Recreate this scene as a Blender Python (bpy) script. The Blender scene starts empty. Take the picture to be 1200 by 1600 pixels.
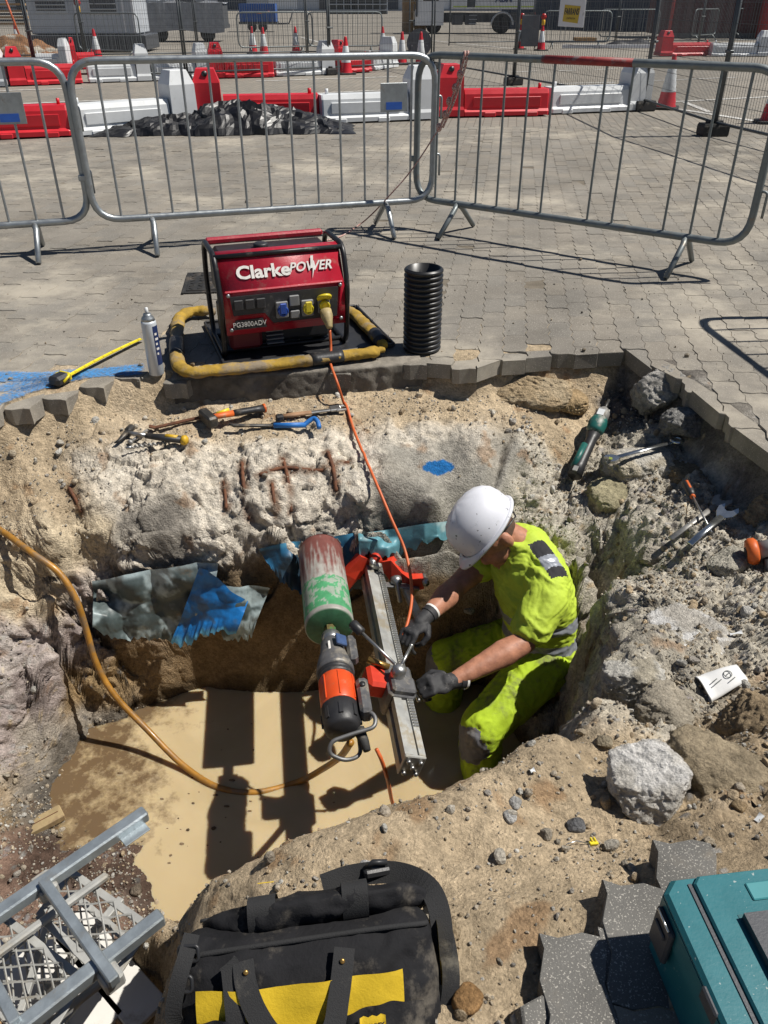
import bpy, bmesh, math, random
import numpy as np
from mathutils import Matrix, Vector, Euler
random.seed(7); RNG = np.random.default_rng(7)
SC = bpy.context.scene
COL = SC.collection
PI = math.pi

# ------------------------------------------------------------------ camera, sky, sun, exposure
FPX, PITCH, CAMH = 1250.0, math.radians(32.6), 1.40
cam_d = bpy.data.cameras.new('camera'); cam = bpy.data.objects.new('camera', cam_d); COL.objects.link(cam)
cam.location = (0, 0, CAMH); cam.rotation_euler = (PI / 2 - PITCH, 0, 0)
cam_d.sensor_fit = 'VERTICAL'; cam_d.sensor_height = 32.0; cam_d.lens = FPX / 1600 * 32.0
cam_d.clip_start = 0.05; cam_d.clip_end = 2000
SC.camera = cam
SUN_TO = Vector((0.525, 0.045, 0.85)).normalized()
sun_el = math.asin(SUN_TO.z); sun_az = math.atan2(SUN_TO.x, SUN_TO.y)
world = bpy.data.worlds.new('World'); SC.world = world; world.use_nodes = True
wn = world.node_tree.nodes; wl = world.node_tree.links
sky = wn.new('ShaderNodeTexSky'); sky.sky_type = 'NISHITA'; sky.sun_disc = False
sky.sun_elevation = sun_el; sky.sun_rotation = sun_az; sky.air_density = 0.75; sky.dust_density = 0.3
wl.new(sky.outputs[0], wn['Background'].inputs[0]); wn['Background'].inputs[1].default_value = 0.05
sun_d = bpy.data.lights.new('sun', 'SUN'); sun_d.energy = 5.0; sun_d.angle = math.radians(0.6); sun_d.color = (1.0, 0.955, 0.88)
sun_o = bpy.data.objects.new('sun', sun_d); COL.objects.link(sun_o)
sun_o.rotation_euler = SUN_TO.to_track_quat('Z', 'Y').to_euler(); sun_o.location = SUN_TO * 30
SC.view_settings.view_transform = 'Standard'; SC.view_settings.look = 'None'
SC.view_settings.exposure = 0.16; SC.view_settings.gamma = 1.0
SC.render.engine = 'CYCLES'
SC.cycles.use_denoising = True
SC.cycles.max_bounces = 6; SC.cycles.diffuse_bounces = 2; SC.cycles.glossy_bounces = 3; SC.cycles.transparent_max_bounces = 12
SC.cycles.caustics_reflective = False; SC.cycles.caustics_refractive = False

# ------------------------------------------------------------------ measuring helpers (photo measurement -> metres)
CT, ST = math.cos(PITCH), math.sin(PITCH)
def ray(x, y):
    a, b = (x - 600) / FPX, (y - 800) / FPX
    return Vector((a, CT - b * ST, -(ST + b * CT)))
def at_z(x, y, z=0.0):
    r = ray(x, y); return Vector((0, 0, CAMH)) + r * ((z - CAMH) / r.z)
def at_y(x, y, Y):
    r = ray(x, y); return Vector((0, 0, CAMH)) + r * (Y / r.y)

# ------------------------------------------------------------------ noise (vectorised gradient noise)
_P = RNG.permutation(256); _P = np.concatenate([_P, _P, _P]).astype(np.int64)
_G = RNG.normal(size=(256, 3)); _G /= np.linalg.norm(_G, axis=1)[:, None]
_GX, _GY, _GZ = (np.ascontiguousarray(_G[:, k], np.float32) for k in range(3))
def perlin(p):
    p = np.asarray(p, float); X, Y, Z = p[:, 0], p[:, 1], p[:, 2]; fl = [np.floor(a) for a in (X, Y, Z)]
    fx, fy, fz = ((a - b).astype(np.float32) for a, b in zip((X, Y, Z), fl)); ix, iy, iz = (b.astype(np.int64) & 255 for b in fl)
    ux, uy, uz = (f * f * f * (f * (f * 6 - 15) + 10) for f in (fx, fy, fz)); out = 0
    for dx in (0, 1):
        hx = _P[ix + dx] + iy; wx = ux if dx else 1 - ux; gx = fx - dx
        for dy in (0, 1):
            hy = _P[hx + dy] + iz; wy = wx * (uy if dy else 1 - uy); gy = fy - dy
            for dz in (0, 1):
                h = _P[hy + dz]; out = out + wy * (uz if dz else 1 - uz) * (_GX[h] * gx + _GY[h] * gy + _GZ[h] * (fz - dz))
    return out * 1.6
def fbm(p, octs=4, gain=.5, lac=2.03):
    p = np.asarray(p, float); s = 0; a = 1.0
    for k in range(octs):
        s = s + a * perlin(p + 17.3 * k); p = p * lac; a *= gain
    return s
def ridge(p, octs=4, gain=.55):
    p = np.asarray(p, float); s = 0; a = 1.0
    for k in range(octs):
        s = s + a * (1 - 2 * np.abs(perlin(p + 9.1 * k))); p = p * 2.07; a *= gain
    return s
def cells(p, seed=0, offs=False):
    """distance to the nearest jittered point, one point per unit cell"""
    p = np.asarray(p, float); i = np.floor(p).astype(np.int64); d1 = np.full(len(p), 9.0); d2 = np.full(len(p), 9.0); idn = np.zeros(len(p)); of = np.zeros_like(p)
    for dx in (-1, 0, 1):
        for dy in (-1, 0, 1):
            for dz in (-1, 0, 1):
                c = i + np.array([dx, dy, dz]); cc = (c + seed) & 255
                h = _P[_P[_P[cc[:, 0]] + cc[:, 1]] + cc[:, 2]]
                q = c + .5 + .45 * _G[h]
                d = ((p - q) ** 2).sum(1)
                n = d < d1
                d2 = np.where(n, d1, np.minimum(d2, d)); idn = np.where(n, h, idn); d1 = np.where(n, d, d1)
                if offs: of = np.where(n[:, None], p - q, of)
    return (np.sqrt(d1), np.sqrt(d2), idn, of) if offs else (np.sqrt(d1), np.sqrt(d2), idn)
def sstep(a, b, x):
    t = np.clip((np.asarray(x, float) - a) / (b - a), 0, 1); return t * t * (3 - 2 * t)

# ------------------------------------------------------------------ mesh builder
def frame_from(d, up=(0, 0, 1)):
    d = Vector(d).normalized(); u = Vector(up)
    if abs(d.dot(u)) > .98: u = Vector((0, 1, 0)) if abs(d.y) < .9 else Vector((1, 0, 0))
    x = u.cross(d).normalized(); y = d.cross(x).normalized()
    return x, y, d
def TR(loc=(0, 0, 0), rot=(0, 0, 0), s=1.0):
    m = Matrix.Translation(Vector(loc)) @ Euler(rot).to_matrix().to_4x4()
    return m @ (Matrix.Scale(s, 4) if not hasattr(s, '__len__') else Matrix.Diagonal((*s, 1)))
def AX(o, z, up=(0, 0, 1)):
    """matrix at o whose local z runs along z"""
    x, y, d = frame_from(z, up)
    return Matrix(((x.x, y.x, d.x, o[0]), (x.y, y.y, d.y, o[1]), (x.z, y.z, d.z, o[2]), (0, 0, 0, 1)))
class MB:
    def __init__(s): s.v = []; s.f = []; s.m = []; s.sm = []; s.mi = 0; s.smooth = True; s.M = None
    def add(s, vs, fs, M=None, smooth=None):
        b = len(s.v)
        for p in vs:
            p = Vector(p)
            if M is not None: p = M @ p
            if s.M is not None: p = s.M @ p
            s.v.append(p)
        sm = s.smooth if smooth is None else smooth
        for f in fs:
            s.f.append([b + k for k in f]); s.m.append(s.mi); s.sm.append(sm)
        return s
    def box(s, c, d, bev=0.0, rot=None, M=None):
        hx, hy, hz = d[0] / 2, d[1] / 2, d[2] / 2
        T = Matrix.Translation(Vector(c))
        if rot is not None: T = T @ Euler(rot).to_matrix().to_4x4()
        if M is not None: T = M @ T
        if bev <= 0:
            vs = [(x * hx, y * hy, z * hz) for x in (-1, 1) for y in (-1, 1) for z in (-1, 1)]
            return s.add(vs, [(0, 1, 3, 2), (4, 6, 7, 5), (0, 4, 5, 1), (2, 3, 7, 6), (0, 2, 6, 4), (1, 5, 7, 3)], T, False)
        b = min(bev, hx * .98, hy * .98, hz * .98); vs = []; ix = {}
        for x in (-1, 1):
            for y in (-1, 1):
                for z in (-1, 1):
                    for a in range(3):
                        e = [hx - b, hy - b, hz - b]; e[a] += b
                        ix[(x, y, z, a)] = len(vs); vs.append((x * e[0], y * e[1], z * e[2]))
        fs = []
        for a in range(3):
            o = [k for k in range(3) if k != a]
            for sg in (-1, 1):
                q = []
                for (p1, p2) in ((-1, -1), (1, -1), (1, 1), (-1, 1)):
                    k = [0, 0, 0]; k[a] = sg; k[o[0]] = p1; k[o[1]] = p2; q.append(ix[(*k, a)])
                if (sg > 0) == (a == 1): q.reverse()
                fs.append(q)
            for s1 in (-1, 1):
                for s2 in (-1, 1):
                    k0 = [0, 0, 0]; k0[o[0]] = s1; k0[o[1]] = s2; k1 = list(k0); k0[a] = -1; k1[a] = 1
                    q = [ix[(*k0, o[0])], ix[(*k1, o[0])], ix[(*k1, o[1])], ix[(*k0, o[1])]]
                    if (s1 * s2 > 0) == (a != 1): q.reverse()
                    fs.append(q)
        for x in (-1, 1):
            for y in (-1, 1):
                for z in (-1, 1):
                    q = [ix[(x, y, z, 0)], ix[(x, y, z, 1)], ix[(x, y, z, 2)]]
                    if x * y * z < 0: q.reverse()
                    fs.append(q)
        return s.add(vs, fs, T, False)
    def tube(s, path, r, n=8, caps=True, closed=False, M=None, flat=1.0):
        P = [Vector(p) for p in path]; k = len(P)
        rs = list(r) if hasattr(r, '__len__') else [r] * k
        T = []
        for i in range(k):
            a = P[(i - 1) % k] if (i > 0 or closed) else P[i]; b = P[(i + 1) % k] if (i < k - 1 or closed) else P[i]
            t = (b - a); T.append(t.normalized() if t.length > 1e-9 else Vector((0, 0, 1)))
        x, y, _ = frame_from(T[0]); vs = []
        for i in range(k):
            if i:
                q = T[i - 1].rotation_difference(T[i]); x = q @ x; x = (x - T[i] * x.dot(T[i])).normalized(); y = T[i].cross(x)
            for j in range(n):
                a = 2 * PI * j / n; vs.append(P[i] + (x * math.cos(a) + y * math.sin(a) * flat) * rs[i])
        fs = []
        for i in range(k if closed else k - 1):
            for j in range(n):
                a, b = i * n + j, i * n + (j + 1) % n; c = ((i + 1) % k) * n
                fs.append((a, b, c + (j + 1) % n, c + j))
        if caps and not closed:
            fs.append(list(range(n - 1, -1, -1))); fs.append([(k - 1) * n + j for j in range(n)])
        return s.add(vs, fs, M)
    def lathe(s, prof, n=20, M=None, caps=True, smooth=None):
        vs = []; fs = []
        for (r, z) in prof:
            for j in range(n): a = 2 * PI * j / n; vs.append((r * math.cos(a), r * math.sin(a), z))
        for i in range(len(prof) - 1):
            for j in range(n):
                a, b = i * n + j, i * n + (j + 1) % n; fs.append((a, b, b + n, a + n))
        if caps:
            if prof[0][0] > 1e-5: fs.append(list(range(n - 1, -1, -1)))
            if prof[-1][0] > 1e-5: fs.append([(len(prof) - 1) * n + j for j in range(n)])
        return s.add(vs, fs, M, smooth)
    def prism(s, poly, z0, z1, M=None, smooth=False, inset=0.0):
        n = len(poly); vs = [(x, y, z0) for x, y in poly]
        if inset:
            cx = sum(p[0] for p in poly) / n; cy = sum(p[1] for p in poly) / n
            def sh(p):
                d = math.hypot(p[0] - cx, p[1] - cy) or 1; k = 1 - inset / d; return (cx + (p[0] - cx) * k, cy + (p[1] - cy) * k)
            vs += [(x, y, z1 - inset) for x, y in poly] + [(*sh(p), z1) for p in poly]; L = 3
        else:
            vs += [(x, y, z1) for x, y in poly]; L = 2
        fs = [list(range(n - 1, -1, -1)), [(L - 1) * n + k for k in range(n)]]
        for l in range(L - 1):
            for k in range(n):
                a, b = l * n + k, l * n + (k + 1) % n; fs.append((a, b, b + n, a + n))
        return s.add(vs, fs, M, smooth)
    def loft(s, rings, caps=True, M=None, closed=True, smooth=None):
        n = len(rings[0]); vs = [p for r in rings for p in r]; fs = []
        for i in range(len(rings) - 1):
            for j in range(n if closed else n - 1):
                a, b = i * n + j, i * n + (j + 1) % n; fs.append((a, b, b + n, a + n))
        if caps and closed: fs.append(list(range(n - 1, -1, -1))); fs.append([(len(rings) - 1) * n + j for j in range(n)])
        return s.add(vs, fs, M, smooth)
    def ball(s, c, r, nu=14, nv=8, M=None):
        r = r if hasattr(r, '__len__') else (r, r, r); prof = []; vs = []; fs = []
        T = Matrix.Translation(Vector(c)) @ Matrix.Diagonal((*r, 1)); T = M @ T if M is not None else T
        for i in range(nv + 1):
            t = -PI / 2 + PI * i / nv
            for j in range(nu): a = 2 * PI * j / nu; vs.append((math.cos(t) * math.cos(a), math.cos(t) * math.sin(a), math.sin(t)))
        for i in range(nv):
            for j in range(nu):
                a, b = i * nu + j, i * nu + (j + 1) % nu; fs.append((a, b, b + nu, a + nu))
        return s.add(vs, fs, T)
    def grid(s, fn, nu, nv, M=None, smooth=None):
        vs = [fn(i / nu, j / nv) for i in range(nu + 1) for j in range(nv + 1)]; w = nv + 1
        fs = [(i * w + j, (i + 1) * w + j, (i + 1) * w + j + 1, i * w + j + 1) for i in range(nu) for j in range(nv)]
        return s.add(vs, fs, M, smooth)
    def mesh(s, name, mats):
        me = bpy.data.meshes.new(name); me.from_pydata([tuple(p) for p in s.v], [], s.f)
        for m in (mats if isinstance(mats, (list, tuple)) else [mats]): me.materials.append(m)
        me.polygons.foreach_set('material_index', s.m); me.polygons.foreach_set('use_smooth', s.sm); me.update()
        return me
    def build(s, name, mats, parent=None, world=False):
        if world and parent is not None:
            inv = parent.matrix_basis.inverted(); q = parent.parent
            if q is not None: inv = inv @ q.matrix_basis.inverted()
            s.v = [inv @ p for p in s.v]
        o = bpy.data.objects.new(name, s.mesh(name, mats)); COL.objects.link(o)
        if parent is not None: o.parent = parent
        return o
def np_mesh(name, V, F, mats, smooth=True, col=None, mi=None):
    """V (n,3) array, F (m,k) array of equal faces"""
    V = np.asarray(V, np.float32); F = np.asarray(F, np.int32); k = F.shape[1]
    me = bpy.data.meshes.new(name); me.vertices.add(len(V)); me.vertices.foreach_set('co', V.ravel())
    me.loops.add(F.size); me.loops.foreach_set('vertex_index', F.ravel())
    me.polygons.add(len(F)); me.polygons.foreach_set('loop_start', np.arange(len(F), dtype=np.int32) * k)
    me.polygons.foreach_set('loop_total', np.full(len(F), k, np.int32))
    for m in (mats if isinstance(mats, (list, tuple)) else [mats]): me.materials.append(m)
    me.update(calc_edges=True)
    me.polygons.foreach_set('use_smooth', np.full(len(F), smooth, bool))
    if mi is not None: me.polygons.foreach_set('material_index', np.asarray(mi, np.int32))
    if col is not None:
        a = me.color_attributes.new('Col', 'FLOAT_COLOR', 'POINT')
        c = np.ones((len(V), 4), np.float32); c[:, :3] = col; a.data.foreach_set('color', c.ravel())
    return me
def link(name, me, parent=None):
    o = bpy.data.objects.new(name, me); COL.objects.link(o)
    if parent is not None: o.parent = parent
    return o
def thing(name, label, cat, loc=(0, 0, 0), rotz=0.0, group=None, rot=None):
    o = bpy.data.objects.new(name, None); COL.objects.link(o); o.empty_display_size = .1
    o.location = loc; o.rotation_euler = rot if rot is not None else (0, 0, rotz)
    return tag(o, label, cat, group)
def tag(o, label, cat, group=None, kind=None):
    if label: o['label'] = label
    if cat: o['category'] = cat
    if group: o['group'] = group
    if kind: o['kind'] = kind
    return o
def dup(root, loc, rotz, label, group=None, rot=None):
    def cp(o, par):
        c = o.copy(); COL.objects.link(c); c.parent = par
        for ch in o.children: cp(ch, c)
        return c
    r = cp(root, None); r.location = loc; r.rotation_euler = rot if rot is not None else (0, 0, rotz); r['label'] = label
    if group: r['group'] = group
    return r
def smooth_path(pts, n=8):
    """Catmull-Rom through the points"""
    P = [Vector(p) for p in pts]; P = [P[0] * 2 - P[1]] + P + [P[-1] * 2 - P[-2]]; out = []
    for i in range(1, len(P) - 2):
        a, b, c, d = P[i - 1:i + 3]
        for k in range(n):
            t = k / n
            out.append(.5 * ((2 * b) + (c - a) * t + (2 * a - 5 * b + 4 * c - d) * t * t + (3 * b - a - 3 * c + d) * t ** 3))
    out.append(P[-2]); return out
def fillet(pts, r, n=5, closed=False):
    P = [Vector(p) for p in pts]; out = []; k = len(P)
    for i in range(k):
        if not closed and i in (0, k - 1): out.append(P[i]); continue
        a, b, c = P[i - 1], P[i], P[(i + 1) % k]; u = (a - b); v = (c - b)
        rr = min(r, u.length * .49, v.length * .49); p0 = b + u.normalized() * rr; p1 = b + v.normalized() * rr
        for j in range(n + 1):
            t = j / n; out.append(p0 * (1 - t) ** 2 + b * 2 * t * (1 - t) + p1 * t * t)
    return out
def text_part(name, body, size, M, mat, parent, shear=0.0, bold=0.0, ext=.0006, world=False, sx=1.0):
    cu = bpy.data.curves.new(name, 'FONT'); cu.body = body; cu.size = size; cu.shear = shear; cu.offset = bold; cu.extrude = ext
    cu.align_x = 'CENTER'; cu.align_y = 'CENTER'; cu.resolution_u = 3
    t = bpy.data.objects.new(name, cu); COL.objects.link(t); bpy.context.view_layer.update()
    me = bpy.data.meshes.new_from_object(t.evaluated_get(bpy.context.evaluated_depsgraph_get()))
    bpy.data.objects.remove(t); me.transform(M @ Matrix.Diagonal((sx, 1, 1, 1))); me.materials.clear(); me.materials.append(mat); me.name = name
    o = link(name, me, parent)
    if world and parent is not None: me.transform(parent.matrix_basis.inverted())
    return o
def voxel(mb, size, smooth=4, lam=.5):
    """fuse the overlapping shapes of a builder into one continuous skin"""
    me = mb.mesh('tmp', []); o = link('tmp', me)
    r = o.modifiers.new('r', 'REMESH'); r.mode = 'VOXEL'; r.voxel_size = size
    if smooth: q = o.modifiers.new('s', 'SMOOTH'); q.iterations = smooth; q.factor = lam
    bpy.context.view_layer.update()
    out = bpy.data.meshes.new_from_object(o.evaluated_get(bpy.context.evaluated_depsgraph_get()))
    bpy.data.objects.remove(o); bpy.data.meshes.remove(me)
    n = len(out.vertices); V = np.empty(n * 3, np.float32); out.vertices.foreach_get('co', V); V = V.reshape(-1, 3).astype(float)
    F = np.empty(len(out.polygons) * 4, np.int32) if all(p.loop_total == 4 for p in out.polygons) else None
    if F is None:
        F = [list(p.vertices) for p in out.polygons]
    else:
        out.loops.foreach_get('vertex_index', F); F = F.reshape(-1, 4)
    bpy.data.meshes.remove(out)
    return V, F
def normals(V, F):
    F = np.asarray(F); n = np.zeros_like(V)
    a = V[F[:, 2]] - V[F[:, 0]]; b = V[F[:, 3]] - V[F[:, 1]]; c = np.cross(a, b)
    for k in range(4): np.add.at(n, F[:, k], c)
    return n / np.maximum(np.linalg.norm(n, axis=1), 1e-12)[:, None]

# ------------------------------------------------------------------ materials
MATS = {}
def mat(name, col=(.5, .5, .5), rough=.6, metal=0.0, var=.12, scale=6.0, bump=0.0, bscale=60.0, dirt=None, damt=.45, dscale=9.0, spec=.5, attr=False, coat=0.0, speck=None, speckscale=180.0, speckamt=.64, emit=0.0, rvar=.12, geo=False):
    if name in MATS: return MATS[name]
    m = bpy.data.materials.new(name); m.use_nodes = True; nt = m.node_tree; N = nt.nodes; L = nt.links
    bs = N['Principled BSDF']; bs.inputs['Roughness'].default_value = rough; bs.inputs['Metallic'].default_value = metal
    bs.inputs['Specular IOR Level'].default_value = spec
    if coat: bs.inputs['Coat Weight'].default_value = coat; bs.inputs['Coat Roughness'].default_value = .12
    tc = N.new('ShaderNodeNewGeometry') if geo else N.new('ShaderNodeTexCoord'); VEC = tc.outputs['Position' if geo else 'Object']
    nz = N.new('ShaderNodeTexNoise'); nz.inputs['Scale'].default_value = scale; nz.inputs['Detail'].default_value = 6; nz.inputs['Roughness'].default_value = .62
    L.new(VEC, nz.inputs['Vector'])
    if attr:
        at = N.new('ShaderNodeAttribute'); at.attribute_name = 'Col'; base = at.outputs['Color']
    else:
        rgb = N.new('ShaderNodeRGB'); rgb.outputs[0].default_value = (*col, 1); base = rgb.outputs[0]
    def mixc(t, f, a, b):
        x = N.new('ShaderNodeMix'); x.data_type = 'RGBA'; x.blend_type = t
        if hasattr(f, 'node'): L.new(f, x.inputs[0])
        else: x.inputs[0].default_value = f
        for s_, i in ((a, 6), (b, 7)):
            if hasattr(s_, 'node'): L.new(s_, x.inputs[i])
            else: x.inputs[i].default_value = (*s_, 1)
        return x.outputs[2]
    def ramp(v, a, b):
        r = N.new('ShaderNodeMapRange'); r.inputs[1].default_value = a; r.inputs[2].default_value = b; L.new(v, r.inputs[0]); r.interpolation_type = 'SMOOTHSTEP'; return r.outputs[0]
    if var:
        r = N.new('ShaderNodeMapRange'); L.new(nz.outputs['Fac'], r.inputs[0]); r.inputs[1].default_value = .25; r.inputs[2].default_value = .75
        r.inputs[3].default_value = 1 - var * 1.6; r.inputs[4].default_value = 1 + var
        cx = N.new('ShaderNodeCombineXYZ')
        for k in range(3): L.new(r.outputs[0], cx.inputs[k])
        base = mixc('MULTIPLY', 1.0, base, cx.outputs[0])
    if dirt:
        nd = N.new('ShaderNodeTexNoise'); nd.inputs['Scale'].default_value = dscale; nd.inputs['Detail'].default_value = 8; nd.inputs['Roughness'].default_value = .7
        L.new(VEC, nd.inputs['Vector'])
        base = mixc('MIX', ramp(nd.outputs['Fac'], .72 - damt * .5, .9 - damt * .5), base, dirt)
    if speck:
        ns = N.new('ShaderNodeTexNoise'); ns.inputs['Scale'].default_value = speckscale; ns.inputs['Detail'].default_value = 2
        L.new(VEC, ns.inputs['Vector'])
        base = mixc('MIX', ramp(ns.outputs['Fac'], speckamt, speckamt + .06), base, speck)
    L.new(base, bs.inputs['Base Color'])
    if emit: L.new(base, bs.inputs['Emission Color']); bs.inputs['Emission Strength'].default_value = emit
    if rvar:
        r = N.new('ShaderNodeMapRange'); L.new(nz.outputs['Fac'], r.inputs[0]); r.inputs[3].default_value = max(.02, rough - rvar); r.inputs[4].default_value = min(1, rough + rvar)
        L.new(r.outputs[0], bs.inputs['Roughness'])
    if bump:
        nb = N.new('ShaderNodeTexNoise'); nb.inputs['Scale'].default_value = bscale; nb.inputs['Detail'].default_value = 8; nb.inputs['Roughness'].default_value = .65
        L.new(VEC, nb.inputs['Vector'])
        bp = N.new('ShaderNodeBump'); bp.inputs['Strength'].default_value = 1.0; bp.inputs['Distance'].default_value = bump
        L.new(nb.outputs['Fac'], bp.inputs['Height']); L.new(bp.outputs['Normal'], bs.inputs['Normal'])
    MATS[name] = m; return m
# ------------------------------------------------------------------ the excavation: outline of the lifted paving (metres, paving surface at z = 0)
_edge_px = [(-140, 672), (-60, 656), (0, 641), (60, 626), (165, 606), (270, 592), (430, 583), (560, 573), (650, 566), (750, 572), (775, 563), (850, 556), (930, 551),
            (985, 548), (1010, 566), (1060, 592), (1130, 650), (1200, 702), (1290, 760)]
PIT = [tuple(at_z(x, y, 0).xy) for x, y in _edge_px]
PIT += [(1.95, 2.15), (2.0, 1.5), (1.75, 1.12)] + [tuple(at_z(x, y, 0).xy) for x, y in [(1330, 1290), (1200, 1312), (1120, 1326), (1040, 1345), (930, 1372), (915, 1420), (950, 1485), (880, 1520), (870, 1640)]]
PIT += [(.33, .05), (-2.6, .05), (-2.7, 2.7)]
PITA = np.array(PIT)
def inside(P, poly=PITA):
    P = np.asarray(P, float); x, y = P[:, 0], P[:, 1]; r = np.zeros(len(P), bool); n = len(poly)
    for i in range(n):
        x0, y0 = poly[i]; x1, y1 = poly[(i + 1) % n]
        c = ((y0 > y) != (y1 > y)) & (x < (x1 - x0) * (y - y0) / (y1 - y0 + 1e-12) + x0); r ^= c
    return r
def edge_dist(P, poly=PITA):
    P = np.asarray(P, float)[:, :2]; d = np.full(len(P), 9.0); n = len(poly)
    for i in range(n):
        a = poly[i]; b = poly[(i + 1) % n]; ab = b - a
        t = np.clip(((P - a) @ ab) / (ab @ ab), 0, 1); d = np.minimum(d, np.linalg.norm(P - a - t[:, None] * ab, axis=1))
    return d

# ------------------------------------------------------------------ the dug ground: measured heights, smoothly joined, then broken up
WATER_Z = -1.20
_cp = []   # X, Y, z, kind
DZ = lambda z: z if z > -.42 else -.42 + (z + .42) * (.78 / .63)
def cl(x, y, z, k): cp(x, y, DZ(z), k)
def cp(x, y, z, k='sand'): p = at_z(x, y, z); _cp.append((p.x, p.y, z, k))
def cw(X, Y, z, k='sand'): _cp.append((X, Y, z, k))
# bed at the foot of the far and right paving edge
for x, y, z in [(-120, 705, -.12), (0, 672, -.10), (130, 648, -.10), (270, 628, -.13), (430, 624, -.13), (560, 616, -.13), (660, 610, -.13), (745, 604, -.13)]: cp(x, y, z)
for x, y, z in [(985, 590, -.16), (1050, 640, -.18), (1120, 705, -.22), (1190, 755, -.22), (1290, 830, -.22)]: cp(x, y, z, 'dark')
for x, y, z in [(800, 585, -.12), (870, 585, -.11), (930, 590, -.13)]: cp(x, y, z, 'sand')
# ledge with the tools
for x, y, z in [(-100, 760, -.24), (0, 715, -.19), (90, 695, -.18)]: cp(x, y, z, 'sand')
for x, y, z in [(160, 692, -.18), (300, 684, -.17), (420, 674, -.17), (540, 660, -.17), (640, 645, -.17), (720, 640, -.18)]: cp(x, y, z, 'sand')
for x, y, z in [(160, 712, -.21), (300, 708, -.20), (430, 704, -.20), (540, 690, -.20), (650, 680, -.20), (740, 690, -.21)]: cp(x, y, z, 'conc')
# broken concrete face
for x, y, z in [(200, 735, -.255), (330, 740, -.26), (450, 742, -.26), (560, 725, -.245)]: cp(x, y, z, 'conc')
for x, y, z in [(200, 790, -.345), (330, 795, -.345), (450, 795, -.345), (550, 785, -.34)]: cp(x, y, z, 'conc')
for x, y, z in [(195, 858, -.44), (330, 848, -.435), (450, 836, -.43), (560, 826, -.42)]: cp(x, y, z, 'conc')
for x, y, z in [(205, 825, -.385), (255, 830, -.39), (290, 840, -.41)]: cp(x, y, z, 'mortar')
# smooth old concrete to the right of it
for x, y, z in [(640, 715, -.25), (720, 705, -.24), (800, 712, -.26)]: cp(x, y, z, 'smooth')
for x, y, z in [(610, 790, -.355), (690, 775, -.345), (770, 760, -.345)]: cp(x, y, z, 'smooth')
for x, y, z in [(600, 830, -.43), (690, 818, -.425), (760, 815, -.44)]: cp(x, y, z, 'smooth')
for x, y, z in [(620, 880, -.56), (700, 870, -.56)]: cp(x, y, z, 'smooth')
# wall under it down to the water
for x, y, z in [(210, 930, -.66), (330, 920, -.655), (440, 915, -.665), (560, 905, -.67), (680, 900, -.68)]: cp(x, y, z, 'wall')
for x, y, z in [(190, 1010, -.955), (330, 1000, -.93), (440, 990, -.93), (560, 980, -.93), (680, 975, -.935)]: cp(x, y, z, 'wall')
for x, y, z in [(200, 1085, -1.20), (330, 1070, -1.19), (500, 1046, -1.19), (600, 1040, -1.2), (700, 1035, -1.2)]: cp(x, y, z, 'wall')
for X, Y in [(-.95, 2.42), (-.6, 2.46), (-.2, 2.52), (.15, 2.54)]: cw(X, Y, -1.35, 'mud')
for X, Y in [(-.9, 2.2), (-.5, 2.0), (0, 2.1), (-.2, 1.75), (.3, 2.0), (-.75, 1.8), (.3, 1.75), (-.5, 1.6), (.05, 1.55)]: cw(X, Y, -1.4, 'mud')
# left bank
for x, y, z, k in [(-150, 850, -.36, 'sand'), (0, 780, -.30, 'sand'), (90, 770, -.29, 'sand'), (-100, 950, -.5, 'clay'), (0, 850, -.40, 'clay'), (90, 850, -.40, 'clay'), (150, 840, -.42, 'clay'),
                   (0, 930, -.52, 'clay'), (80, 930, -.53, 'clay'), (145, 920, -.55, 'pink'), (165, 960, -.66, 'pink'),
                   (0, 1010, -.64, 'pink'), (70, 1010, -.67, 'pink'), (135, 1000, -.72, 'pink'), (165, 1040, -.88, 'ochre'), (165, 1085, -1.0, 'ochre'),
                   (0, 1090, -.76, 'pink'), (55, 1080, -.80, 'pink'), (105, 1075, -.90, 'ochre'), (130, 1120, -1.02, 'gravel'),
                   (0, 1170, -.88, 'pink'), (40, 1160, -.94, 'gravel'), (80, 1180, -1.02, 'gravel'), (0, 1260, -.97, 'ochre'), (45, 1260, -1.02, 'gravel'), (-120, 1150, -.75, 'clay'), (-200, 1000, -.5, 'clay'),
                   (105, 1180, -1.055, 'gravel'), (70, 1260, -1.055, 'gravel'), (170, 1130, -1.065, 'gravel'),
                   (60, 1330, -1.03, 'pinkmud'), (130, 1340, -1.045, 'pinkmud'), (0, 1380, -.99, 'pinkmud'), (200, 1300, -1.07, 'pinkmud'), (230, 1380, -1.06, 'pinkmud'), (150, 1450, -1.0, 'pinkmud'), (50, 1460, -.96, 'pinkmud'), (-100, 1350, -.9, 'ochre')]: cl(x, y, z, k)
# near bank: its rim, the ground on it, the hidden drop behind it
for x, y, z, k in [(255, 1440, -.50, 'sand'), (330, 1395, -.30, 'sand'), (405, 1350, -.18, 'sand'), (480, 1315, -.15, 'sand'), (560, 1283, -.15, 'sand'), (640, 1258, -.17, 'sand'), (720, 1232, -.21, 'sand'), (790, 1200, -.25, 'sand'), (840, 1180, -.28, 'sand'), (905, 1130, -.32, 'rub'), (955, 1060, -.36, 'rub')]: cp(x, y, z, k)
for x, y, z in [(150, 1570, -.80), (215, 1500, -.62), (270, 1520, -.28), (330, 1440, -.20), (400, 1420, -.10), (480, 1400, -.06), (600, 1350, -.08), (720, 1330, -.11), (850, 1280, -.14), (400, 1560, -.05), (600, 1500, -.04), (780, 1450, -.06), (860, 1400, -.07), (880, 1560, -.06), (780, 1600, -.05), (480, 1640, -.05), (250, 1640, -.32), (60, 1640, -.85)]: cp(x, y, z, 'sand')
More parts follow.
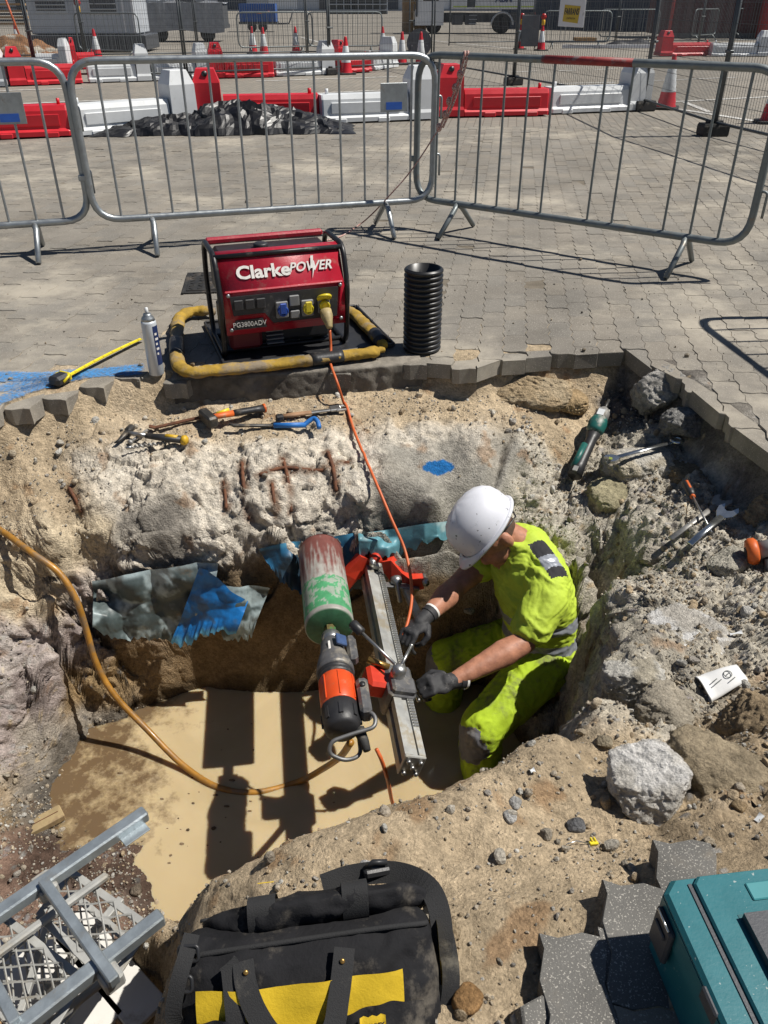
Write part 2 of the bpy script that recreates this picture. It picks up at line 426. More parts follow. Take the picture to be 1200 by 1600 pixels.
for X, Y in [(-.42, 1.22), (-.3, 1.3), (-.1, 1.42), (.1, 1.5), (.3, 1.53), (.42, 1.62)]: cw(X, Y, -1.32, 'mud')
cw(-.62, 1.0, -1.1, 'mud'); cw(-.8, .8, -.95, 'mud'); cw(-1.3, .7, -.7, 'sand'); cw(-2.2, 1.2, -.4, 'sand'); cw(-1.2, 1.1, -1.1, 'mud'); cw(-1.9, 1.8, -.55, 'clay'); cw(-2.3, 2.3, -.3, 'sand')
cw(-.5, .4, -.25, 'sand'); cw(0, .3, -.05, 'sand'); cw(-1.5, .2, -.4, 'sand')
# right bank: rubble slope
for x, y, z, k in [(850, 1130, -1.05, 'rub'), (885, 1085, -.98, 'rub'), (915, 1030, -.88, 'rub'), (905, 985, -.86, 'rub')]: cp(x, y, z, k)
for x, y, z, k in [(960, 1010, -.42, 'rub'), (940, 950, -.46, 'rub'), (905, 900, -.47, 'rub'), (900, 850, -.47, 'rub'), (850, 800, -.46, 'rub'), (815, 770, -.40, 'rub'), (870, 760, -.44, 'rub'), (830, 715, -.30, 'rub')]: cp(x, y, z, k)
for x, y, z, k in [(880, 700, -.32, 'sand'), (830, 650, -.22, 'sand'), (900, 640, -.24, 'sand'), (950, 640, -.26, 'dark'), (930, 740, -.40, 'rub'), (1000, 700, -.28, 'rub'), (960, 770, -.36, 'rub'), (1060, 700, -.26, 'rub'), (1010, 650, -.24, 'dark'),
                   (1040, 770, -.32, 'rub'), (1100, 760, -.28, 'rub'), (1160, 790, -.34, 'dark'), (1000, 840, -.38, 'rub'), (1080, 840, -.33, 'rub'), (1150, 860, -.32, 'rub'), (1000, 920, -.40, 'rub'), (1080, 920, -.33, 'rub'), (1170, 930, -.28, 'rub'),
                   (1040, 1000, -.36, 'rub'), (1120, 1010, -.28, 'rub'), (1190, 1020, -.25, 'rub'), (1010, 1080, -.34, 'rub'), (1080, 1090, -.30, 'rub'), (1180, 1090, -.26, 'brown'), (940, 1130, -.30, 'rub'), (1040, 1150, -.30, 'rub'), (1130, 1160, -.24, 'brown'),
                   (920, 1200, -.22, 'sand'), (960, 1290, -.15, 'sand'), (1030, 1300, -.13, 'sand'), (1120, 1230, -.14, 'brown'), (1190, 1160, -.16, 'brown'), (1100, 1300, -.07, 'brown'), (1190, 1280, -.06, 'brown'), (1300, 950, -.2, 'rub'), (1330, 1150, -.1, 'brown')]: cp(x, y, z, k)
for X, Y, z in [(.62, 2.0, -1.25), (.55, 2.3, -1.25), (.45, 2.55, -1.25), (.60, 1.75, -1.25), (.5, 1.9, -1.3), (.74, 2.45, -1.0), (.70, 2.2, -1.15)]: cw(X, Y, z, 'mud')
cw(1.8, 2.0, -.15, 'rub'); cw(1.7, 1.6, -.15, 'brown')

_C = np.array([[c[0], c[1], c[2]] for c in _cp]); _K = np.array([c[3] for c in _cp])
# the far wall is near vertical: the heights are joined in coordinates stretched across its line
_WL = np.array([(-1.30, 2.50), (-1.0, 2.585), (-.72, 2.635), (-.40, 2.665), (-.1, 2.69), (.15, 2.70), (.35, 2.72), (.9, 2.74)])
def stretch(P):
    t = P[:, 1] - np.interp(P[:, 0], _WL[:, 0], _WL[:, 1]); a = sstep(-1.75, -1.05, P[:, 0]) * sstep(.62, .42, P[:, 0]); Q = P.copy(); Q[:, 1] = P[:, 1] + .40 * a * np.tanh(t / .055) * np.exp(-(t / .55) ** 2); return Q
_SC = stretch(_C[:, :2])
def _fit(P, v):
    n = len(P); A = np.sqrt(((P[:, None] - P[None]) ** 2).sum(2) + .0016); A[np.arange(n), np.arange(n)] -= .003
    B = np.zeros((n + 3, n + 3)); B[:n, :n] = -A; B[:n, n] = 1; B[n, :n] = 1; B[:n, n + 1:] = P; B[n + 1:, :n] = P.T
    return np.linalg.solve(B, np.concatenate([v, np.zeros(3)]))
_W = _fit(_SC, _C[:, 2])
def base_h(P):
    P = stretch(np.asarray(P, float)); out = np.empty(len(P)); n = len(_C); c2 = (_SC ** 2).sum(1)
    for s in range(0, len(P), 40000):
        q = P[s:s + 40000]; A = -np.sqrt(np.maximum((q ** 2).sum(1)[:, None] + c2[None] - 2 * q @ _SC.T, 0) + .0016)
        out[s:s + 40000] = A @ _W[:n] + _W[n] + q @ _W[n + 1:]
    return out
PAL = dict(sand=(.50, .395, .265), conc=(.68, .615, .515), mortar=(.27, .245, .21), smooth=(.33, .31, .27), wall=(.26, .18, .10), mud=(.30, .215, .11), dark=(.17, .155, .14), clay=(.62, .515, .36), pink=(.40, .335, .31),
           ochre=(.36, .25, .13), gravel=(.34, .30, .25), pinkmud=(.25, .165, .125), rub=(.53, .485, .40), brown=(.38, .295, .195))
ROUGH = dict(mortar=.22, sand=.30, conc=1.0, smooth=.10, wall=.14, mud=.3, dark=.85, clay=.55, pink=1.0, ochre=.9, gravel=.7, pinkmud=.7, rub=1.05, brown=.75)
PEB = dict(mortar=.05, sand=.5, conc=.12, smooth=0, wall=.1, mud=.2, dark=.7, clay=.3, pink=.9, ochre=.8, gravel=1.0, pinkmud=.8, rub=1.0, brown=.7)
def kinds(P, jitter=.035):
    P = np.asarray(P, float)
    J = P + jitter * np.stack([fbm(P * 7 + o, 3) for o in (0, 40., 80.)], 1)
    pal = np.array([PAL[x] for x in _K]); rg = np.array([ROUGH[x] for x in _K]); pb = np.array([PEB[x] for x in _K])
    C = np.empty((len(P), 3)); R = np.empty(len(P)); B = np.empty(len(P)); c2 = (_C ** 2).sum(1)
    for s in range(0, len(P), 40000):
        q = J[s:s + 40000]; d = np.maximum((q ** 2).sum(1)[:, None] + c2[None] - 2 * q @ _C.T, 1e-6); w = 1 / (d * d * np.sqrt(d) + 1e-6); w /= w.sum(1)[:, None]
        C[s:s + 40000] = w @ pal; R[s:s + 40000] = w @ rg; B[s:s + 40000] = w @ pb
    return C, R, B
def spaced(knots):
    out = [knots[0][0]]
    for (a, h), (b, _) in zip(knots[:-1], knots[1:]):
        n = max(1, round((b - a) / h)); out += [a + (b - a) * (i + 1) / n for i in range(n)]
    return np.array(out)
TX = spaced([(-2.5, .03), (-1.75, .0072), (-1.24, .0032), (-.98, .0072), (1.55, .02), (2.3, .02)])
NROW = 640
def _bed(h, ed): k = sstep(-.10, .03, ed); return h * k + (-.004) * (1 - k)
def terrain():
    # rows follow the slope: every column is sampled evenly along its own profile, so steep faces stay finely meshed
    yf = np.concatenate([np.linspace(.02, .6, 30)[:-1], np.linspace(.6, 3.7, 420)[:-1], np.linspace(3.7, 4.0, 8)]); xc = TX[::2] if len(TX) % 2 else np.r_[TX[::2], TX[-1]]
    X, Y = np.meshgrid(xc, yf, indexing='ij'); P = np.stack([X.ravel(), Y.ravel()], 1); ins = inside(P); ed = np.where(ins, edge_dist(P), -edge_dist(P))
    hf = _bed(base_h(P), ed).reshape(X.shape); wt = np.where((yf > .6) & (yf < 3.65), 1.0, .25); wt = (wt[1:] + wt[:-1]) / 2
    ds = np.sqrt(np.diff(yf)[None] ** 2 + np.diff(hf, axis=1) ** 2) * wt[None]; cs = np.c_[np.zeros(len(xc)), np.cumsum(ds, 1)]; u = np.linspace(0, 1, NROW)
    Yc = np.stack([np.interp(u * c[-1], c, yf) for c in cs])
    ker = np.ones(9) / 9; Yc = np.stack([np.convolve(np.pad(Yc[:, k], 4, mode='edge'), ker, 'valid') for k in range(NROW)], 1)
    YY = np.stack([np.interp(TX, xc, Yc[:, k]) for k in range(NROW)], 1)
    P = np.stack([np.repeat(TX, NROW), YY.ravel()], 1)
    J = P + .004 * np.stack([fbm(np.c_[P * 9, np.zeros(len(P))], 4), fbm(np.c_[P * 9, np.full(len(P), 31.)], 4)], 1)
    h = base_h(J); ins = inside(P); ed = np.where(ins, edge_dist(P), -edge_dist(P)); h = _bed(h, ed)
    V = np.c_[P, h]; nx, ny = len(TX), NROW; C, R, B = kinds(V)
    I = np.arange(nx * ny).reshape(nx, ny); F = np.stack([I[:-1, :-1].ravel(), I[1:, :-1].ravel(), I[1:, 1:].ravel(), I[:-1, 1:].ravel()], 1)
    N = normals(V, F); k2 = (sstep(-.02, .05, ed) * 1.0)
    # lumps, fracture and pebbly grain pushed out along the surface
    big = ridge(V * 4.5, 3) * .018 + fbm(V * 3.1, 3) * .022
    blk = 0
    for sc, am, cr, sd in ((7.0, .026, .008, 3), (17.0, .011, .005, 5), (40.0, .0042, .002, 7)):
        Q = V * sc + .22 * np.stack([fbm(V * sc * .7 + o, 2) for o in (0, 21., 43.)], 1); d1, d2, idn, of = cells(Q, sd, True); g = d2 - d1
        blk = blk + am * sstep(0, .07, g) * (.7 * (((idn * 37) % 64) / 64 - .5) + .9 * (of * _G[(idn.astype(int) * 11) % 256]).sum(1)) - cr * (1 - sstep(0, .10, g))
    e1, e2, idm = cells(V * 34, 9); peb = np.clip(.50 - e1, 0, .4) * .022 * (((idm * 7) % 11) / 10)
    fine = fbm(V * 40, 3) * .005 + ridge(V * 17, 3) * .006
    D = R * (big * .9 + blk + fine) + B * peb
    V = V + N * (D * k2)[:, None]
    V[:, 2] = np.where(ins, V[:, 2], np.minimum(V[:, 2], -.004))
    V[:, 2] = np.where(ins & (V[:, 2] > -.012) & (ed < .25), -.012, V[:, 2])
    # colour of the earth itself: patches, stones of other colours, wetness near the water
    tone = 1 + .22 * fbm(V * 4, 4) + .10 * fbm(V * 30, 3)
    C = C * tone[:, None]
    st = (B * (((idm * 13) % 17) / 16) > .62) & (e1 < .36)
    stc = np.array([(.42, .40, .37), (.24, .22, .20), (.50, .40, .27), (.33, .30, .29)])[(idm.astype(int) * 5) % 4]
    C = np.where(st[:, None], stc * (1 + .1 * fbm(V * 50, 2))[:, None], C)
    pale = sstep(.15, .7, fbm(V * 6 + 5, 4)) * np.clip(R - .6, 0, 1) * 1.3; C = C * (1 - pale[:, None] * .6) + np.array((.76, .715, .64)) * pale[:, None] * .6
    rust = sstep(.45, .75, fbm(V * 8 + 70, 3)) * (C[:, 0] > .36); C = C * (1 - .55 * rust[:, None]) + np.array((.30, .16, .07)) * .55 * rust[:, None]
    wet = sstep(.11, .01, V[:, 2] - WATER_Z + .05 * fbm(V * 7 + 30, 3)); C = C * (1 - .58 * wet[:, None])
    r0 = np.array(ray(685, 728)); r0 /= np.linalg.norm(r0); W = V - np.array([0, 0, CAMH]); al = W @ r0; of = np.linalg.norm(W - al[:, None] * r0, axis=1); q = V[np.argmin(np.where(of < .008, al, 99))]
    tx = np.array((.93, .22, .20)); tx /= np.linalg.norm(tx); dq = V - q; al = dq @ tx; pe = np.linalg.norm(dq - al[:, None] * tx, axis=1); e = (al / .088) ** 2 + (pe / .036) ** 2 + .3 * fbm(V * 22, 3); C = np.where((e < 1)[:, None], np.array((.02, .14, .38)), C)   # sprayed survey mark
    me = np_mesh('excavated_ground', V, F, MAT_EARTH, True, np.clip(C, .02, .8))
    o = link('excavated_ground', me); tag(o, None, None, None, 'structure')
    return V.reshape(nx, ny, 3), N.reshape(nx, ny, 3), B.reshape(nx, ny), ed.reshape(nx, ny)
def earth_material():
    m = bpy.data.materials.new('earth'); m.use_nodes = True; N = m.node_tree.nodes; L = m.node_tree.links; b = N['Principled BSDF']; b.inputs['Roughness'].default_value = .95; b.inputs['Specular IOR Level'].default_value = .12
    at = N.new('ShaderNodeAttribute'); at.attribute_name = 'Col'; g = N.new('ShaderNodeTexCoord'); V = g.outputs['Object']
    def nz(sc, det, ro): n = N.new('ShaderNodeTexNoise'); n.inputs['Scale'].default_value = sc; n.inputs['Detail'].default_value = det; n.inputs['Roughness'].default_value = ro; L.new(V, n.inputs['Vector']); return n.outputs['Fac']
    def mr(v, a, c, d, e): r = N.new('ShaderNodeMapRange'); L.new(v, r.inputs[0]); r.inputs[1].default_value = a; r.inputs[2].default_value = c; r.inputs[3].default_value = d; r.inputs[4].default_value = e; return r.outputs[0]
    def mul(a, c): x = N.new('ShaderNodeMix'); x.data_type = 'RGBA'; x.blend_type = 'MULTIPLY'; x.inputs[0].default_value = 1; L.new(a, x.inputs[6]); L.new(c, x.inputs[7]); return x.outputs[2]
    def math_(o, a, c, k=None):
        x = N.new('ShaderNodeMath'); x.operation = o; L.new(a, x.inputs[0])
        if k is None: L.new(c, x.inputs[1])
        else: x.inputs[1].default_value = k
        return x.outputs[0]
    n1 = nz(38, 8, .72); n2 = nz(170, 5, .7); n3 = nz(11, 6, .65)
    vo = N.new('ShaderNodeTexVoronoi'); vo.inputs['Scale'].default_value = 115; vo.inputs['Randomness'].default_value = 1; L.new(V, vo.inputs['Vector'])
    c = mul(at.outputs['Color'], mr(n1, .3, .7, .72, 1.25)); c = mul(c, mr(n2, .3, .7, .80, 1.18)); c = mul(c, mr(n3, .3, .7, .82, 1.16))
    # single grains of another tone
    hs = N.new('ShaderNodeSeparateColor'); L.new(vo.outputs['Color'], hs.inputs[0]); gr = mr(hs.outputs[0], 0, 1, .86, 1.14); c = mul(c, gr)
    L.new(c, b.inputs['Base Color'])
    h = math_('ADD', math_('MULTIPLY', n1, None, 1.5), math_('MULTIPLY', n2, None, .55)); h = math_('SUBTRACT', h, math_('MULTIPLY', vo.outputs['Distance'], None, .34))
    bp = N.new('ShaderNodeBump'); bp.inputs['Strength'].default_value = 1; bp.inputs['Distance'].default_value = .011; L.new(h, bp.inputs['Height']); L.new(bp.outputs[0], b.inputs['Normal'])
    return m
MAT_EARTH = earth_material()
TV, TN, TB, TED = terrain(); _YM = np.maximum.accumulate(TV[:, :, 1], axis=1); TY = np.array([.02, 4.0])
def ground_z(x, y):
    """height of the finished ground at a place"""
    i = int(np.clip(np.searchsorted(TX, x), 1, len(TX) - 1)); return float(max(np.interp(y, _YM[i - 1], TV[i - 1, :, 2]), np.interp(y, _YM[i], TV[i, :, 2])) if False else np.interp(y, _YM[i], TV[i, :, 2]))
def on_ground(x, y, lift=0.0):
    """the place on the finished ground seen along one measured direction"""
    r = ray(x, y); o = Vector((0, 0, CAMH)); t = .7
    while t < 6:
        p = o + r * t
        if p.z <= (ground_z(p.x, p.y) if (TX[0] < p.x < TX[-1] and TY[0] < p.y < TY[-1]) else 0): break
        t += .004
    p = o + r * t; return Vector((p.x, p.y, p.z + lift))

# ------------------------------------------------------------------ water in the bottom
def water():
    m = bpy.data.materials.new('muddy_water'); m.use_nodes = True; N = m.node_tree.nodes; L = m.node_tree.links; b = N['Principled BSDF']
    tc = N.new('ShaderNodeTexCoord'); n1 = N.new('ShaderNodeTexNoise'); n1.inputs['Scale'].default_value = 2.2; n1.inputs['Detail'].default_value = 5; n1.inputs['Distortion'].default_value = 1.2
    L.new(tc.outputs['Object'], n1.inputs['Vector']); cr = N.new('ShaderNodeValToRGB'); L.new(n1.outputs['Fac'], cr.inputs[0])
    cr.color_ramp.elements[0].position = .3; cr.color_ramp.elements[0].color = (.43, .335, .19, 1); cr.color_ramp.elements[1].position = .72; cr.color_ramp.elements[1].color = (.53, .425, .26, 1)
    # silt and sunk dirt showing through the shallow left side
    sx = N.new('ShaderNodeSeparateXYZ'); L.new(tc.outputs['Object'], sx.inputs[0]); n3 = N.new('ShaderNodeTexNoise'); n3.inputs['Scale'].default_value = 8; n3.inputs['Detail'].default_value = 9; n3.inputs['Roughness'].default_value = .7; L.new(tc.outputs['Object'], n3.inputs['Vector'])
    sh = N.new('ShaderNodeMapRange'); sh.inputs[1].default_value = -.62; sh.inputs[2].default_value = -1.15; sh.inputs[3].default_value = -.22; sh.inputs[4].default_value = .20; L.new(sx.outputs[0], sh.inputs[0])
    ad = N.new('ShaderNodeMath'); L.new(n3.outputs['Fac'], ad.inputs[0]); L.new(sh.outputs[0], ad.inputs[1]); st = N.new('ShaderNodeMapRange'); st.inputs[1].default_value = .50; st.inputs[2].default_value = .68; L.new(ad.outputs[0], st.inputs[0])
    mx = N.new('ShaderNodeMix'); mx.data_type = 'RGBA'; L.new(st.outputs[0], mx.inputs[0]); L.new(cr.outputs[0], mx.inputs[6]); mx.inputs[7].default_value = (.15, .10, .055, 1); L.new(mx.outputs[2], b.inputs['Base Color']); b.inputs['Roughness'].default_value = .07; b.inputs['IOR'].default_value = 1.33; b.inputs['Subsurface Weight'].default_value = .75; b.inputs['Subsurface Radius'].default_value = (1.0, .7, .35); b.inputs['Subsurface Scale'].default_value = .045
    n2 = N.new('ShaderNodeTexNoise'); n2.inputs['Scale'].default_value = 9; n2.inputs['Detail'].default_value = 2; L.new(tc.outputs['Object'], n2.inputs['Vector'])
    bp = N.new('ShaderNodeBump'); bp.inputs['Distance'].default_value = .0012; L.new(n2.outputs['Fac'], bp.inputs['Height']); L.new(bp.outputs[0], b.inputs['Normal'])
    mb = MB(); mb.grid(lambda u, v: (-1.9 + 3.0 * u, .55 + 2.15 * v, WATER_Z), 12, 10)
    o = mb.build('muddy_water', m); tag(o, None, None, None, 'structure')
water()

# ------------------------------------------------------------------ paving
def _pv(n, c): return mat(n, c, .92, 0, .24, 1.7, .0026, 230, dirt=(.40, .36, .295), damt=.46, dscale=.8, speck=(.42, .39, .34), speckscale=190, speckamt=.62, spec=.2, geo=True)
MAT_PAVE = _pv('paver_concrete', (.232, .212, .182)); MAT_PAVE_B = _pv('paver_concrete_grey', (.222, .206, .18)); MAT_PAVE_C = _pv('paver_concrete_warm', (.242, .218, .183))
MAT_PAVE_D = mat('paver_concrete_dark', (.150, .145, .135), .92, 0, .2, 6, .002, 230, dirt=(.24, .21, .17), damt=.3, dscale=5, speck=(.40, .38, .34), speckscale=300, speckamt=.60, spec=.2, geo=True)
PL, PW, PT = .225, .1125, .07
def paver_outline(g=.0009):
    a = .0065; L, W = PL, PW; o = []
    xs = [-L / 2, -L * 3 / 8, -L / 8, L / 8, L * 3 / 8, L / 2]
    wv = lambda x: a * (1 if (round((x + L / 2) / (L / 8)) % 4) == 1 else -1)
    lo = [(-L / 2 + L * t, -W / 2 + s * a) for t, s in ((.0, 0), (.125, 1), (.375, -1), (.625, 1), (.875, -1))]
    ri = [(L / 2 + s * a, -W / 2 + W * t) for t, s in ((0, 0), (.3, 1), (.7, -1))]
    hi = [(L / 2 - L * t, W / 2 + s * a) for t, s in ((.0, 0), (.125, -1), (.375, 1), (.625, -1), (.875, 1))]
    le = [(-L / 2 + s * a, W / 2 - W * t) for t, s in ((0, 0), (.3, -1), (.7, 1))]
    P = lo + ri + hi + le
    return [(x * (1 - g * 2 / L), y * (1 - g * 2 / W)) for x, y in P]
POUT = paver_outline()
def paver_arrays():
    n = len(POUT); top = [(x * .990, y * .980, 0) for x, y in POUT]; mid = [(x, y, -.002) for x, y in POUT]; bot = [(x, y, -PT) for x, y in POUT]
    V = np.array(top + mid + bot); F = []
    for k in range(n):
        q = (k + 1) % n; F.append((k, n + k, n + q, q)); F.append((n + k, 2 * n + k, 2 * n + q, n + q))
    return V, F, n
PV, PF, PN = paver_arrays()
def paver_mesh(name, m):
    me = bpy.data.meshes.new(name); me.from_pydata([tuple(p) for p in PV], [], [list(range(PN))] + [list(f) for f in PF]); me.materials.append(m); return me
def paving():
    rz = math.radians(82); c, s = math.cos(rz), math.sin(rz); pos = []
    Y1 = 11.6
    for r in range(-75, 76):
        for k in range(-4, 56):
            u = (k + .5 * (r % 2)) * PL - .4; v = r * PW
            x, y = c * u - s * v, s * u + c * v
            if -.2 < y < Y1 and abs(x) < 1.0 + .62 * max(y, 0) and y < Y1 - .02 * abs(x): pos.append((x, y))
    pos = np.array(pos)
    cor = [pos + np.array([c * a - s * b, s * a + c * b]) for a, b in ((0, 0), (.07, .03), (-.07, .03), (.07, -.03), (-.07, -.03))]
    hit = sum(inside(q).astype(int) for q in cor)
    # along the far right and right edge the blocks were cut to the line of the dig
    cut = []
    near_cut = np.where((hit >= 1) & (hit <= 4) & (pos[:, 0] > .15) & (pos[:, 1] > 2.2))[0]
    for i in near_cut:
        q = pos[i]; best = None
        for a, b_ in zip(PITA, np.roll(PITA, -1, 0)):
            ab = b_ - a; t_ = np.clip(((q - a) @ ab) / (ab @ ab), 0, 1); dd = np.linalg.norm(q - a - t_ * ab)
            if best is None or dd < best[0]: best = (dd, a, ab)
        a, ab = best[1], best[2]; nn = np.array([-ab[1], ab[0]]) / np.linalg.norm(ab)
        if inside(np.array([a + ab * .5 + nn * .01]))[0]: nn = -nn
        W = [np.array([c * x_ - s * y_, s * x_ + c * y_]) + q for x_, y_ in POUT]; out = []; jit = random.uniform(-.010, .012)
        for k in range(len(W)):
            p0, p1 = W[k], W[(k + 1) % len(W)]; d0, d1 = (p0 - a) @ nn - jit, (p1 - a) @ nn - jit
            if d0 >= 0: out.append(p0)
            if d0 * d1 < 0: out.append(p0 + (p1 - p0) * d0 / (d0 - d1))
        if len(out) >= 4:
            ar = .5 * abs(sum(out[k][0] * out[(k + 1) % len(out)][1] - out[(k + 1) % len(out)][0] * out[k][1] for k in range(len(out))))
            if ar > .005: cut.append((q, out))
    pos = np.array([p for i, p in enumerate(pos) if (hit[i] == 0 if (p[0] > .15 and p[1] > 2.2) else hit[i] <= 1)])
    # leave out the inspection cover and the slab under the generator
    A = GEN_SLAB; out = ~((pos[:, 0] > A[0] - .06) & (pos[:, 0] < A[1] + .06) & (pos[:, 1] > A[2] - .03) & (pos[:, 1] < A[3] + .03)); pos = pos[out]
    zc = pos[:, 1] * CT + CAMH * ST; px = 600 + FPX * pos[:, 0] / zc; py = 800 + FPX * (CAMH * CT - pos[:, 1] * ST) / zc
    vis = (px > -15) & (px < 1215) & (py > 0) & (py < 1620); order = np.argsort(np.where(vis, zc, zc + 100)); near = set(order[:300 - len(cut)].tolist())
    root = bpy.data.objects.new('pavement', None); COL.objects.link(root); root['kind'] = 'structure'
    mm = [paver_mesh('paver', m) for m in (MAT_PAVE, MAT_PAVE_B, MAT_PAVE_C, MAT_PAVE_D)]
    VV = []; FT = []; FQ = []; rr = random.Random(3); b = 0; mis = []
    edn = edge_dist(pos)
    for i, (x, y) in enumerate(pos):
        if edn[i] < .075 and x < .15 and rr.random() < .12: continue
        lo = edn[i] < .11; dz = rr.gauss(0, .0012) - .001; tx, ty = rr.gauss(0, .05 if lo else .005), rr.gauss(0, .04 if lo else .005); dz -= rr.uniform(0, .014) if lo else 0; m = rr.choice((0, 0, 1, 2))
        flip = PI if rr.random() < .5 else 0
        if i in near:
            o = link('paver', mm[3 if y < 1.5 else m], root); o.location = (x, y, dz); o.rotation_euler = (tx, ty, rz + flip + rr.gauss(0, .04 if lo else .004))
        else:
            W = PV.copy(); W[:, 2] += W[:, 0] * ty + W[:, 1] * tx + dz; W = np.c_[W[:, 0] * c - W[:, 1] * s + x, W[:, 0] * s + W[:, 1] * c + y, W[:, 2]]
            VV.append(W); FT.append([list(b + np.arange(PN))] + [[b + q for q in f] for f in PF]); mis += [m] * (1 + len(PF)); b += len(W)
    for q, out in cut:
        n_ = len(out); loc = [(p[0] - q[0], p[1] - q[1]) for p in out]; mb = MB(); mb.smooth = False
        mb.add([(x_ * .985, y_ * .985, 0) for x_, y_ in loc] + [(x_, y_, -.003) for x_, y_ in loc] + [(x_ + random.uniform(-.003, .003), y_ + random.uniform(-.003, .003), -PT) for x_, y_ in loc], [list(range(n_))] + [(k, n_ + k, n_ + (k + 1) % n_, (k + 1) % n_) for k in range(n_)] + [(n_ + k, 2 * n_ + k, 2 * n_ + (k + 1) % n_, n_ + (k + 1) % n_) for k in range(n_)])
        o = mb.build('paver', rr.choice((MAT_PAVE, MAT_PAVE_B, MAT_PAVE_C)), root); o.location = (q[0], q[1], -.001 - rr.uniform(0, .006)); o.rotation_euler = (rr.gauss(0, .015), rr.gauss(0, .015), 0)
    me = bpy.data.meshes.new('pavers'); me.from_pydata(np.concatenate(VV).tolist(), [], [f for g in FT for f in g])
    for m in (MAT_PAVE, MAT_PAVE_B, MAT_PAVE_C): me.materials.append(m)
    me.polygons.foreach_set('material_index', mis); o = link('distant_pavers', me, root); o['kind'] = 'stuff'
    return root
# slab of old concrete the generator stands on: x0, x1, y0, y1
GEN_SLAB = (-.56, .40, 3.27, 3.42)
PAVE = paving()

def far_ground():
    m = bpy.data.materials.new('yard_paving'); m.use_nodes = True; N = m.node_tree.nodes; L = m.node_tree.links; b = N['Principled BSDF']; b.inputs['Roughness'].default_value = .92; b.inputs['Specular IOR Level'].default_value = .2
    tc = N.new('ShaderNodeTexCoord'); mp = N.new('ShaderNodeMapping'); mp.inputs['Rotation'].default_value[2] = math.radians(-82); L.new(tc.outputs['Object'], mp.inputs[0])
    br = N.new('ShaderNodeTexBrick'); br.inputs['Scale'].default_value = 1.0; br.inputs['Brick Width'].default_value = PL; br.inputs['Row Height'].default_value = PW; br.inputs['Mortar Size'].default_value = .005
    br.inputs['Color1'].default_value = (.25, .225, .19, 1); br.inputs['Color2'].default_value = (.21, .195, .17, 1); br.inputs['Mortar'].default_value = (.13, .115, .095, 1); L.new(mp.outputs[0], br.inputs['Vector'])
    nz = N.new('ShaderNodeTexNoise'); nz.inputs['Scale'].default_value = .35; nz.inputs['Detail'].default_value = 9; nz.inputs['Roughness'].default_value = .65; L.new(tc.outputs['Object'], nz.inputs['Vector'])
    mr = N.new('ShaderNodeMapRange'); mr.inputs[1].default_value = .3; mr.inputs[2].default_value = .7; mr.inputs[3].default_value = .86; mr.inputs[4].default_value = 1.22; L.new(nz.outputs['Fac'], mr.inputs[0])
    mx = N.new('ShaderNodeMix'); mx.data_type = 'RGBA'; mx.blend_type = 'MULTIPLY'; mx.inputs[0].default_value = 1; L.new(br.outputs['Color'], mx.inputs[6]); L.new(mr.outputs[0], mx.inputs[7]); L.new(mx.outputs[2], b.inputs['Base Color'])
    bed = mat('sand_bed', (.19, .165, .13), .95, 0, .25, 8, .003, 120, spec=.1)
    mb = MB(); mb.smooth = False
    x0, x1, y0, y1 = TX[0], TX[-1], TY[0], TY[-1]
    def q(a, b_, c, d, z): mb.add([(a, c, z), (b_, c, z), (b_, d, z), (a, d, z)], [(0, 1, 2, 3)])
    mb.mi = 1
    q(-9, x0, -1, y1, -.0045); q(x1, 9, -1, y1, -.0045); q(-9, 9, y1, 11.4, -.0045); q(x0, x1, -1, y0, -.007)
    mb.mi = 0
    q(-400, 400, 11.4, 800, -.003); q(-400, -9, -60, 11.4, -.003); q(9, 400, -60, 11.4, -.003); q(-9, 9, -60, -1, -.013)
    o = mb.build('yard_ground', [m, bed]); tag(o, None, None, None, 'structure')
far_ground()
# ------------------------------------------------------------------ materials shared by the site furniture
GALV = mat('galvanised_steel', (.36, .385, .40), .42, .75, .14, 22, .0004, 300, dirt=(.25, .22, .18), damt=.3, dscale=14)
GALV_D = mat('dull_galvanised_steel', (.21, .235, .24), .5, .6, .16, 18, .0004, 300, dirt=(.24, .20, .16), damt=.35, dscale=10)
RED_PL = mat('red_plastic', (.62, .018, .03), .42, 0, .12, 4, .0008, 60, dirt=(.45, .12, .10), damt=.22, dscale=7)
WHITE_PL = mat('white_plastic', (.68, .70, .71), .45, 0, .08, 4, .0008, 60, dirt=(.42, .40, .36), damt=.26, dscale=6)
BLACK_PL = mat('black_plastic', (.025, .025, .027), .45, 0, .2, 14, .0006, 120, dirt=(.14, .12, .10), damt=.28, dscale=12)
RUBBER = mat('black_rubber', (.03, .03, .03), .75, 0, .25, 20, .001, 150, dirt=(.16, .14, .11), damt=.35, dscale=15)
BLUE_PL = mat('blue_sticker', (.03, .12, .5), .45, 0, .1, 20)
WPAINT = mat('white_road_paint', (.62, .61, .58), .85, 0, .2, 9, .001, 120, dirt=(.30, .27, .23), damt=.5, dscale=11)

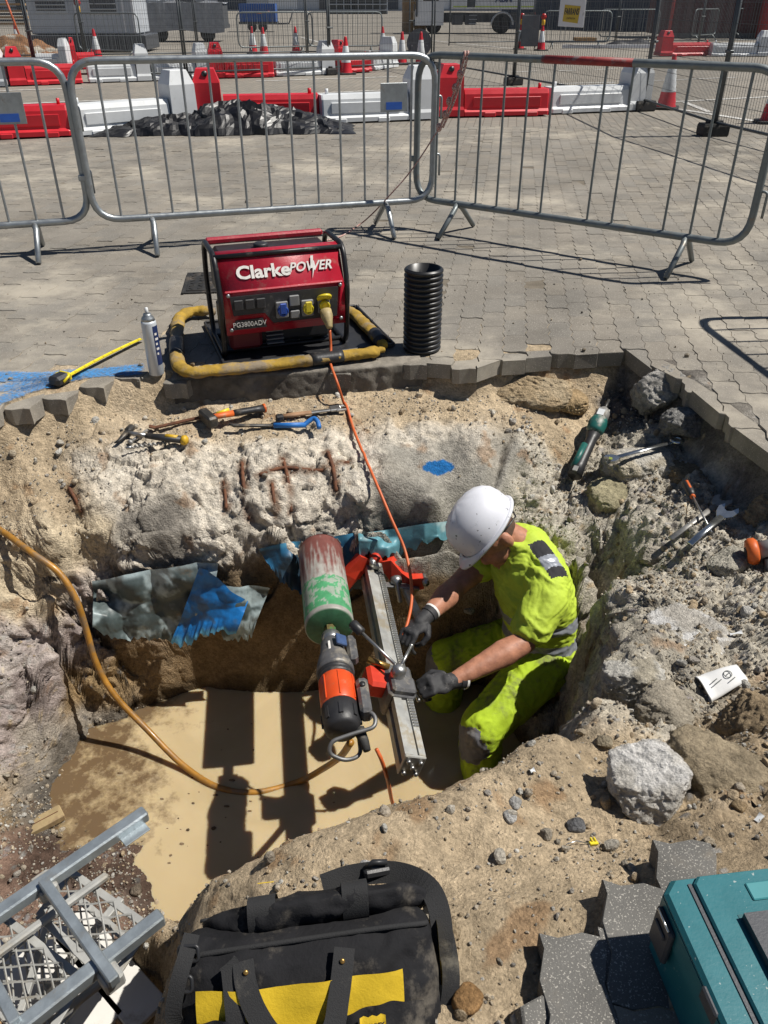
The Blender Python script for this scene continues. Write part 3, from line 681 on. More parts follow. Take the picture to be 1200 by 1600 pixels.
# ------------------------------------------------------------------ steel pedestrian barriers
def barrier_parts(root, mt, n=13, detail=True, W=2.3, plate=None, tape=None, hook=True, skip=()):
    H, B, r = 1.10, .20, .022; w = W / 2
    mb = MB(); loop = fillet([(-w, 0, B), (w, 0, B), (w, 0, H), (-w, 0, H)], .17, 6 if detail else 3, True)
    mb.tube(loop, r, 10 if detail else 5, closed=True); mb.build('frame', mt, root)
    bar = MB(); bar.tube([(0, 0, B), (0, 0, H)], .0078, 8 if detail else 4, caps=False); bme = bar.mesh('bar', mt)
    for k in range(n):
        if k in skip: continue
        x = -w + W * (k + 1) / (n + 1); o = link('bar', bme, root); o.location = (x, 0, 0)
    for s in (-1, 1):
        for t in (-1, 1):
            l = MB(); l.tube([(s * .8, 0, B), (s * .8 + .01, t * .05, B - .03), (s * .8, t * .24, .012)], [.019, .019, .017], 8 if detail else 4)
            l.build('foot', mt, root)
    if plate is not None:
        p = MB(); p.box((plate, -.012, .86), (.185, .006, .17), .002); q = p.build('identity_plate', GALV, root)
        p = MB(); p.box((plate, -.0165, .81), (.11, .002, .045)); p.build('sticker', BLUE_PL, q)
    if hook:
        p = MB(); p.tube(fillet([(w, 0, .50), (w + .05, 0, .50), (w + .05, 0, .36)], .02, 4), .008, 6); p.build('hook', mt, root)
        p = MB(); p.tube(fillet([(w, 0, .86), (w + .05, 0, .86), (w + .05, 0, .72)], .02, 4), .008, 6); p.build('hook', mt, root)
        p = MB(); p.box((-w - .03, 0, .46), (.05, .03, .035), .004); p.build('hook_eye', mt, root)
    if tape:
        p = MB(); p.tube([(tape[0], 0, H), (tape[1], 0, H)], r + .0012, 12); p.build('red_tape', mat('faded_red_tape', (.30, .035, .035), .6, 0, .3, 20, dirt=(.2, .2, .2), damt=.4, dscale=14), root)
GB = 'steel barriers round the dig'
b = thing('pedestrian_barrier', 'bright steel pedestrian barrier behind the red generator', 'barrier', (-.763, 5.70, 0), math.radians(16.4), GB)
barrier_parts(b, GALV, 13, plate=.86)
b = thing('pedestrian_barrier', 'dull steel pedestrian barrier on the right with a rope tied to its top rail', 'barrier', (1.163, 5.41, 0), math.radians(-35.7), GB)
barrier_parts(b, GALV_D, 13, tape=(-.25, .32), skip=(6, 9))
b = thing('pedestrian_barrier', 'steel pedestrian barrier cut off by the left edge of the photo', 'barrier', (-3.0, 5.06, 0), math.radians(17), GB)
barrier_parts(b, GALV, 13, plate=.80)
b = thing('pedestrian_barrier', 'steel pedestrian barrier just out of view on the right, seen by its shadow', 'barrier', (2.44, 2.97, 0), math.radians(-83), GB)
barrier_parts(b, GALV_D, 13, hook=False)

# barriers of the same kind farther off
GF = 'steel barriers standing far off in the yard'
far = thing('pedestrian_barrier', 'distant steel barrier with a dark tag, right of the two behind the white cones', 'barrier', (0, 0, 0), 0, GF)
barrier_parts(far, GALV_D, 14, detail=False, hook=False)
def far_at(x, y): return at_z(x, y, 0)
def put_far(o, x0, y0, x1, y1):
    a, b_ = far_at(x0, y0), far_at(x1, y1); m = (a + b_) / 2; o.location = (m.x, m.y, 0); o.rotation_euler = (0, 0, math.atan2(b_.y - a.y, b_.x - a.x))
put_far(far, 490, 84, 590, 83)
for (x0, y0, x1, y1, lab) in [(378, 86, 486, 84, 'distant steel barrier beside the blue trailer'), (145, 90, 205, 92, 'distant steel barrier in front of the grey plant cabinet'),
                              (850, 76, 945, 76, 'distant steel barrier lying behind the yellow and white sign'), (1062, 66, 1130, 61, 'distant steel barrier in front of the dark red container, left one'),
                              (1132, 61, 1196, 58, 'distant steel barrier in front of the dark red container, right one'), (948, 66, 1010, 66, 'distant steel barrier standing in front of the dark blue hoarding')]:
    d = dup(far, (0, 0, 0), 0, lab, GF); put_far(d, x0, y0, x1, y1)

# ------------------------------------------------------------------ water filled road barriers
def water_barrier_proto(m, red):
    body = MB(); L = 1.15
    def sec(x, k=1.0): return [(x, y * k, z) for y, z in ((-.20, .02), (-.20, .07), (-.165, .10), (-.15, .29), (-.12, .345), (.12, .345), (.15, .29), (.165, .10), (.20, .07), (.20, .02))]
    body.loft([sec(0), sec(.02), sec(L - .02), sec(L, .94)], smooth=False)
    for y in (-1, 1):
        body.box((L / 2, y * .166, .19), (L * .8, .02, .13), .006); body.box((L * .3, y * .19, .035), (.16, .04, .06), .01); body.box((L * .8, y * .19, .035), (.16, .04, .06), .01)
    pil = MB(); P = [(-.36, -.2), (-.02, -.2), (-.02, .2), (-.36, .2)]
    def ring(z, a, b_, x0=-.36, x1=-.01): return [(x0 + a, -b_, z), (x1 - a, -b_, z), (x1 - a, b_, z), (x0 + a, b_, z)]
    pil.loft([ring(.02, 0, .21), ring(.10, .0, .21), ring(.14, .01, .19), ring(.50, .015, .18), ring(.655, .07, .12), ring(.66, .075, .115)], smooth=False)
    pin = MB(); pin.tube([(L - .1, 0, .34), (L - .1, 0, .41)], .022, 8)
    cap = MB(); cap.tube([(-.19, -.10, .60), (-.19, -.165, .605)], .035, 10)
    return [(body.mesh('body', m), 'body'), (pil.mesh('pillar', m), 'pillar'), (pin.mesh('locking_pin', m), 'locking_pin'), (cap.mesh('filler_cap', BLACK_PL), 'filler_cap')]
WB = {c: water_barrier_proto(m, c == 'red') for c, m in (('red', RED_PL), ('white', WHITE_PL))}
def water_barrier(col, x0, y0, x1, y1, lab, grp):
    """x0,y0: foot of the pillar end; x1,y1: foot of the body end"""
    a, c = far_at(x0, y0), far_at(x1, y1); d = c - a; r = math.atan2(d.y, d.x); s = d.length / 1.51
    t = thing('water_barrier', lab, 'barrier', (a.x + math.cos(r) * .36 * s, a.y + math.sin(r) * .36 * s, 0), r, grp)
    for me, nm in WB[col]: o = link(nm, me, t); o.scale = (s, 1, 1)
G1 = 'plastic barriers of the nearer row'; G2 = 'plastic barriers of the farther row'
water_barrier('red', -75, 218, 113, 211, 'red plastic road barrier at the left edge of the nearer row', G1)
water_barrier('white', 303, 196, 116, 212, 'white plastic road barrier left of the crumpled black sheeting', G1)
water_barrier('red', 306, 194, 498, 190, 'red plastic road barrier behind the crumpled black sheeting', G1)
water_barrier('white', 672, 185, 500, 192, 'white plastic road barrier right of the black sheeting', G1)
water_barrier('red', 680, 182, 850, 179, 'red plastic road barrier behind the rope on the right barrier', G1)
water_barrier('white', 1005, 171, 852, 177, 'white plastic road barrier beside the nearest traffic cone', G1)
for c, x0, y0, x1, y1, lab in [('white', 14, 135, -90, 136, 'white plastic road barrier cut off at the left, farther row'), ('red', 16, 134, 128, 130, 'red plastic road barrier in front of the dirt heap'),
                               ('white', 236, 126, 139, 129, 'white plastic road barrier in front of the grey plant cabinet'), ('white', 326, 123, 238, 126, 'white plastic road barrier between white and red pillars, farther row'),
                               ('red', 328, 122, 427, 120, 'red plastic road barrier of the farther row left of the middle'), ('white', 520, 116, 428, 119, 'white plastic road barrier in the middle of the farther row'),
                               ('red', 522, 115, 574, 112, 'short looking red plastic road barrier with a cone before it'), ('white', 611, 105, 575, 110, 'white plastic road barrier at the right end of the farther row'),
                               ('red', 1026, 88, 1106, 87, 'red plastic road barrier far right under the dark red container'), ('white', 1200, 88, 1108, 88, 'white plastic road barrier at the far right edge'),
                               ('red', 114, 108, 150, 107, 'red plastic road barrier seen end on behind the farther row'), ('white', 112, 110, 60, 110, 'white plastic pillar block behind the red one by the dirt heap')]:
    water_barrier(c, x0, y0, x1, y1, lab, G2)

# ------------------------------------------------------------------ traffic cones
def cone_parts():
    b_ = MB(); b_.prism([(x, y) for x, y in ((-.19, -.15), (-.15, -.19), (.15, -.19), (.19, -.15), (.19, .15), (.15, .19), (-.15, .19), (-.19, .15))], 0, .035, inset=.006)
    c_ = MB(); c_.lathe([(.145, .035), (.135, .06), (.105, .24), (.056, .55), (.03, .715), (.026, .73), (0, .732)], 16, caps=False)
    s_ = MB(); s_.lathe([(.108, .235), (.1075, .24), (.0585, .55), (.057, .553)], 16, caps=False)
    return [(b_.mesh('base', RUBBER), 'base'), (c_.mesh('cone_body', RED_PL), 'cone_body'), (s_.mesh('white_sleeve', WHITE_PL), 'white_sleeve')]
CONE = cone_parts()
def cone(x, y, lab, s=1.0, lean=0.0):
    p = far_at(x, y); t = thing('traffic_cone', lab, 'cone', p, random.uniform(0, 1), 'traffic cones', rot=(lean, 0, random.uniform(-.4, .4)))
    for me, nm in CONE: o = link(nm, me, t); o.scale = (s, s, s)
    return t
cone(1040, 170, 'nearest red and white traffic cone standing beside the white road barrier')
cone(1203, 192, 'traffic cone half cut off by the right edge of the photo')
cone(628, 101, 'leaning red traffic cone left of the round black sign')
cone(657, 101, 'red traffic cone in front of the round black sign')
cone(541, 116, 'slim red and white cone in front of the short red barrier')
cone(463, 84, 'traffic cone with a red lamp by the distant barriers')
cone(396, 84, 'traffic cone beside the blue trailer')
cone(413, 86, 'faded traffic cone right of the one beside the trailer')
cone(153, 92, 'thin traffic cone leaning before the grey plant cabinet')
cone(812, 77, 'traffic cone with a lamp, left of the dark folded sign')
cone(845, 79, 'traffic cone with a lamp, right of the dark folded sign')
cone(598, 84, 'small dark red cone behind the end of the farther row')
cone(30, 74, 'small red cone by the orange fence post on the left')
LAMP_R = mat('lamp_red', (.5, .01, .01), .3); LAMP_Y = mat('lamp_yellow', (.75, .42, .02), .35)
def road_lamp(x, y, z, lab):
    p = at_z(x, y, 0); t = thing('road_lamp', lab, 'lamp', (p.x, p.y, z), 0, 'warning lamps')
    m = MB(); m.lathe([(.05, 0), (.06, .02), (.06, .14), (.05, .15)], 12); m.build('battery_case', LAMP_Y, t)
    m = MB(); m.lathe([(.085, -.03), (.09, 0), (.085, .03)], 14, TR((0, 0, .235), (PI / 2, 0, 0))); m.build('lens', LAMP_R, t)
road_lamp(812, 77, .72, 'red and yellow warning lamp on the cone left of the folded sign')
road_lamp(845, 79, .72, 'red and yellow warning lamp on the cone right of the folded sign')
road_lamp(136, 93, 1.12, 'red and yellow warning lamp on a barrier before the grey plant cabinet')

# ------------------------------------------------------------------ mesh fence panels
FENCE = mat('fence_steel', (.11, .12, .125), .5, .5, .15, 12, dirt=(.2, .17, .14), damt=.3)
WIRE = mat('fence_wire', (.13, .14, .145), .55, .3, .1, 12)
def panel_meshes(L=3.45, H=2.0):
    post = MB(); post.tube([(0, 0, .05), (0, 0, H)], .021, 8); rail = MB(); rail.tube([(.02, 0, 0), (L - .02, 0, 0)], .017, 8)
    w = MB(); w.smooth = False; n = 62
    for k in range(1, n): x = L * k / n; w.tube([(x, 0, .15), (x, 0, H)], .003, 3, caps=False)
    for k in range(1, 9): z = .15 + (H - .15) * k / 9; w.tube([(0, .003, z), (L, .003, z)], .003, 3, caps=False)
    f = MB(); f.loft([[(x * k, y * k, z) for x, y in ((-.16, -.11), (.16, -.11), (.16, .11), (-.16, .11))] for k, z in ((.94, 0), (1, .02), (1, .11), (.92, .14))], smooth=False); f.box((0, 0, .155), (.2, .08, .04), .01)
    cl = MB(); cl.box((0, 0, 0), (.14, .05, .03), .006)
    return post.mesh('post', FENCE), rail.mesh('rail', FENCE), w.mesh('wire_mesh', WIRE), f.mesh('fence_foot', RUBBER), cl.mesh('clip', FENCE)
FP = panel_meshes()
def fence_panel(a, c, lab, grp, foot=None):
    a, c = Vector((a.x, a.y, 0)), Vector((c.x, c.y, 0)); d = c - a; r = math.atan2(d.y, d.x); s = d.length / 3.45
    t = thing('mesh_fence_panel', lab, 'fence', a + d * .01, r, grp)
    for x in (0, 3.45 * s * .985): o = link('post', FP[0], t); o.location = (x, 0, 0)
    for z in (.15, 1.99): o = link('rail', FP[1], t); o.location = (0, 0, z); o.scale = (s * .985, 1, 1)
    o = link('wire_mesh', FP[2], t); o.scale = (s * .985, 1, 1); o['kind'] = 'stuff'
    o = link('clip', FP[4], t); o.location = (3.45 * s, 0, .9); o = link('clip', FP[4], t); o.location = (3.45 * s, 0, 1.6)
    if foot:
        q = tag(link('fence_foot', FP[3]), foot, 'fence foot', 'feet of the mesh fence'); q.location = c; q.rotation_euler = (0, 0, r + PI / 2)
GX = 'mesh fence panels across the yard'
pts = [(-160, 134), (60, 130), (292, 126), (515, 117), (674, 108)]; P3 = [far_at(*p) for p in pts]
labs = ['mesh fence panel at the left edge behind the farther barrier row', 'mesh fence panel in front of the grey plant cabinet', 'mesh fence panel in front of the grey tarpaulin trailer', 'mesh fence panel in front of the two distant barriers']
for i in range(4): fence_panel(P3[i], P3[i + 1], labs[i], GX, ['black fence foot at the left of the farther row', 'black fence foot behind the farther row by the white barrier', 'black fence foot behind the farther row by the red barrier', 'black fence foot under the posts left of the truck'][i])
P4 = [far_at(676, 108), far_at(1003, 173), far_at(1112, 212), far_at(1420, 292)]
P4.insert(1, P4[0].lerp(P4[1], .5))
labs = ['mesh fence panel in front of the white truck', 'mesh fence panel carrying the yellow and white sign', 'mesh fence panel behind the nearest traffic cone', 'mesh fence panel running out of the photo on the right']
for i in range(4): fence_panel(P4[i], P4[i + 1], labs[i], GX, ['black fence foot right of the white truck', 'black fence foot at the white pillar by the nearest cone', 'black block fence foot right of the nearest cone', None][i])
B5 = [far_at(x, y) for x, y in ((-40, 97), (135, 95), (310, 92), (480, 90), (640, 88))]
for i, lab in enumerate(('second row mesh fence panel behind the dirt heap', 'second row mesh fence panel right behind the grey plant cabinet front', 'second row mesh fence panel before the tarpaulin trailer', 'second row mesh fence panel left of the two leaning cones')): fence_panel(B5[i], B5[i + 1], lab, GX)
B6 = [far_at(x, y) for x, y in ((700, 74), (830, 72), (960, 71), (1090, 70), (1215, 69))]
for i, lab in enumerate(('far mesh fence panel right of the truck', 'far mesh fence panel behind the yellow and white sign', 'far mesh fence panel behind the heap of dark sheeting', 'far mesh fence panel before the dark red container')): fence_panel(B6[i], B6[i + 1], lab, GX)
MB_ORANGE = mat('orange_paint_steel', (.55, .10, .02), .5)
# tall orange post leaning in the dirt heap
a = far_at(44, 92); o = MB(); o.tube([(0, 0, 0), (-.45, .2, 1.9)], .03, 8); tag(o.build('leaning_post', MB_ORANGE), 'orange steel post leaning over the dirt heap', 'post').location = a

# ------------------------------------------------------------------ bay lines painted on the yard
def stripe(x0, y0, x1, y1, w, lab=None):
    a, c = far_at(x0, y0), far_at(x1, y1); d = (c - a).normalized(); n = Vector((-d.y, d.x, 0)) * w / 2; z = Vector((0, 0, .0045))
    m = MB(); m.add([a - n + z, c - n + z, c + n + z, a + n + z], [(0, 1, 2, 3)], smooth=False); o = m.build('painted_line', WPAINT); o['kind'] = 'structure'
for s in [(-60, 166, 236, 154, .10), (400, 150, 690, 137, .10), (-60, 144, 130, 138, .10), (400, 127, 620, 120, .10), (870, 131, 960, 129, .09), (1000, 127, 1150, 121, .09), (1000, 162, 1210, 151, .10), (1010, 163, 1210, 194, .12), (1070, 160, 1110, 176, .10), (640, 60, 800, 76, .12), (800, 113, 840, 111, .09), (870, 111, 900, 110, .09), (930, 109, 960, 108, .09), (470, 58, 520, 72, .12)]: stripe(*s)
# ------------------------------------------------------------------ things at the far side of the yard
GREY_P = mat('grey_painted_steel', (.50, .53, .57), .5, .0, .08, 3, dirt=(.34, .34, .34), damt=.25, dscale=3)
DGREY_P = mat('dark_grey_panel', (.07, .075, .085), .5, .1, .15, 5)
WHITE_P = mat('white_painted_steel', (.78, .79, .80), .45, 0, .06, 3, dirt=(.4, .39, .37), damt=.25, dscale=4)
NAVY = mat('navy_sheet', (.03, .045, .075), .6, 0, .15, 2); MAROON = mat('maroon_sheet', (.085, .02, .025), .6, 0, .15, 2)
TARP_G = mat('grey_tarpaulin', (.33, .345, .37), .5, 0, .2, 5, .01, 6); TARP_B = mat('blue_tarpaulin', (.03, .11, .38), .45, 0, .2, 4, .01, 6)
GLASS_D = mat('dark_glass', (.02, .025, .03), .08, 0, 0, spec=.8); TYRE = mat('tyre', (.025, .025, .025), .85, 0, .2, 10); YELLOW_P = mat('yellow_paint', (.62, .43, .02), .5)
TIMBER = mat('plywood', (.40, .25, .12), .7, 0, .2, 4); LIME = mat('lime_stripe', (.55, .7, .08), .5); DBLUE_T = mat('dark_blue_print', (.02, .05, .18), .5)

def plant_cabinet():
    p = far_at(60, 83); t = thing('plant_cabinet', 'large grey steel plant cabinet with louvred vents on a skid', 'cabinet', (p.x - .2, p.y + .3, 0), math.radians(3))
    W, D, H = 3.3, 2.0, 2.3; m = MB(); m.box((W / 2, D / 2, .5 + H / 2), (W, D, H), .03); m.build('case', GREY_P, t)
    m = MB(); m.box((W / 2 + .1, D / 2 - .02, .27), (W + .3, D + .2, .42), .02); m.build('skid', DGREY_P, t)
    for x, z, w, h in ((.75, 1.5, .9, .75), (2.35, 1.6, .8, 1.0)):
        m = MB(); m.box((x, -.015, z), (w + .14, .03, h + .14), .01); v = m.build('vent', GREY_P, t)
        m = MB(); m.box((x, -.034, z), (w, .01, h)); m.build('backing', DGREY_P, v)
        for k in range(7): m = MB(); m.box((x, -.045, z - h / 2 + h * (k + .5) / 7), (w, .02, .025), rot=(.5, 0, 0)); m.build('slat', GREY_P, v)
    for x in (1.5, 2.95, 3.24): m = MB(); m.box((x, -.02, 1.6), (.07, .04, 2.1)); m.build('corner_strip', WHITE_P, t)
    for x, z in ((.6, 2.5), (1.85, 2.4)): m = MB(); m.box((x, -.02, z), (.5, .03, .3), .01); m.build('hatch', DGREY_P, t)
    for x in (1.5, 2.1): m = MB(); m.tube(fillet([(x, -.01, 1.3), (x, -.07, 1.3), (x, -.07, 1.5), (x, -.01, 1.5)], .02, 3), .015, 6); m.build('handle', DGREY_P, t)
    c = far_at(205, 80); l = thing('caged_ladder_tower', 'white slatted side frame standing right of the grey plant cabinet', 'frame', (c.x - .05, c.y + .4, 0), 0)
    for x in (0, .45): m = MB(); m.box((x, 0, 1.5), (.05, .05, 3.0)); m.build('upright', WHITE_P, l)
    for k in range(12): m = MB(); m.box((.225, 0, .3 + .24 * k), (.4, .04, .05)); m.build('rung', WHITE_P, l)
plant_cabinet()
def dirt_heap():
    p = far_at(30, 92); n = 46; V = []; F = []
    X, Y = np.meshgrid(np.linspace(-1.6, 1.5, n), np.linspace(-.8, .9, n), indexing='ij'); P = np.c_[X.ravel(), Y.ravel(), np.zeros(n * n)]
    h = .62 * np.clip(1 - np.sqrt((P[:, 0] / 1.45) ** 2 + (P[:, 1] / .8) ** 2), 0, 1) ** .8; h += (fbm(P * 3, 4) * .12 + ridge(P * 6, 3) * .03) * (h > .01); P[:, 2] = h - .02
    I = np.arange(n * n).reshape(n, n); F = np.stack([I[:-1, :-1].ravel(), I[1:, :-1].ravel(), I[1:, 1:].ravel(), I[:-1, 1:].ravel()], 1)
    c = np.where((fbm(P * 2.5 + 4, 3) > .1)[:, None], np.array((.40, .36, .30)), np.array((.26, .14, .075)))
    o = link('dirt_heap', np_mesh('dirt_heap', P, F, MAT_EARTH, True, c)); o.location = p; tag(o, 'heap of red brown dirt and rubble at the far left', 'dirt heap')
dirt_heap()
def wheel(x, y, z, r, w, par, nm='wheel'):
    m = MB(); m.lathe([(r * .55, -w / 2), (r * .95, -w / 2), (r, -w * .3), (r, w * .3), (r * .95, w / 2), (r * .55, w / 2)], 20, TR((x, y, z), (PI / 2, 0, 0))); o = m.build(nm, TYRE, par)
    m = MB(); m.lathe([(.02, -w * .4), (r * .56, -w * .48), (r * .56, w * .48), (.02, w * .4)], 14, TR((x, y, z), (PI / 2, 0, 0))); m.build('rim', GREY_P, o)
def truck():
    # body runs along +x, cab at the left
    p = far_at(648, 53); t = thing('box_truck', 'white box truck parked at the back of the yard', 'truck', (p.x, p.y, 0), math.radians(-2)); L = 7.4; t.scale = (.80, .80, .80)
    m = MB(); pr = [(0, .45), (0, 1.2), (.12, 1.5), (.35, 2.75), (.6, 2.85), (1.75, 2.85), (1.75, .45)]
    m.prism([(x, z) for x, z in pr], -2.3, 0, TR((0, 0, 0), (PI / 2, 0, 0)) @ TR((0, 0, 0))); cabo = m.build('cab', WHITE_P, t)
    m = MB(); m.box((.95, -.012, 2.1), (.95, .02, .75), .01); m.build('side_window', GLASS_D, cabo)
    m = MB(); m.box((.225, 1.15, 2.1), (.03, 2.0, 1.0), rot=(0, .185, 0)); m.build('windscreen', GLASS_D, cabo)
    m = MB(); m.box((-.015, 1.15, 1.0), (.05, 1.9, .35), .01); m.build('grille', DGREY_P, cabo)
    m = MB(); m.box((-.04, 1.15, .55), (.12, 2.3, .32), .03); m.build('bumper', DGREY_P, cabo)
    m = MB(); m.box((.1, -.06, 1.35), (.1, .06, .9), .02); m.build('mirror_arm', DGREY_P, cabo)
    m = MB(); m.box((4.75, 1.15, 2.55), (5.1, 2.4, 2.5), .02); bo = m.build('box_body', WHITE_P, t)
    m = MB(); m.box((4.75, -.055, 1.43), (4.9, .01, .06)); m.build('lime_stripe', LIME, bo)
    m = MB(); m.box((3.4, -.055, 1.85), (.5, .012, .9)); m.build('side_locker', DGREY_P, bo)
    text_part('lettering', 'ABM', .50, TR((5.35, -.065, 1.82), (PI / 2, 0, 0)), DBLUE_T, bo, bold=.02)
    m = MB(); m.box((4.6, 1.15, .85), (5.6, 1.1, .5)); m.build('chassis', DGREY_P, t)
    for x in (2.6, 3.4): m = MB(); m.box((x, .15, .75), (.7, .35, .55), .05); m.build('side_tank', DGREY_P, t)
    for k in range(3): m = MB(); m.box((3.55, -.05, .55 + .22 * k), (.5, .08, .03)); m.build('step', GREY_P, t)
    for x in (1.15, 5.35):
        wheel(x, .25, .48, .48, .3, t); wheel(x, 2.05, .48, .48, .3, t)
    m = MB(); m.tube([(5.35 + .66 * math.cos(a), .12, .48 + .66 * math.sin(a)) for a in np.linspace(0, PI, 12)], .06, 6); m.build('mudguard', GREY_P, t)
    m = MB(); m.box((7.3, .1, .9), (.1, .1, .5)); m.build('rear_light', LAMP_R, t)
truck()
def hoarding():
    a, c = far_at(782, 44), far_at(1030, 50); d = c - a; r = math.atan2(d.y, d.x)
    t = thing('site_hoarding', 'dark blue steel hoarding along the far right of the yard', 'hoarding', a, r); n = 9
    for k in range(n):
        m = MB(); w = d.length / n; m.box((w * (k + .5), 0, 1.5), (w - .04, .08, 3.0), .01); m.build('panel', NAVY, t)
    for k, x in ((0, .78), (1, .30)):
        m = MB(); m.box((d.length * x, -.06, 1.7), (.22, .02, .45)); m.build('notice', WHITE_P, t)
    a, c = far_at(1031, 60), far_at(1330, 60); d = c - a; r = math.atan2(d.y, d.x); L = d.length
    t = thing('container', 'dark red corrugated container at the far right', 'container', a, r)
    m = MB(); m.box((L / 2, 1.2, 1.5), (L, 2.3, 2.7), .02); bo = m.build('shell', MAROON, t)
    for k in range(28): m = MB(); m.box((L * (k + .5) / 28, .03, 1.5), (L / 56, .06, 2.5)); m.build('rib', MAROON, bo)
    m = MB(); m.box((L / 2, .02, .1), (L, .14, .18)); m.build('bottom_rail', DGREY_P, t)
    for x, lab in ((1040, 'red steel column against the left end of the dark red container'), (1192, 'bright red drum shaped tank before the dark red container')):
        q = far_at(x, 60); m = MB()
        if x < 1100: m.tube([(0, 0, 0), (0, 0, 3)], .07, 8)
        else: m.lathe([(.42, 0), (.45, .05), (.45, 1.35), (.40, 1.5), (.2, 1.56), (0, 1.57)], 18)
        tag(m.build('column' if x < 1100 else 'tank', mat('dull_red_paint', (.36, .03, .03), .5), None), lab, 'column' if x < 1100 else 'tank').location = (q.x, q.y - .3, 0)
hoarding()
def trailers():
    p = far_at(205, 66); t = thing('tarpaulin_trailer', 'flatbed trailer with a sagging grey tarpaulin', 'trailer', p, math.radians(1)); L = 4.4; t.scale = (.85, .85, .85)
    m = MB()
    def side(u, v): return (L * u, -.03 - .04 * math.sin(u * 40) * v - .02 * math.sin(u * 93 + 2), .42 + 1.15 * v - .06 * math.sin(u * 9) * (1 - v))
    m.grid(side, 60, 6); m.grid(lambda u, v: (L * u, -.03 + 1.9 * v, 1.57 + .06 * math.sin(u * 17) * math.sin(v * 3.1)), 40, 8); m.build('tarpaulin', TARP_G, t)
    m = MB(); m.box((L / 2, .95, .62), (L, 1.9, .16)); m.box((L / 2, .95, 1.0), (L - .1, 1.8, .9)); m.build('bed', DGREY_P, t)
    for x in (.8, 1.4, 3.6): wheel(x, .1, .34, .34, .2, t)
    for k, (x, h) in enumerate(((1.1, .5), (1.9, .35), (2.7, .6), (3.3, .3))):
        m = MB(); m.box((x, .9, 1.6 + h / 2), (.5, .6, h), .05); m.build('load', (GREY_P, WHITE_P, DGREY_P, TARP_G)[k], t)
    p = far_at(376, 50); t = thing('covered_trailer', 'small trailer under a bright blue cover', 'trailer', p, math.radians(1)); L = 2.1; t.scale = (.9, .9, .9)
    m = MB(); m.loft([[(x, y, z) for x, y in ((0, 0), (L, 0), (L, 1.3), (0, 1.3))] for z in (.5, 1.25, 1.4)], smooth=False); m.build('cover', TARP_B, t)
    m = MB(); m.box((L / 2, .65, .45), (L + .1, 1.4, .12)); m.build('bed', DGREY_P, t)
    for x in (.7, 1.3): wheel(x, .05, .26, .26, .16, t)
    m = MB(); m.tube([(L, .6, .4), (L + .7, .6, .42), (L + 1.0, .6, 1.1)], .045, 6); m.build('drawbar', DGREY_P, t)
    m = MB(); m.tube([(.75, -.012, .98), (1.2, -.02, .92), (1.75, -.012, 1.02)], .025, 5); m.build('painted_swoosh', mat('orange_print', (.6, .16, .05), .5), t)
    # plywood stack left of the truck, far stores
    p = far_at(628, 52); t = thing('plywood_crate', 'tall plywood crate standing left of the white truck', 'crate', p, 0)
    for x in (0, .62): m = MB(); m.box((x + .3, .4, 1.3), (.58, .8, 2.6), .01); m.build('side_panel', TIMBER, t)
    for z in (.3, 1.3, 2.3): m = MB(); m.box((.6, -.03, z), (1.2, .05, .12)); m.build('batten', TIMBER, t)
    for (x, y, w, h, m_, nm, lab, cat) in ((5, 40, 3.0, 1.3, DGREY_P, 'stack_of_boards', 'dark stack of boards at the far left edge', 'boards'), (455, 12, 5, 2, DGREY_P, 'parked_van', 'dark van parked at the very back left of the middle', 'van'), (492, 14, 4.5, 2, NAVY, 'parked_van', 'dark blue van parked at the very back, right of the other', 'van'), (405, 12, 3, 1.6, YELLOW_P, 'parked_car', 'small yellow vehicle at the very back', 'car'), (560, 22, 7, 2.4, GREY_P, 'storage_rack', 'grey steel storage racks at the back of the yard', 'rack')):
        p = far_at(x, y); t = thing(nm, lab, cat, p, 0)
        if nm == 'storage_rack':
            for k in range(9): q = MB(); q.box((-w / 2 + w * k / 8, 0, h / 2), (.1, .1, h)); q.build('upright', m_, t)
            for k in range(4): q = MB(); q.box((0, .1, .4 + .6 * k), (w, .9, .1)); q.build('shelf', m_, t)
            q = MB(); q.box((0, .6, h / 2), (w, .05, h)); q.build('back_panel', DGREY_P, t)
        elif nm == 'stack_of_boards':
            for k in range(7): q = MB(); q.box((random.uniform(-.1, .1), .4, .1 + .18 * k), (w, .9, .12)); q.build('board', m_ if k % 2 else TIMBER, t)
        else:
            q = MB(); q.prism([(-w / 2, .35), (-w / 2, h * .55), (-w * .38, h * .6), (-w * .25, h), (w * .42, h), (w / 2, h * .55), (w / 2, .35)], 0, 1.9, TR((0, 1.9, 0), (PI / 2, 0, 0))); bo = q.build('body', m_, t)
            q = MB(); q.box((0, -.01, h * .78), (w * .55, .03, h * .25)); q.build('window', GLASS_D, bo)
            for xx in (-w * .3, w * .3): wheel(xx, .1, .32, .32, .2, t)
trailers()
def far_wall():
    # the long grey shed that closes the yard
    t = thing('long_shed', 'long grey shed far behind the yard', 'building', (-70, 150, 0), 0)
    m = MB(); m.box((70, 4, 3.5), (170, 8, 7)); m.build('wall', GREY_P, t)
    for k in range(20): m = MB(); m.box((-10 + 8 * k, -.06, 2.0), (4.5, .1, 3.6)); m.build('door', (DGREY_P, NAVY, WHITE_P)[k % 3], t)
    m = MB(); m.box((70, 4, 7.2), (172, 9, .5)); m.build('roof', DGREY_P, t)
far_wall()
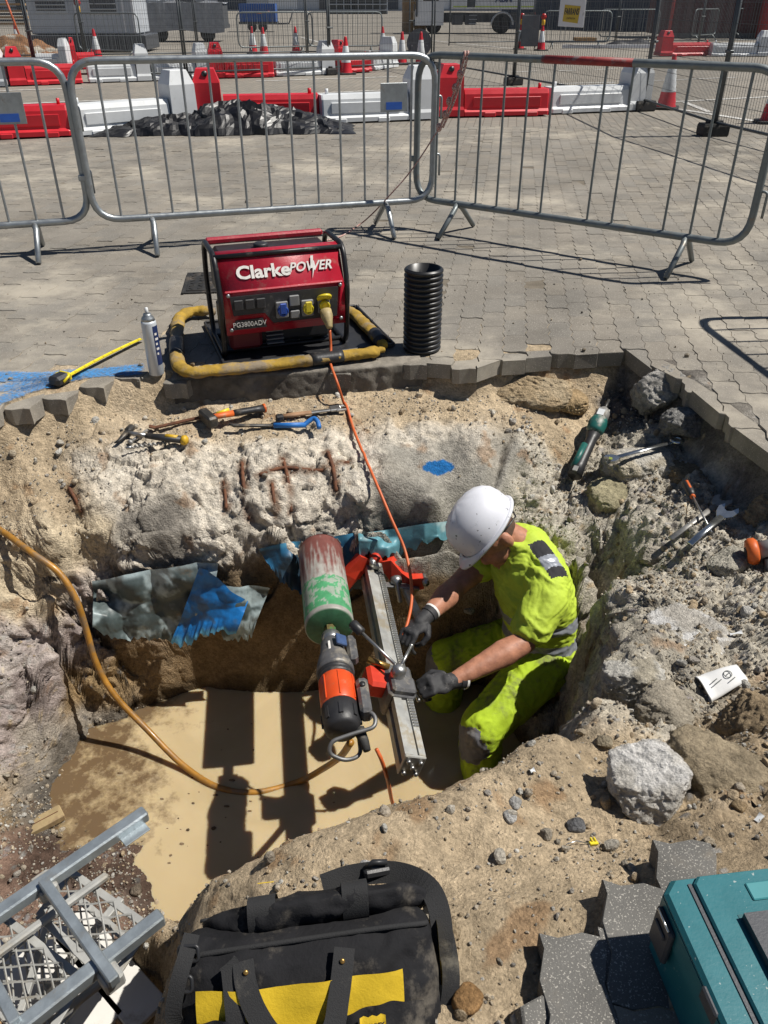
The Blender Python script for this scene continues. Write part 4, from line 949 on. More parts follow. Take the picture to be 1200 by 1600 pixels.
def small_far():
    p = far_at(826, 78); t = thing('folded_sign', 'dark folded road sign between two cones with lamps', 'sign', p, .1)
    m = MB(); m.box((0, 0, .55), (.6, .03, .9), .01, rot=(-.12, 0, 0)); m.build('board', DGREY_P, t)
    for x in (-.28, .28): m = MB(); m.tube([(x, 0, .6), (x, .35, .02)], .02, 6); m.build('leg', DGREY_P, t)
    p = far_at(655, 98); t = thing('round_sign', 'round black sign back leaning behind two cones', 'sign', p, .05)
    m = MB(); m.lathe([(0, -.012), (.33, -.012), (.33, .012), (0, .012)], 24, TR((0, .12, .45), (PI / 2 - .1, 0, 0)), smooth=False); m.build('disc', DGREY_P, t)
    for x in (-.2, .2): m = MB(); m.tube([(x, .1, .4), (x, .25, .01)], .018, 6); m.build('leg', DGREY_P, t)
    # signboard wired to the fence
    a, c = P4[1], P4[2]; f = min((k / 200 for k in range(201)), key=lambda k: abs(600 + FPX * a.lerp(c, k).x / (a.lerp(c, k).y * CT + .3 * ST) - 895)); q = a.lerp(c, f); d = (c - a).normalized(); r = math.atan2(d.y, d.x); nrm = Vector((d.y, -d.x, 0))
    zb = at_y(895, 42, q.y).z
    t = thing('sign_board', 'white sign board with a yellow panel reading FARRANS on the mesh fence', 'sign', (q.x + nrm.x * .035, q.y + nrm.y * .035, zb + .12), r)
    m = MB(); m.box((0, 0, .24), (.86, .012, .72), .003); bo = m.build('board', WHITE_P, t)
    m = MB(); m.prism([(-.27, -.115), (.25, -.135), (.29, .105), (-.24, .125)], 0, .004, TR((-.0, -.0065, .07), (PI / 2, 0, 0))); m.build('yellow_panel', YELLOW_P, bo)
    text_part('lettering', 'FARRANS', .125, TR((.01, -.0115, .095), (PI / 2, 0, 0)), BLACK_PL, bo, shear=.2, bold=.004, sx=.93)
    text_part('lettering', 'CONSTRUCTION', .038, TR((.01, -.0115, -.0), (PI / 2, 0, 0)), BLACK_PL, bo)
    text_part('lettering', 'Working in partnership with', .052, TR((0, -.0075, .33), (PI / 2, 0, 0)), DBLUE_T, bo)
    # pallets, sheeting and steel lying by the back fence
    p = far_at(965, 74); t = thing('sheeting_heap', 'heap of dark sheeting and a pallet lying behind the fence on the right', 'heap', p)
    m = MB(); m.grid(lambda u, v: (-.5 + 1.8 * u, -.4 + .8 * v, .03 + .24 * math.sin(PI * u) * math.sin(PI * v) * (1 + .4 * math.sin(u * 7 + v * 3)) + .02 * math.sin(u * 13 + v * 19)), 26, 12); m.build('sheeting', BLACK_PL, t)
    for k in range(3): m = MB(); m.box((-1.2, -.3 + .3 * k, .25), (.7, .1, .1)); m.build('timber', TIMBER, t)
    m = MB(); m.box((-.3, -.75, .06), (3.6, .12, .10)); m.build('pale_beam', WHITE_P, t)
    for i, (x, y, an) in enumerate(((1075, 73, .1), (1090, 74, -.15), (1060, 76, .3))):
        p = far_at(x, y); m = MB(); m.tube([(-.9 * math.cos(an), -.9 * math.sin(an), .04), (.9 * math.cos(an), .9 * math.sin(an), .04)], .035, 6)
        tag(m.build('steel_tube', GREY_P), ['steel tube lying flat before the dark red container, middle one', 'steel tube lying flat before the dark red container, right one', 'steel tube lying askew nearest the red road barrier'][i], 'tube').location = p
small_far()
# ------------------------------------------------------------------ generator and what stands round it
RED_G = mat('generator_red', (.40, .012, .03), .38, 0, .12, 9, .0006, 80, dirt=(.33, .10, .09), damt=.4, dscale=13, coat=.2, speck=(.30, .12, .11), speckscale=120, speckamt=.70)
BLK_M = mat('black_painted_tube', (.02, .02, .022), .4, .2, .2, 16, dirt=(.16, .14, .12), damt=.3, dscale=18)
PANEL_B = mat('control_panel_black', (.035, .035, .038), .55, 0, .2, 30, dirt=(.14, .13, .12), damt=.32, dscale=22)
PRINT_W = mat('white_print', (.75, .73, .69), .6, 0, .12, 60, dirt=(.42, .05, .06), damt=.2, dscale=55)
YEL_S = mat('yellow_socket', (.72, .58, .03), .4); BLU_S = mat('blue_socket', (.03, .09, .42), .4); GREY_S = mat('grey_switch', (.22, .22, .22), .5)
ORANGE_C = mat('orange_cable', (.62, .13, .035), .5, 0, .15, 20, dirt=(.35, .16, .08), damt=.35, dscale=16)
def generator():
    A = at_z(347, 560, 0); B = at_z(541, 536, 0); r = math.atan2(B.y - A.y, B.x - A.x); c = (A + B) / 2
    t = thing('generator', 'red portable generator in a black tube frame with an orange cable plugged in', 'generator', (c.x + .022, c.y - .06, .006), r)
    W, D, H = .29, .40, .465
    for s in (-1, 1):
        m = MB(); m.tube(fillet([(s * W, .03, .012), (s * W, D - .03, .012), (s * W, D, .30), (s * W, D - .06, H), (s * W, .05, H), (s * W, -.015, .30)], .06, 6, True), .0125, 10, closed=True); m.build('frame_tube', BLK_M, t)
    for y, z in ((.10, .012), (D - .08, .012), (.06, H - .01)):
        m = MB(); m.tube([(-W, y, z), (W, y, z)], .011, 8); m.build('cross_tube', BLK_M, t)
    m = MB(); m.box((0, D - .04, H - .012), (2 * W - .02, .035, .03), .008); m.build('rear_rail', RED_G, t)
    # curved red hood over the panel
    sec = [(-.012, .125), (-.014, .30), (-.006, .325), (.055, .44), (.085, .462), (.12, .465), (.14, .455), (.14, .43), (.10, .43), (.03, .31), (.012, .28), (.012, .125)]
    m = MB(); m.loft([[(x, y, z) for y, z in sec] for x in (-W + .014, W - .014)]); h = m.build('hood', RED_G, t)
    m = MB(); m.box((0, -.006, .318), (2 * W - .04, .022, .012), .005); m.build('fold', RED_G, h)
    aa = math.atan2(.061, .115); T = TR((-.085, .0225, .386), (PI / 2 - aa, 0, 0))
    text_part('lettering', 'Clarke', .078, T @ TR((0, 0, .002)), PRINT_W, h, bold=.0024, sx=1.15)
    text_part('lettering', 'POWER', .058, T @ TR((.213, .004, .002)), PRINT_W, h, shear=.3, bold=.0012, sx=.98)
    m = MB(); m.prism([(0, .05), (.012, .05), (.006, .012), (.016, .012), (-.006, -.05), (.002, -.005), (-.008, -.005)], 0, .0008, T @ TR((.222, 0, .003))); m.build('lightning_bolt', PRINT_W, h)
    for x in (-W + .035, W - .035):
        for z in (.305, .15): m = MB(); m.ball((x, -.016, z), (.009, .006, .009), 10, 6); m.build('bolt', GALV, h)
    # black panel let into the front, red surround
    m = MB(); m.prism([(-.24, .215), (-.10, .215), (-.065, .165), (.235, .165), (.245, .30), (-.25, .30)], 0, .004, TR((0, -.0155, 0), (PI / 2, 0, 0))); p = m.build('control_panel', PANEL_B, t)
    for x in (-.215, -.165, -.115):
        m = MB(); m.box((x, -.024, .262), (.040, .010, .045), .003); m.build('meter', PANEL_B, p)
    def socket(x, z, mt, lid=False):
        m = MB(); m.box((x, -.024, z), (.056, .012, .075), .004); s = m.build('socket', GREY_S, p)
        m = MB(); m.lathe([(.024, 0), (.024, .02), (.018, .024), (.018, .012), (0, .012)], 18, TR((x, -.03, z), (PI / 2, 0, 0))); m.build('collar', mt, s)
        m = MB(); m.box((x, -.052, z + .012), (.03, .008, .05), .004) if not lid else m.lathe([(.0, 0), (.033, 0), (.035, .006), (.033, .012), (0, .012)], 18, TR((x, -.035, z + .042), (PI / 2 + .9, 0, 0))); m.build('lid', mt, s)
    socket(-.022, .222, BLU_S); socket(.095, .218, YEL_S); socket(.172, .224, YEL_S, True)
    m = MB(); m.box((.036, -.024, .258), (.045, .012, .048), .003); m.build('breaker', GREY_S, p); m = MB(); m.box((.036, -.024, .196), (.042, .014, .035), .003); m.build('breaker', GREY_S, p)
    m = MB(); m.prism([(-.245, .150), (-.095, .150), (-.11, .192), (-.235, .192)], 0, .003, TR((0, -.0155, 0), (PI / 2, 0, 0))); q = m.build('model_plate', PANEL_B, t)
    text_part('lettering', 'PG3800ADV', .032, TR((-.172, -.0195, .171), (PI / 2, 0, 0)), PRINT_W, q, sx=.9)
    m = MB(); m.loft([[(x, -.018, z) for x, z in ((-.262, .318), (-.252, .205), (-.105, .205), (-.07, .155), (.25, .155), (.262, .318), (.252, .308), (.242, .163), (-.066, .163), (-.10, .213), (-.242, .213), (-.25, .308))], [(x, -.0145, z) for x, z in ((-.262, .318), (-.252, .205), (-.105, .205), (-.07, .155), (.25, .155), (.262, .318), (.252, .308), (.242, .163), (-.066, .163), (-.10, .213), (-.242, .213), (-.25, .308))]], caps=False, smooth=False); m.build('panel_trim', RED_G, t)
    # plug in the right socket
    m = MB(); m.lathe([(.027, 0), (.028, .03), (.022, .05), (.014, .085), (.010, .09)], 16, TR((.172, -.05, .205), (PI / 2 + .75, 0, 0))); m.build('plug', mat('dirty_yellow_plug', (.42, .33, .16), .6, 0, .25, 30), t)
    # engine and alternator below
    m = MB(); m.box((-.02, .20, .12), (.50, .26, .17), .02); m.build('engine_block', BLACK_PL, t)
    m = MB(); m.box((-.185, .07, .085), (.15, .08, .10), .015); m.build('air_box', mat('dull_red_casing', (.16, .012, .02), .5), t)
    m = MB(); m.lathe([(.08, 0), (.085, .02), (.085, .22), (.07, .24)], 20, TR((.02, .16, .11), (0, PI / 2, 0))); m.build('alternator', DGREY_P, t)
    for k in range(6): m = MB(); m.box((-.05, .055 + .004 * k, .05 + .018 * k), (.08, .05, .005)); m.build('cooling_fin', GREY_S, t)
    m = MB(); m.box((0, .235, .34), (.55, .23, .20), .03); m.build('fuel_tank', BLACK_PL, t)
    m = MB(); m.lathe([(.03, 0), (.034, .005), (.034, .02), (.028, .024), (0, .024)], 16, TR((-.05, .22, .438))); m.build('filler_cap', BLACK_PL, t)
    for x in (-.2, .2): m = MB(); m.lathe([(.022, 0), (.026, .01), (.026, .03), (.02, .035)], 12, TR((x, .2, -.006))); m.build('rubber_mount', RUBBER, t)
    return t, t.matrix_basis @ Vector((.172, -.112, .135))
GEN, PLUG_END = generator()

def boom_and_tray():
    r = GEN.rotation_euler.z; c = GEN.location
    t = thing('drip_tray', 'flat black drip tray under the generator', 'tray', (c.x, c.y + .23, .0), r)
    m = MB(); m.box((0.02, 0.02, .006), (.80, .60, .007), .002); m.build('sheet', BLACK_PL, t)
    for (x, y, w, d) in ((0.02, -.285, .8, .012), (0.02, .325, .8, .012), (-.385, .02, .012, .6), (.425, .02, .012, .6)): m = MB(); m.box((x, y, .013), (w, d, .02), .003); m.build('rim', BLACK_PL, t)
    CL = mat('yellow_canvas', (.40, .25, .03), .85, 0, .35, 10, .005, 45, dirt=(.24, .19, .13), damt=.56, dscale=6)
    path = [at_z(x, y, .035) for x, y in ((335, 487), (305, 486), (281, 496), (277, 520), (276, 548), (280, 572), (300, 582), (340, 578), (400, 573), (460, 566), (520, 558), (570, 552), (598, 545))]
    p = smooth_path(path, 7); t = thing('absorbent_boom', 'dirty yellow canvas sock with black bands laid round the generator', 'boom', (path[6].x, path[6].y, 0))
    n = 14; V = []; L = len(p)
    def sock(pp, nm, seed, mt):
        m = MB(); k = len(pp); rr = []
        m.tube(pp, [.033 * (1 if 2 < i < k - 3 else .72) for i in range(k)], n)
        P = np.array([tuple(v) for v in m.v]); cc = np.repeat(np.array([tuple(v) for v in pp]), n, 0)[:len(P)]
        d = P - cc; f = 1 + .16 * fbm(P * 24 + seed, 3) + .09 * np.sin(P[:, 0] * 160 + 6 * fbm(P * 12, 2)); d[:, 2] *= .72; P = cc + d * f[:, None]; P[:, 2] = np.maximum(P[:, 2], .0075)
        m.v = [Vector(q) for q in P]; return m.build(nm, mt, t, True)
    sock(p, 'canvas_sock', 0, CL)
    p2 = smooth_path([at_z(x, y, .035) for x, y in ((600, 540), (585, 522), (560, 497), (540, 480))], 7); sock(p2, 'canvas_sock', 5, CL)
    for i in (24, 66):
        m = MB(); seg = p[i:i + 7]; m.tube(seg, .035, n, flat=.8); m.build('black_band', BLACK_PL, t, True)
    m = MB(); m.tube(p2[2:8], .0345, n); m.build('black_band', BLACK_PL, t, True)
boom_and_tray()

def orange_cable():
    g = [PLUG_END, PLUG_END + Vector((.004, -.03, -.08))]
    for x, y, z in ((516, 566, .02), (527, 598, -.03), (538, 632, -.135), (549, 662, -.175), (566, 705, -.205), (590, 760, -.26), (612, 812, -.35), (632, 858, -.44), (642, 905, -.51), (643, 940, -.55), (637, 972, -.575), (628, 1000, -.62), (622, 1040, -.74)): g.append(at_z(x, y, z))
    p = smooth_path(g, 8)
    for q in p:
        if q.y < 3.3 and q.y > 2.75: q.z = max(q.z, ground_z(q.x, q.y) + .016)
    m = MB(); m.tube(p, .0062, 8)
    tag(m.build('orange_cable', ORANGE_C), 'orange power cable hanging from the generator down to the drill rig', 'cable')
    m = MB(); m.tube(smooth_path([at_z(588, 1170, -.58), at_z(597, 1190, -.62), at_z(606, 1220, -.74), at_z(616, 1262, -1.05), at_z(640, 1300, -1.21)], 8), .0066, 8)
    tag(m.build('orange_cable', ORANGE_C), 'short orange cable hanging from the rear of the drill motor', 'cable')
orange_cable()
def yellow_hose():
    H = mat('amber_hose', (.38, .18, .025), .45, 0, .3, 12, .001, 60, dirt=(.20, .13, .07), damt=.5, dscale=14, coat=.15)
    g = []
    for x, y, l in ((-120, 770, .02), (-40, 815, .02), (0, 836, .03), (50, 862, .03), (92, 893, .035), (118, 935, .05), (134, 985, .07)): g.append(on_ground(x, y, 0) + Vector((0, -.0, l)))
    g = g[:3] + [at_z(50, 864, -.385), at_z(92, 895, -.45), at_z(119, 937, -.55), at_z(135, 985, -.68), at_z(150, 1035, -.82), at_z(178, 1085, -.95), at_z(228, 1138, -1.08), at_z(284, 1194, -1.175), at_z(340, 1230, -1.197), at_z(400, 1238, -1.20), at_z(465, 1222, -1.196), at_z(505, 1201, -1.08), at_z(532, 1182, -.85), at_z(548, 1160, -.62)]
    m = MB(); m.tube(smooth_path(g, 8), .0125, 10); tag(m.build('water_hose', H), 'amber yellow water hose curving from the left bank across the muddy water', 'hose')
yellow_hose()

def corrugated_pipe():
    p = at_z(659, 545, 0); t = thing('corrugated_pipe', 'upright length of black corrugated drain pipe beside the generator', 'pipe', p)
    prof = []; n = 17; H = .385; R = .089
    for k in range(n):
        z0 = H * k / n; h = H / n
        prof += [(R - .009, z0), (R - .008, z0 + h * .22), (R, z0 + h * .32), (R + .001, z0 + h * .62), (R - .003, z0 + h * .84), (R - .009, z0 + h * .92)]
    prof += [(R - .009, H), (R - .014, H)] + [(R - .014, H * .5), (R - .014, 0)]
    m = MB(); m.lathe(prof, 36, caps=False); m.build('wall', mat('black_pipe_plastic', (.018, .018, .019), .38, 0, .2, 10, dirt=(.10, .09, .08), damt=.25, dscale=9), t)
corrugated_pipe()
def spray_can():
    p = at_z(245, 584, 0); t = thing('spray_can', 'white and blue marking spray can standing at the edge of the paving', 'spray can', p, .55)
    CAN = mat('can_white_print', (.62, .66, .70), .35, .2, .06, 8, dirt=(.45, .42, .38), damt=.22, dscale=20); NV = mat('can_navy_print', (.02, .04, .13), .35, .1, .1, 8)
    m = MB(); m.lathe([(.030, 0), (.0325, .004), (.0325, .235), (.030, .245)], 26); m.build('body', CAN, t)
    m = MB(); m.lathe([(.030, .245), (.026, .258), (.017, .268), (.017, .274), (0, .274)], 22); m.build('shoulder', GALV, t)
    m = MB(); m.lathe([(.008, .274), (.008, .285), (.007, .30), (0, .302)], 10); m.build('nozzle', WHITE_PL, t)
    m = MB(); pts = [(math.cos(a) * .0331, math.sin(a) * .0331) for a in np.linspace(-1.45, .75, 12)]
    m.loft([[(x, y, .05) for x, y in pts], [(x, y, .225) for x, y in pts]], caps=False, closed=False); l = m.build('label_band', NV, t)
    for k in range(5):
        a = -1.25 + .0 * k; z = .19 - .022 * k; w = (.35, .5, .3, .45, .25)[k]; q = [(math.cos(b_) * .0335, math.sin(b_) * .0335) for b_ in np.linspace(-1.3, -1.3 + w, 5)]
        m = MB(); m.loft([[(x, y, z - .005) for x, y in q], [(x, y, z + .005) for x, y in q]], caps=False, closed=False); m.build('print_mark', PRINT_W, l)
spray_can()
def tape_measure():
    a, c = at_z(97, 599, 0), at_z(223, 534, 0); d = c - a; r = math.atan2(d.y, d.x)
    t = thing('tape_measure', 'black and yellow tape measure with its yellow blade pulled out', 'tape measure', a, r); YB = mat('tape_yellow', (.78, .62, .02), .4, 0, .08, 20)
    m = MB(); m.box((-.01, 0, .023), (.082, .062, .044), .012); m.build('case', BLACK_PL, t)
    m = MB(); m.tube(fillet([(-.02, -.033, .02), (.02, -.033, .036), (.02, .033, .036), (-.02, .033, .02)], .01, 4), .006, 6); m.box((.028, 0, .026), (.016, .064, .036), .006); m.build('yellow_trim', YB, t)
    L = d.length; m = MB()
    m.grid(lambda u, v: (.03 + (L - .03) * u, -.0135 + .027 * v, .014 + .004 * (2 * v - 1) ** 2 + .006 * math.sin(u * PI)), 20, 4); bl = m.build('blade', YB, t)
    for k in range(1, 42):
        m = MB(); x = .03 + (L - .03) * k / 42; w = .010 if k % 5 else .022; z = .0148 + .006 * math.sin(k / 42 * PI); m.box((x, -.0125 + w / 2, z + .0035), (.0016, w, .0006)); m.build('tick_mark', BLACK_PL, bl)
tape_measure()
def paint_marks():
    m = bpy.data.materials.new('blue_spray_paint'); m.use_nodes = True; N = m.node_tree.nodes; L = m.node_tree.links; b = N['Principled BSDF']
    b.inputs['Base Color'].default_value = (.06, .27, .60, 1); b.inputs['Roughness'].default_value = .8
    at = N.new('ShaderNodeAttribute'); at.attribute_name = 'Col'; g = N.new('ShaderNodeNewGeometry'); n = N.new('ShaderNodeTexNoise'); n.inputs['Scale'].default_value = 70; n.inputs['Detail'].default_value = 6; n.inputs['Roughness'].default_value = .75; L.new(g.outputs['Position'], n.inputs['Vector'])
    ad = N.new('ShaderNodeMath'); ad.operation = 'ADD'; L.new(at.outputs['Fac'], ad.inputs[0]); L.new(n.outputs['Fac'], ad.inputs[1])
    mr = N.new('ShaderNodeMapRange'); mr.inputs[1].default_value = .88; mr.inputs[2].default_value = 1.22; L.new(ad.outputs[0], mr.inputs[0]); L.new(mr.outputs[0], b.inputs['Alpha'])
    root = bpy.data.objects.new('painted_marks', None); COL.objects.link(root); root['kind'] = 'structure'
    for (P, w, s) in [([(-60, 588), (60, 588), (140, 583), (238, 575)], .095, .60), ([(-60, 612), (0, 606), (60, 597), (110, 590)], .085, .56), ([(-50, 648), (0, 625), (40, 610), (90, 596), (130, 586)], .07, .56)]:
        p = smooth_path([at_z(x, y, .0035) for x, y in P], 10); V = []; C = []; k = len(p)
        for i, q in enumerate(p):
            d = (p[min(i + 1, k - 1)] - p[max(i - 1, 0)]).normalized(); nn = Vector((-d.y, d.x, 0))
            for j in range(5):
                v = (j - 2) / 2; V.append(q + nn * w * v * (1 + .12 * math.sin(i * .5))); C.append(s * (1 - v ** 4) * (1 if 1 < i < k - 2 else .5))
        F = [(i * 5 + j, i * 5 + j + 1, i * 5 + j + 6, i * 5 + j + 5) for i in range(k - 1) for j in range(4)]
        link('paint_stroke', np_mesh('paint_stroke', np.array([tuple(v) for v in V]), np.array(F), m, True, np.repeat(np.array(C)[:, None], 3, 1)), root)
    return m
MAT_SPRAY = paint_marks()
def cover_and_edging():
    P = [at_z(x, y, 0) for x, y in ((291, 476), (352, 474), (352, 414), (296, 414))]; c = (P[0] + P[2]) / 2
    t = thing('inspection_cover', 'dark cast iron inspection cover in the paving behind the generator', 'cover', (c.x, c.y, 0), .12)
    m = MB(); m.box((0.02, 0, .004), (.30, .40, .016), .003); m.build('frame', mat('cast_iron', (.05, .048, .045), .6, .5, .3, 20, .001, 120, dirt=(.17, .14, .11), damt=.45, dscale=9), t)
    m = MB(); m.box((0.02, 0, .014), (.25, .35, .006), .002); q = m.build('lid', MATS['cast_iron'], t)
    for i in range(5):
        for j in range(7): m = MB(); m.box((-.08 + .05 * i, -.15 + .05 * j, .0185), (.03, .008, .003), rot=(0, 0, .8 if (i + j) % 2 else -.8)); m.build('stud', MATS['cast_iron'], q)
    # old concrete edging under the generator, its broken front face above the ledge
    CE = mat('edging_concrete', attr=True, rough=.95, var=.2, scale=30, bump=.003, bscale=120, spec=.1)
    p = smooth_path([at_z(x, y, 0) for x, y in ((268, 591), (340, 588), (430, 583), (500, 578), (560, 574), (640, 567), (660, 566))], 30); n = 26; V = []; N_ = len(p)
    prof = [(.10, .002), (.06, .003), (.03, .003), (.012, .002), (.002, -.003)] + [(-.002 - .006 * k / 14, -.01 - .135 * k / 14) for k in range(15)] + [(.0, -.16), (.1, -.16)]
    for i, q in enumerate(p):
        d = (p[min(i + 1, N_ - 1)] - p[max(i - 1, 0)]).normalized(); nn = Vector((-d.y, d.x, 0))
        for (o, z) in prof: V.append(tuple(q + nn * o + Vector((0, 0, z))))
    V = np.array(V); w = len(prof); F = np.array([(i * w + j, i * w + j + 1, (i + 1) * w + j + 1, (i + 1) * w + j) for i in range(N_ - 1) for j in range(w - 1)])[:, ::-1]
    f = fbm(V * 16, 4) * .006 + ridge(V * 7, 3) * .006 - .004; V[:, 1] -= f * (V[:, 2] < .0); V[:, 2] -= np.abs(fbm(V * 9 + 3, 3)) * .006 * (V[:, 2] > -.02)
    C = np.where((V[:, 2] > -.006)[:, None], np.array((.25, .225, .19)), np.array((.15, .135, .115))) * (1 + .35 * fbm(V * 9, 4))[:, None]  # front face darker than the top: its shade is put into the colour
    tag(link('concrete_edging', np_mesh('concrete_edging', V, F, CE, True, np.clip(C, .03, .6))), 'mottled concrete edging below the generator, shade coloured into its front face', 'edging')
cover_and_edging()
# ------------------------------------------------------------------ core drill on its rig, bolted to the far wall of the pit
ALU = mat('dirty_aluminium', (.50, .50, .47), .45, .6, .16, 14, .0005, 120, dirt=(.42, .37, .28), damt=.5, dscale=16)
RED_R = mat('rig_red', (.60, .045, .02), .42, 0, .14, 14, dirt=(.40, .14, .08), damt=.28, dscale=14)
ORA_R = mat('motor_orange', (.66, .075, .015), .36, 0, .12, 12, dirt=(.42, .17, .09), damt=.32, dscale=14)
GRYM = mat('motor_grey', (.13, .13, .135), .5, .3, .2, 22, .0006, 90, dirt=(.30, .27, .22), damt=.45, dscale=16)
STEEL = mat('bare_steel', (.42, .42, .41), .35, .85, .12, 25, dirt=(.28, .22, .16), damt=.35, dscale=18)
def bitmat():
    m = mat('core_bit_paint', attr=True, rough=.5, var=.16, scale=30, bump=.0006, bscale=90); return m
RU = Vector((-.14, 1, 0)).normalized(); RX = Vector((RU.y, -RU.x, 0)); RZ = Vector((0, 0, 1))
def RM(o):  # local x = right, y = along the axis to the wall, z = up
    return Matrix(((RX.x, RU.x, 0, o[0]), (RX.y, RU.y, 0, o[1]), (0, 0, 1, o[2]), (0, 0, 0, 1)))
CN = Vector((.085, 1.675, -.60))
def rig():
    t = thing('drill_rig', 'aluminium drill rig column with red base, fixed level to the far wall of the pit', 'drill rig', CN); t.matrix_basis = RM(CN) @ Matrix.Rotation(math.radians(18), 4, 'Y')
    L = 1.0
    m = MB(); P = [(-.030, -.035), (.030, -.035), (.030, -.006), (.022, -.006), (.022, .006), (.030, .006), (.030, .035), (.012, .035), (.012, .028), (-.006, .028), (-.006, .035), (-.030, .035), (-.030, .010), (-.022, .010), (-.022, -.010), (-.030, -.010)]
    P = [(x * 1.15, y * 1.15) for x, y in P]; m.prism(P, -L, 0, TR((0, 0, 0), (PI / 2, 0, 0))); col = m.build('column', ALU, t)
    for k in range(60):
        pass
    m = MB(); m.smooth = False
    for k in range(70): m.box((.024, .12 + .0125 * k, .043), (.016, .006, .006))
    o = m.build('toothed_rack', STEEL, col); o['kind'] = 'stuff'
    m = MB(); m.box((0, -.006, 0), (.071, .012, .084), .003); ec = m.build('end_plate', ALU, t)
    for x, z in ((-.02, -.026), (.02, -.026), (.02, .024), (-.02, .024), (0, 0)): m = MB(); m.lathe([(.008, 0), (.008, .009), (.005, .012), (0, .012)], 8, TR((x, -.012, z), (PI / 2, 0, 0))); m.build('bolt', STEEL, ec)
    # foot at the wall: red casting with two arms
    m = MB(); m.box((0, L + .035, -.01), (.10, .07, .10), .015)
    def arm(pts, w, h):
        rings = []
        for i, p in enumerate(pts):
            d = (Vector(pts[min(i + 1, len(pts) - 1)]) - Vector(pts[max(i - 1, 0)])).normalized(); a, b_, _ = frame_from(d, (0, 1, 0)); p = Vector(p); k = w[i]; q = h[i]
            rings.append([p + a * k + b_ * q * .4, p + a * k * .5 + b_ * q, p - a * k * .5 + b_ * q, p - a * k + b_ * q * .4, p - a * k - b_ * q, p + a * k - b_ * q])
        m.loft(rings, smooth=False)
    arm([(.02, L + .03, .02), (.07, L + .02, .045), (.115, L - .01, .012), (.165, L - .03, .008), (.215, L - .035, .03)], [.036, .034, .032, .031, .026], [.036, .034, .032, .031, .028])
    arm([(-.02, L + .03, .03), (-.05, L + .02, .04), (-.085, L - .0, -.03), (-.105, L - .01, -.10)], [.036, .034, .030, .025], [.036, .034, .030, .025])
    base = m.build('base_casting', RED_R, t)
    for x, y, z in ((.215, L - .035, .045), (-.02, L + .0, .07), (-.10, L, -.09)):
        m = MB(); m.tube([(x, y + .04, z), (x, y - .05, z)], .009, 8); m.tube([(x, y - .02, z), (x, y - .045, z)], .016, 6); m.build('levelling_screw', STEEL, base)
    m = MB(); m.tube([(-.01, L + .02, .075), (0, L - .03, .075)], .022, 10); m.build('top_knob', RED_R, base)
    m = MB(); m.box((0, L - .015, .052), (.05, .05, .035), .01); m.build('clamp_head', ALU, t)
    # strut from base to column, flat bar, anchor screw
    m = MB(); m.box((.155, L - .16, -.005), (.035, .30, .02), .003, rot=(0, 0, .16)); m.build('strut', ALU, t)
    m = MB(); m.box((.10, L - .075, .005), (.20, .03, .012), .002, rot=(0, 0, .14)); m.build('flat_bar', STEEL, t)
    m = MB(); m.lathe([(.012, 0), (.024, .005), (.024, .03), (.010, .036), (.009, .12)], 12, AX((.09, L - .05, .03), (.02, -.14, -.05))); m.build('anchor_spindle', STEEL, t)
    # carriage, gearbox and crank
    yc = .315
    m = MB(); m.box((-.002, yc, 0), (.10, .15, .112), .012); m.box((.0, yc - .035, .055), (.085, .07, .035), .008); car = m.build('carriage', GRYM, t)
    m = MB(); m.box((-.075, yc + .02, .01), (.075, .10, .07), .012); m.build('motor_plate', RED_R, t)
    m = MB(); m.tube([(-.11, yc + .075, .055), (-.035, yc + .05, .055)], .012, 8); m.build('brass_valve', mat('brass', (.45, .28, .09), .35, .8, .15, 20), t)
    hub = Vector((-.02, yc + .0, .10))
    m = MB(); m.lathe([(.024, -.05), (.026, -.02), (.024, .005), (.012, .012), (0, .013)], 14, TR(hub)); hb = m.build('crank_hub', STEEL, t)
    for e, kn in ((Vector((-.13, .15, .015)), True), (Vector((.045, .085, .035)), False), (Vector((.105, -.015, -.115)), False)):
        m = MB(); m.tube([hub, hub + e], .0058, 8); sp = m.build('crank_spoke', STEEL, t)
        if kn: m = MB(); m.lathe([(.010, 0), (.017, .006), (.019, .045), (.015, .055), (0, .056)], 12, AX(hub + e * .92, e)); m.build('knob', BLACK_PL, sp)
        else: m = MB(); m.ball(hub + e, .008, 8, 6); m.build('tip', STEEL, sp)
    global CRANK_GRIP
    CRANK_GRIP = t.matrix_basis @ (hub + Vector((.105, -.015, -.115)) * .9)
    return t
RIG = rig()
BT = Vector((-.195, 2.20, -.50))   # rear end of the core bit
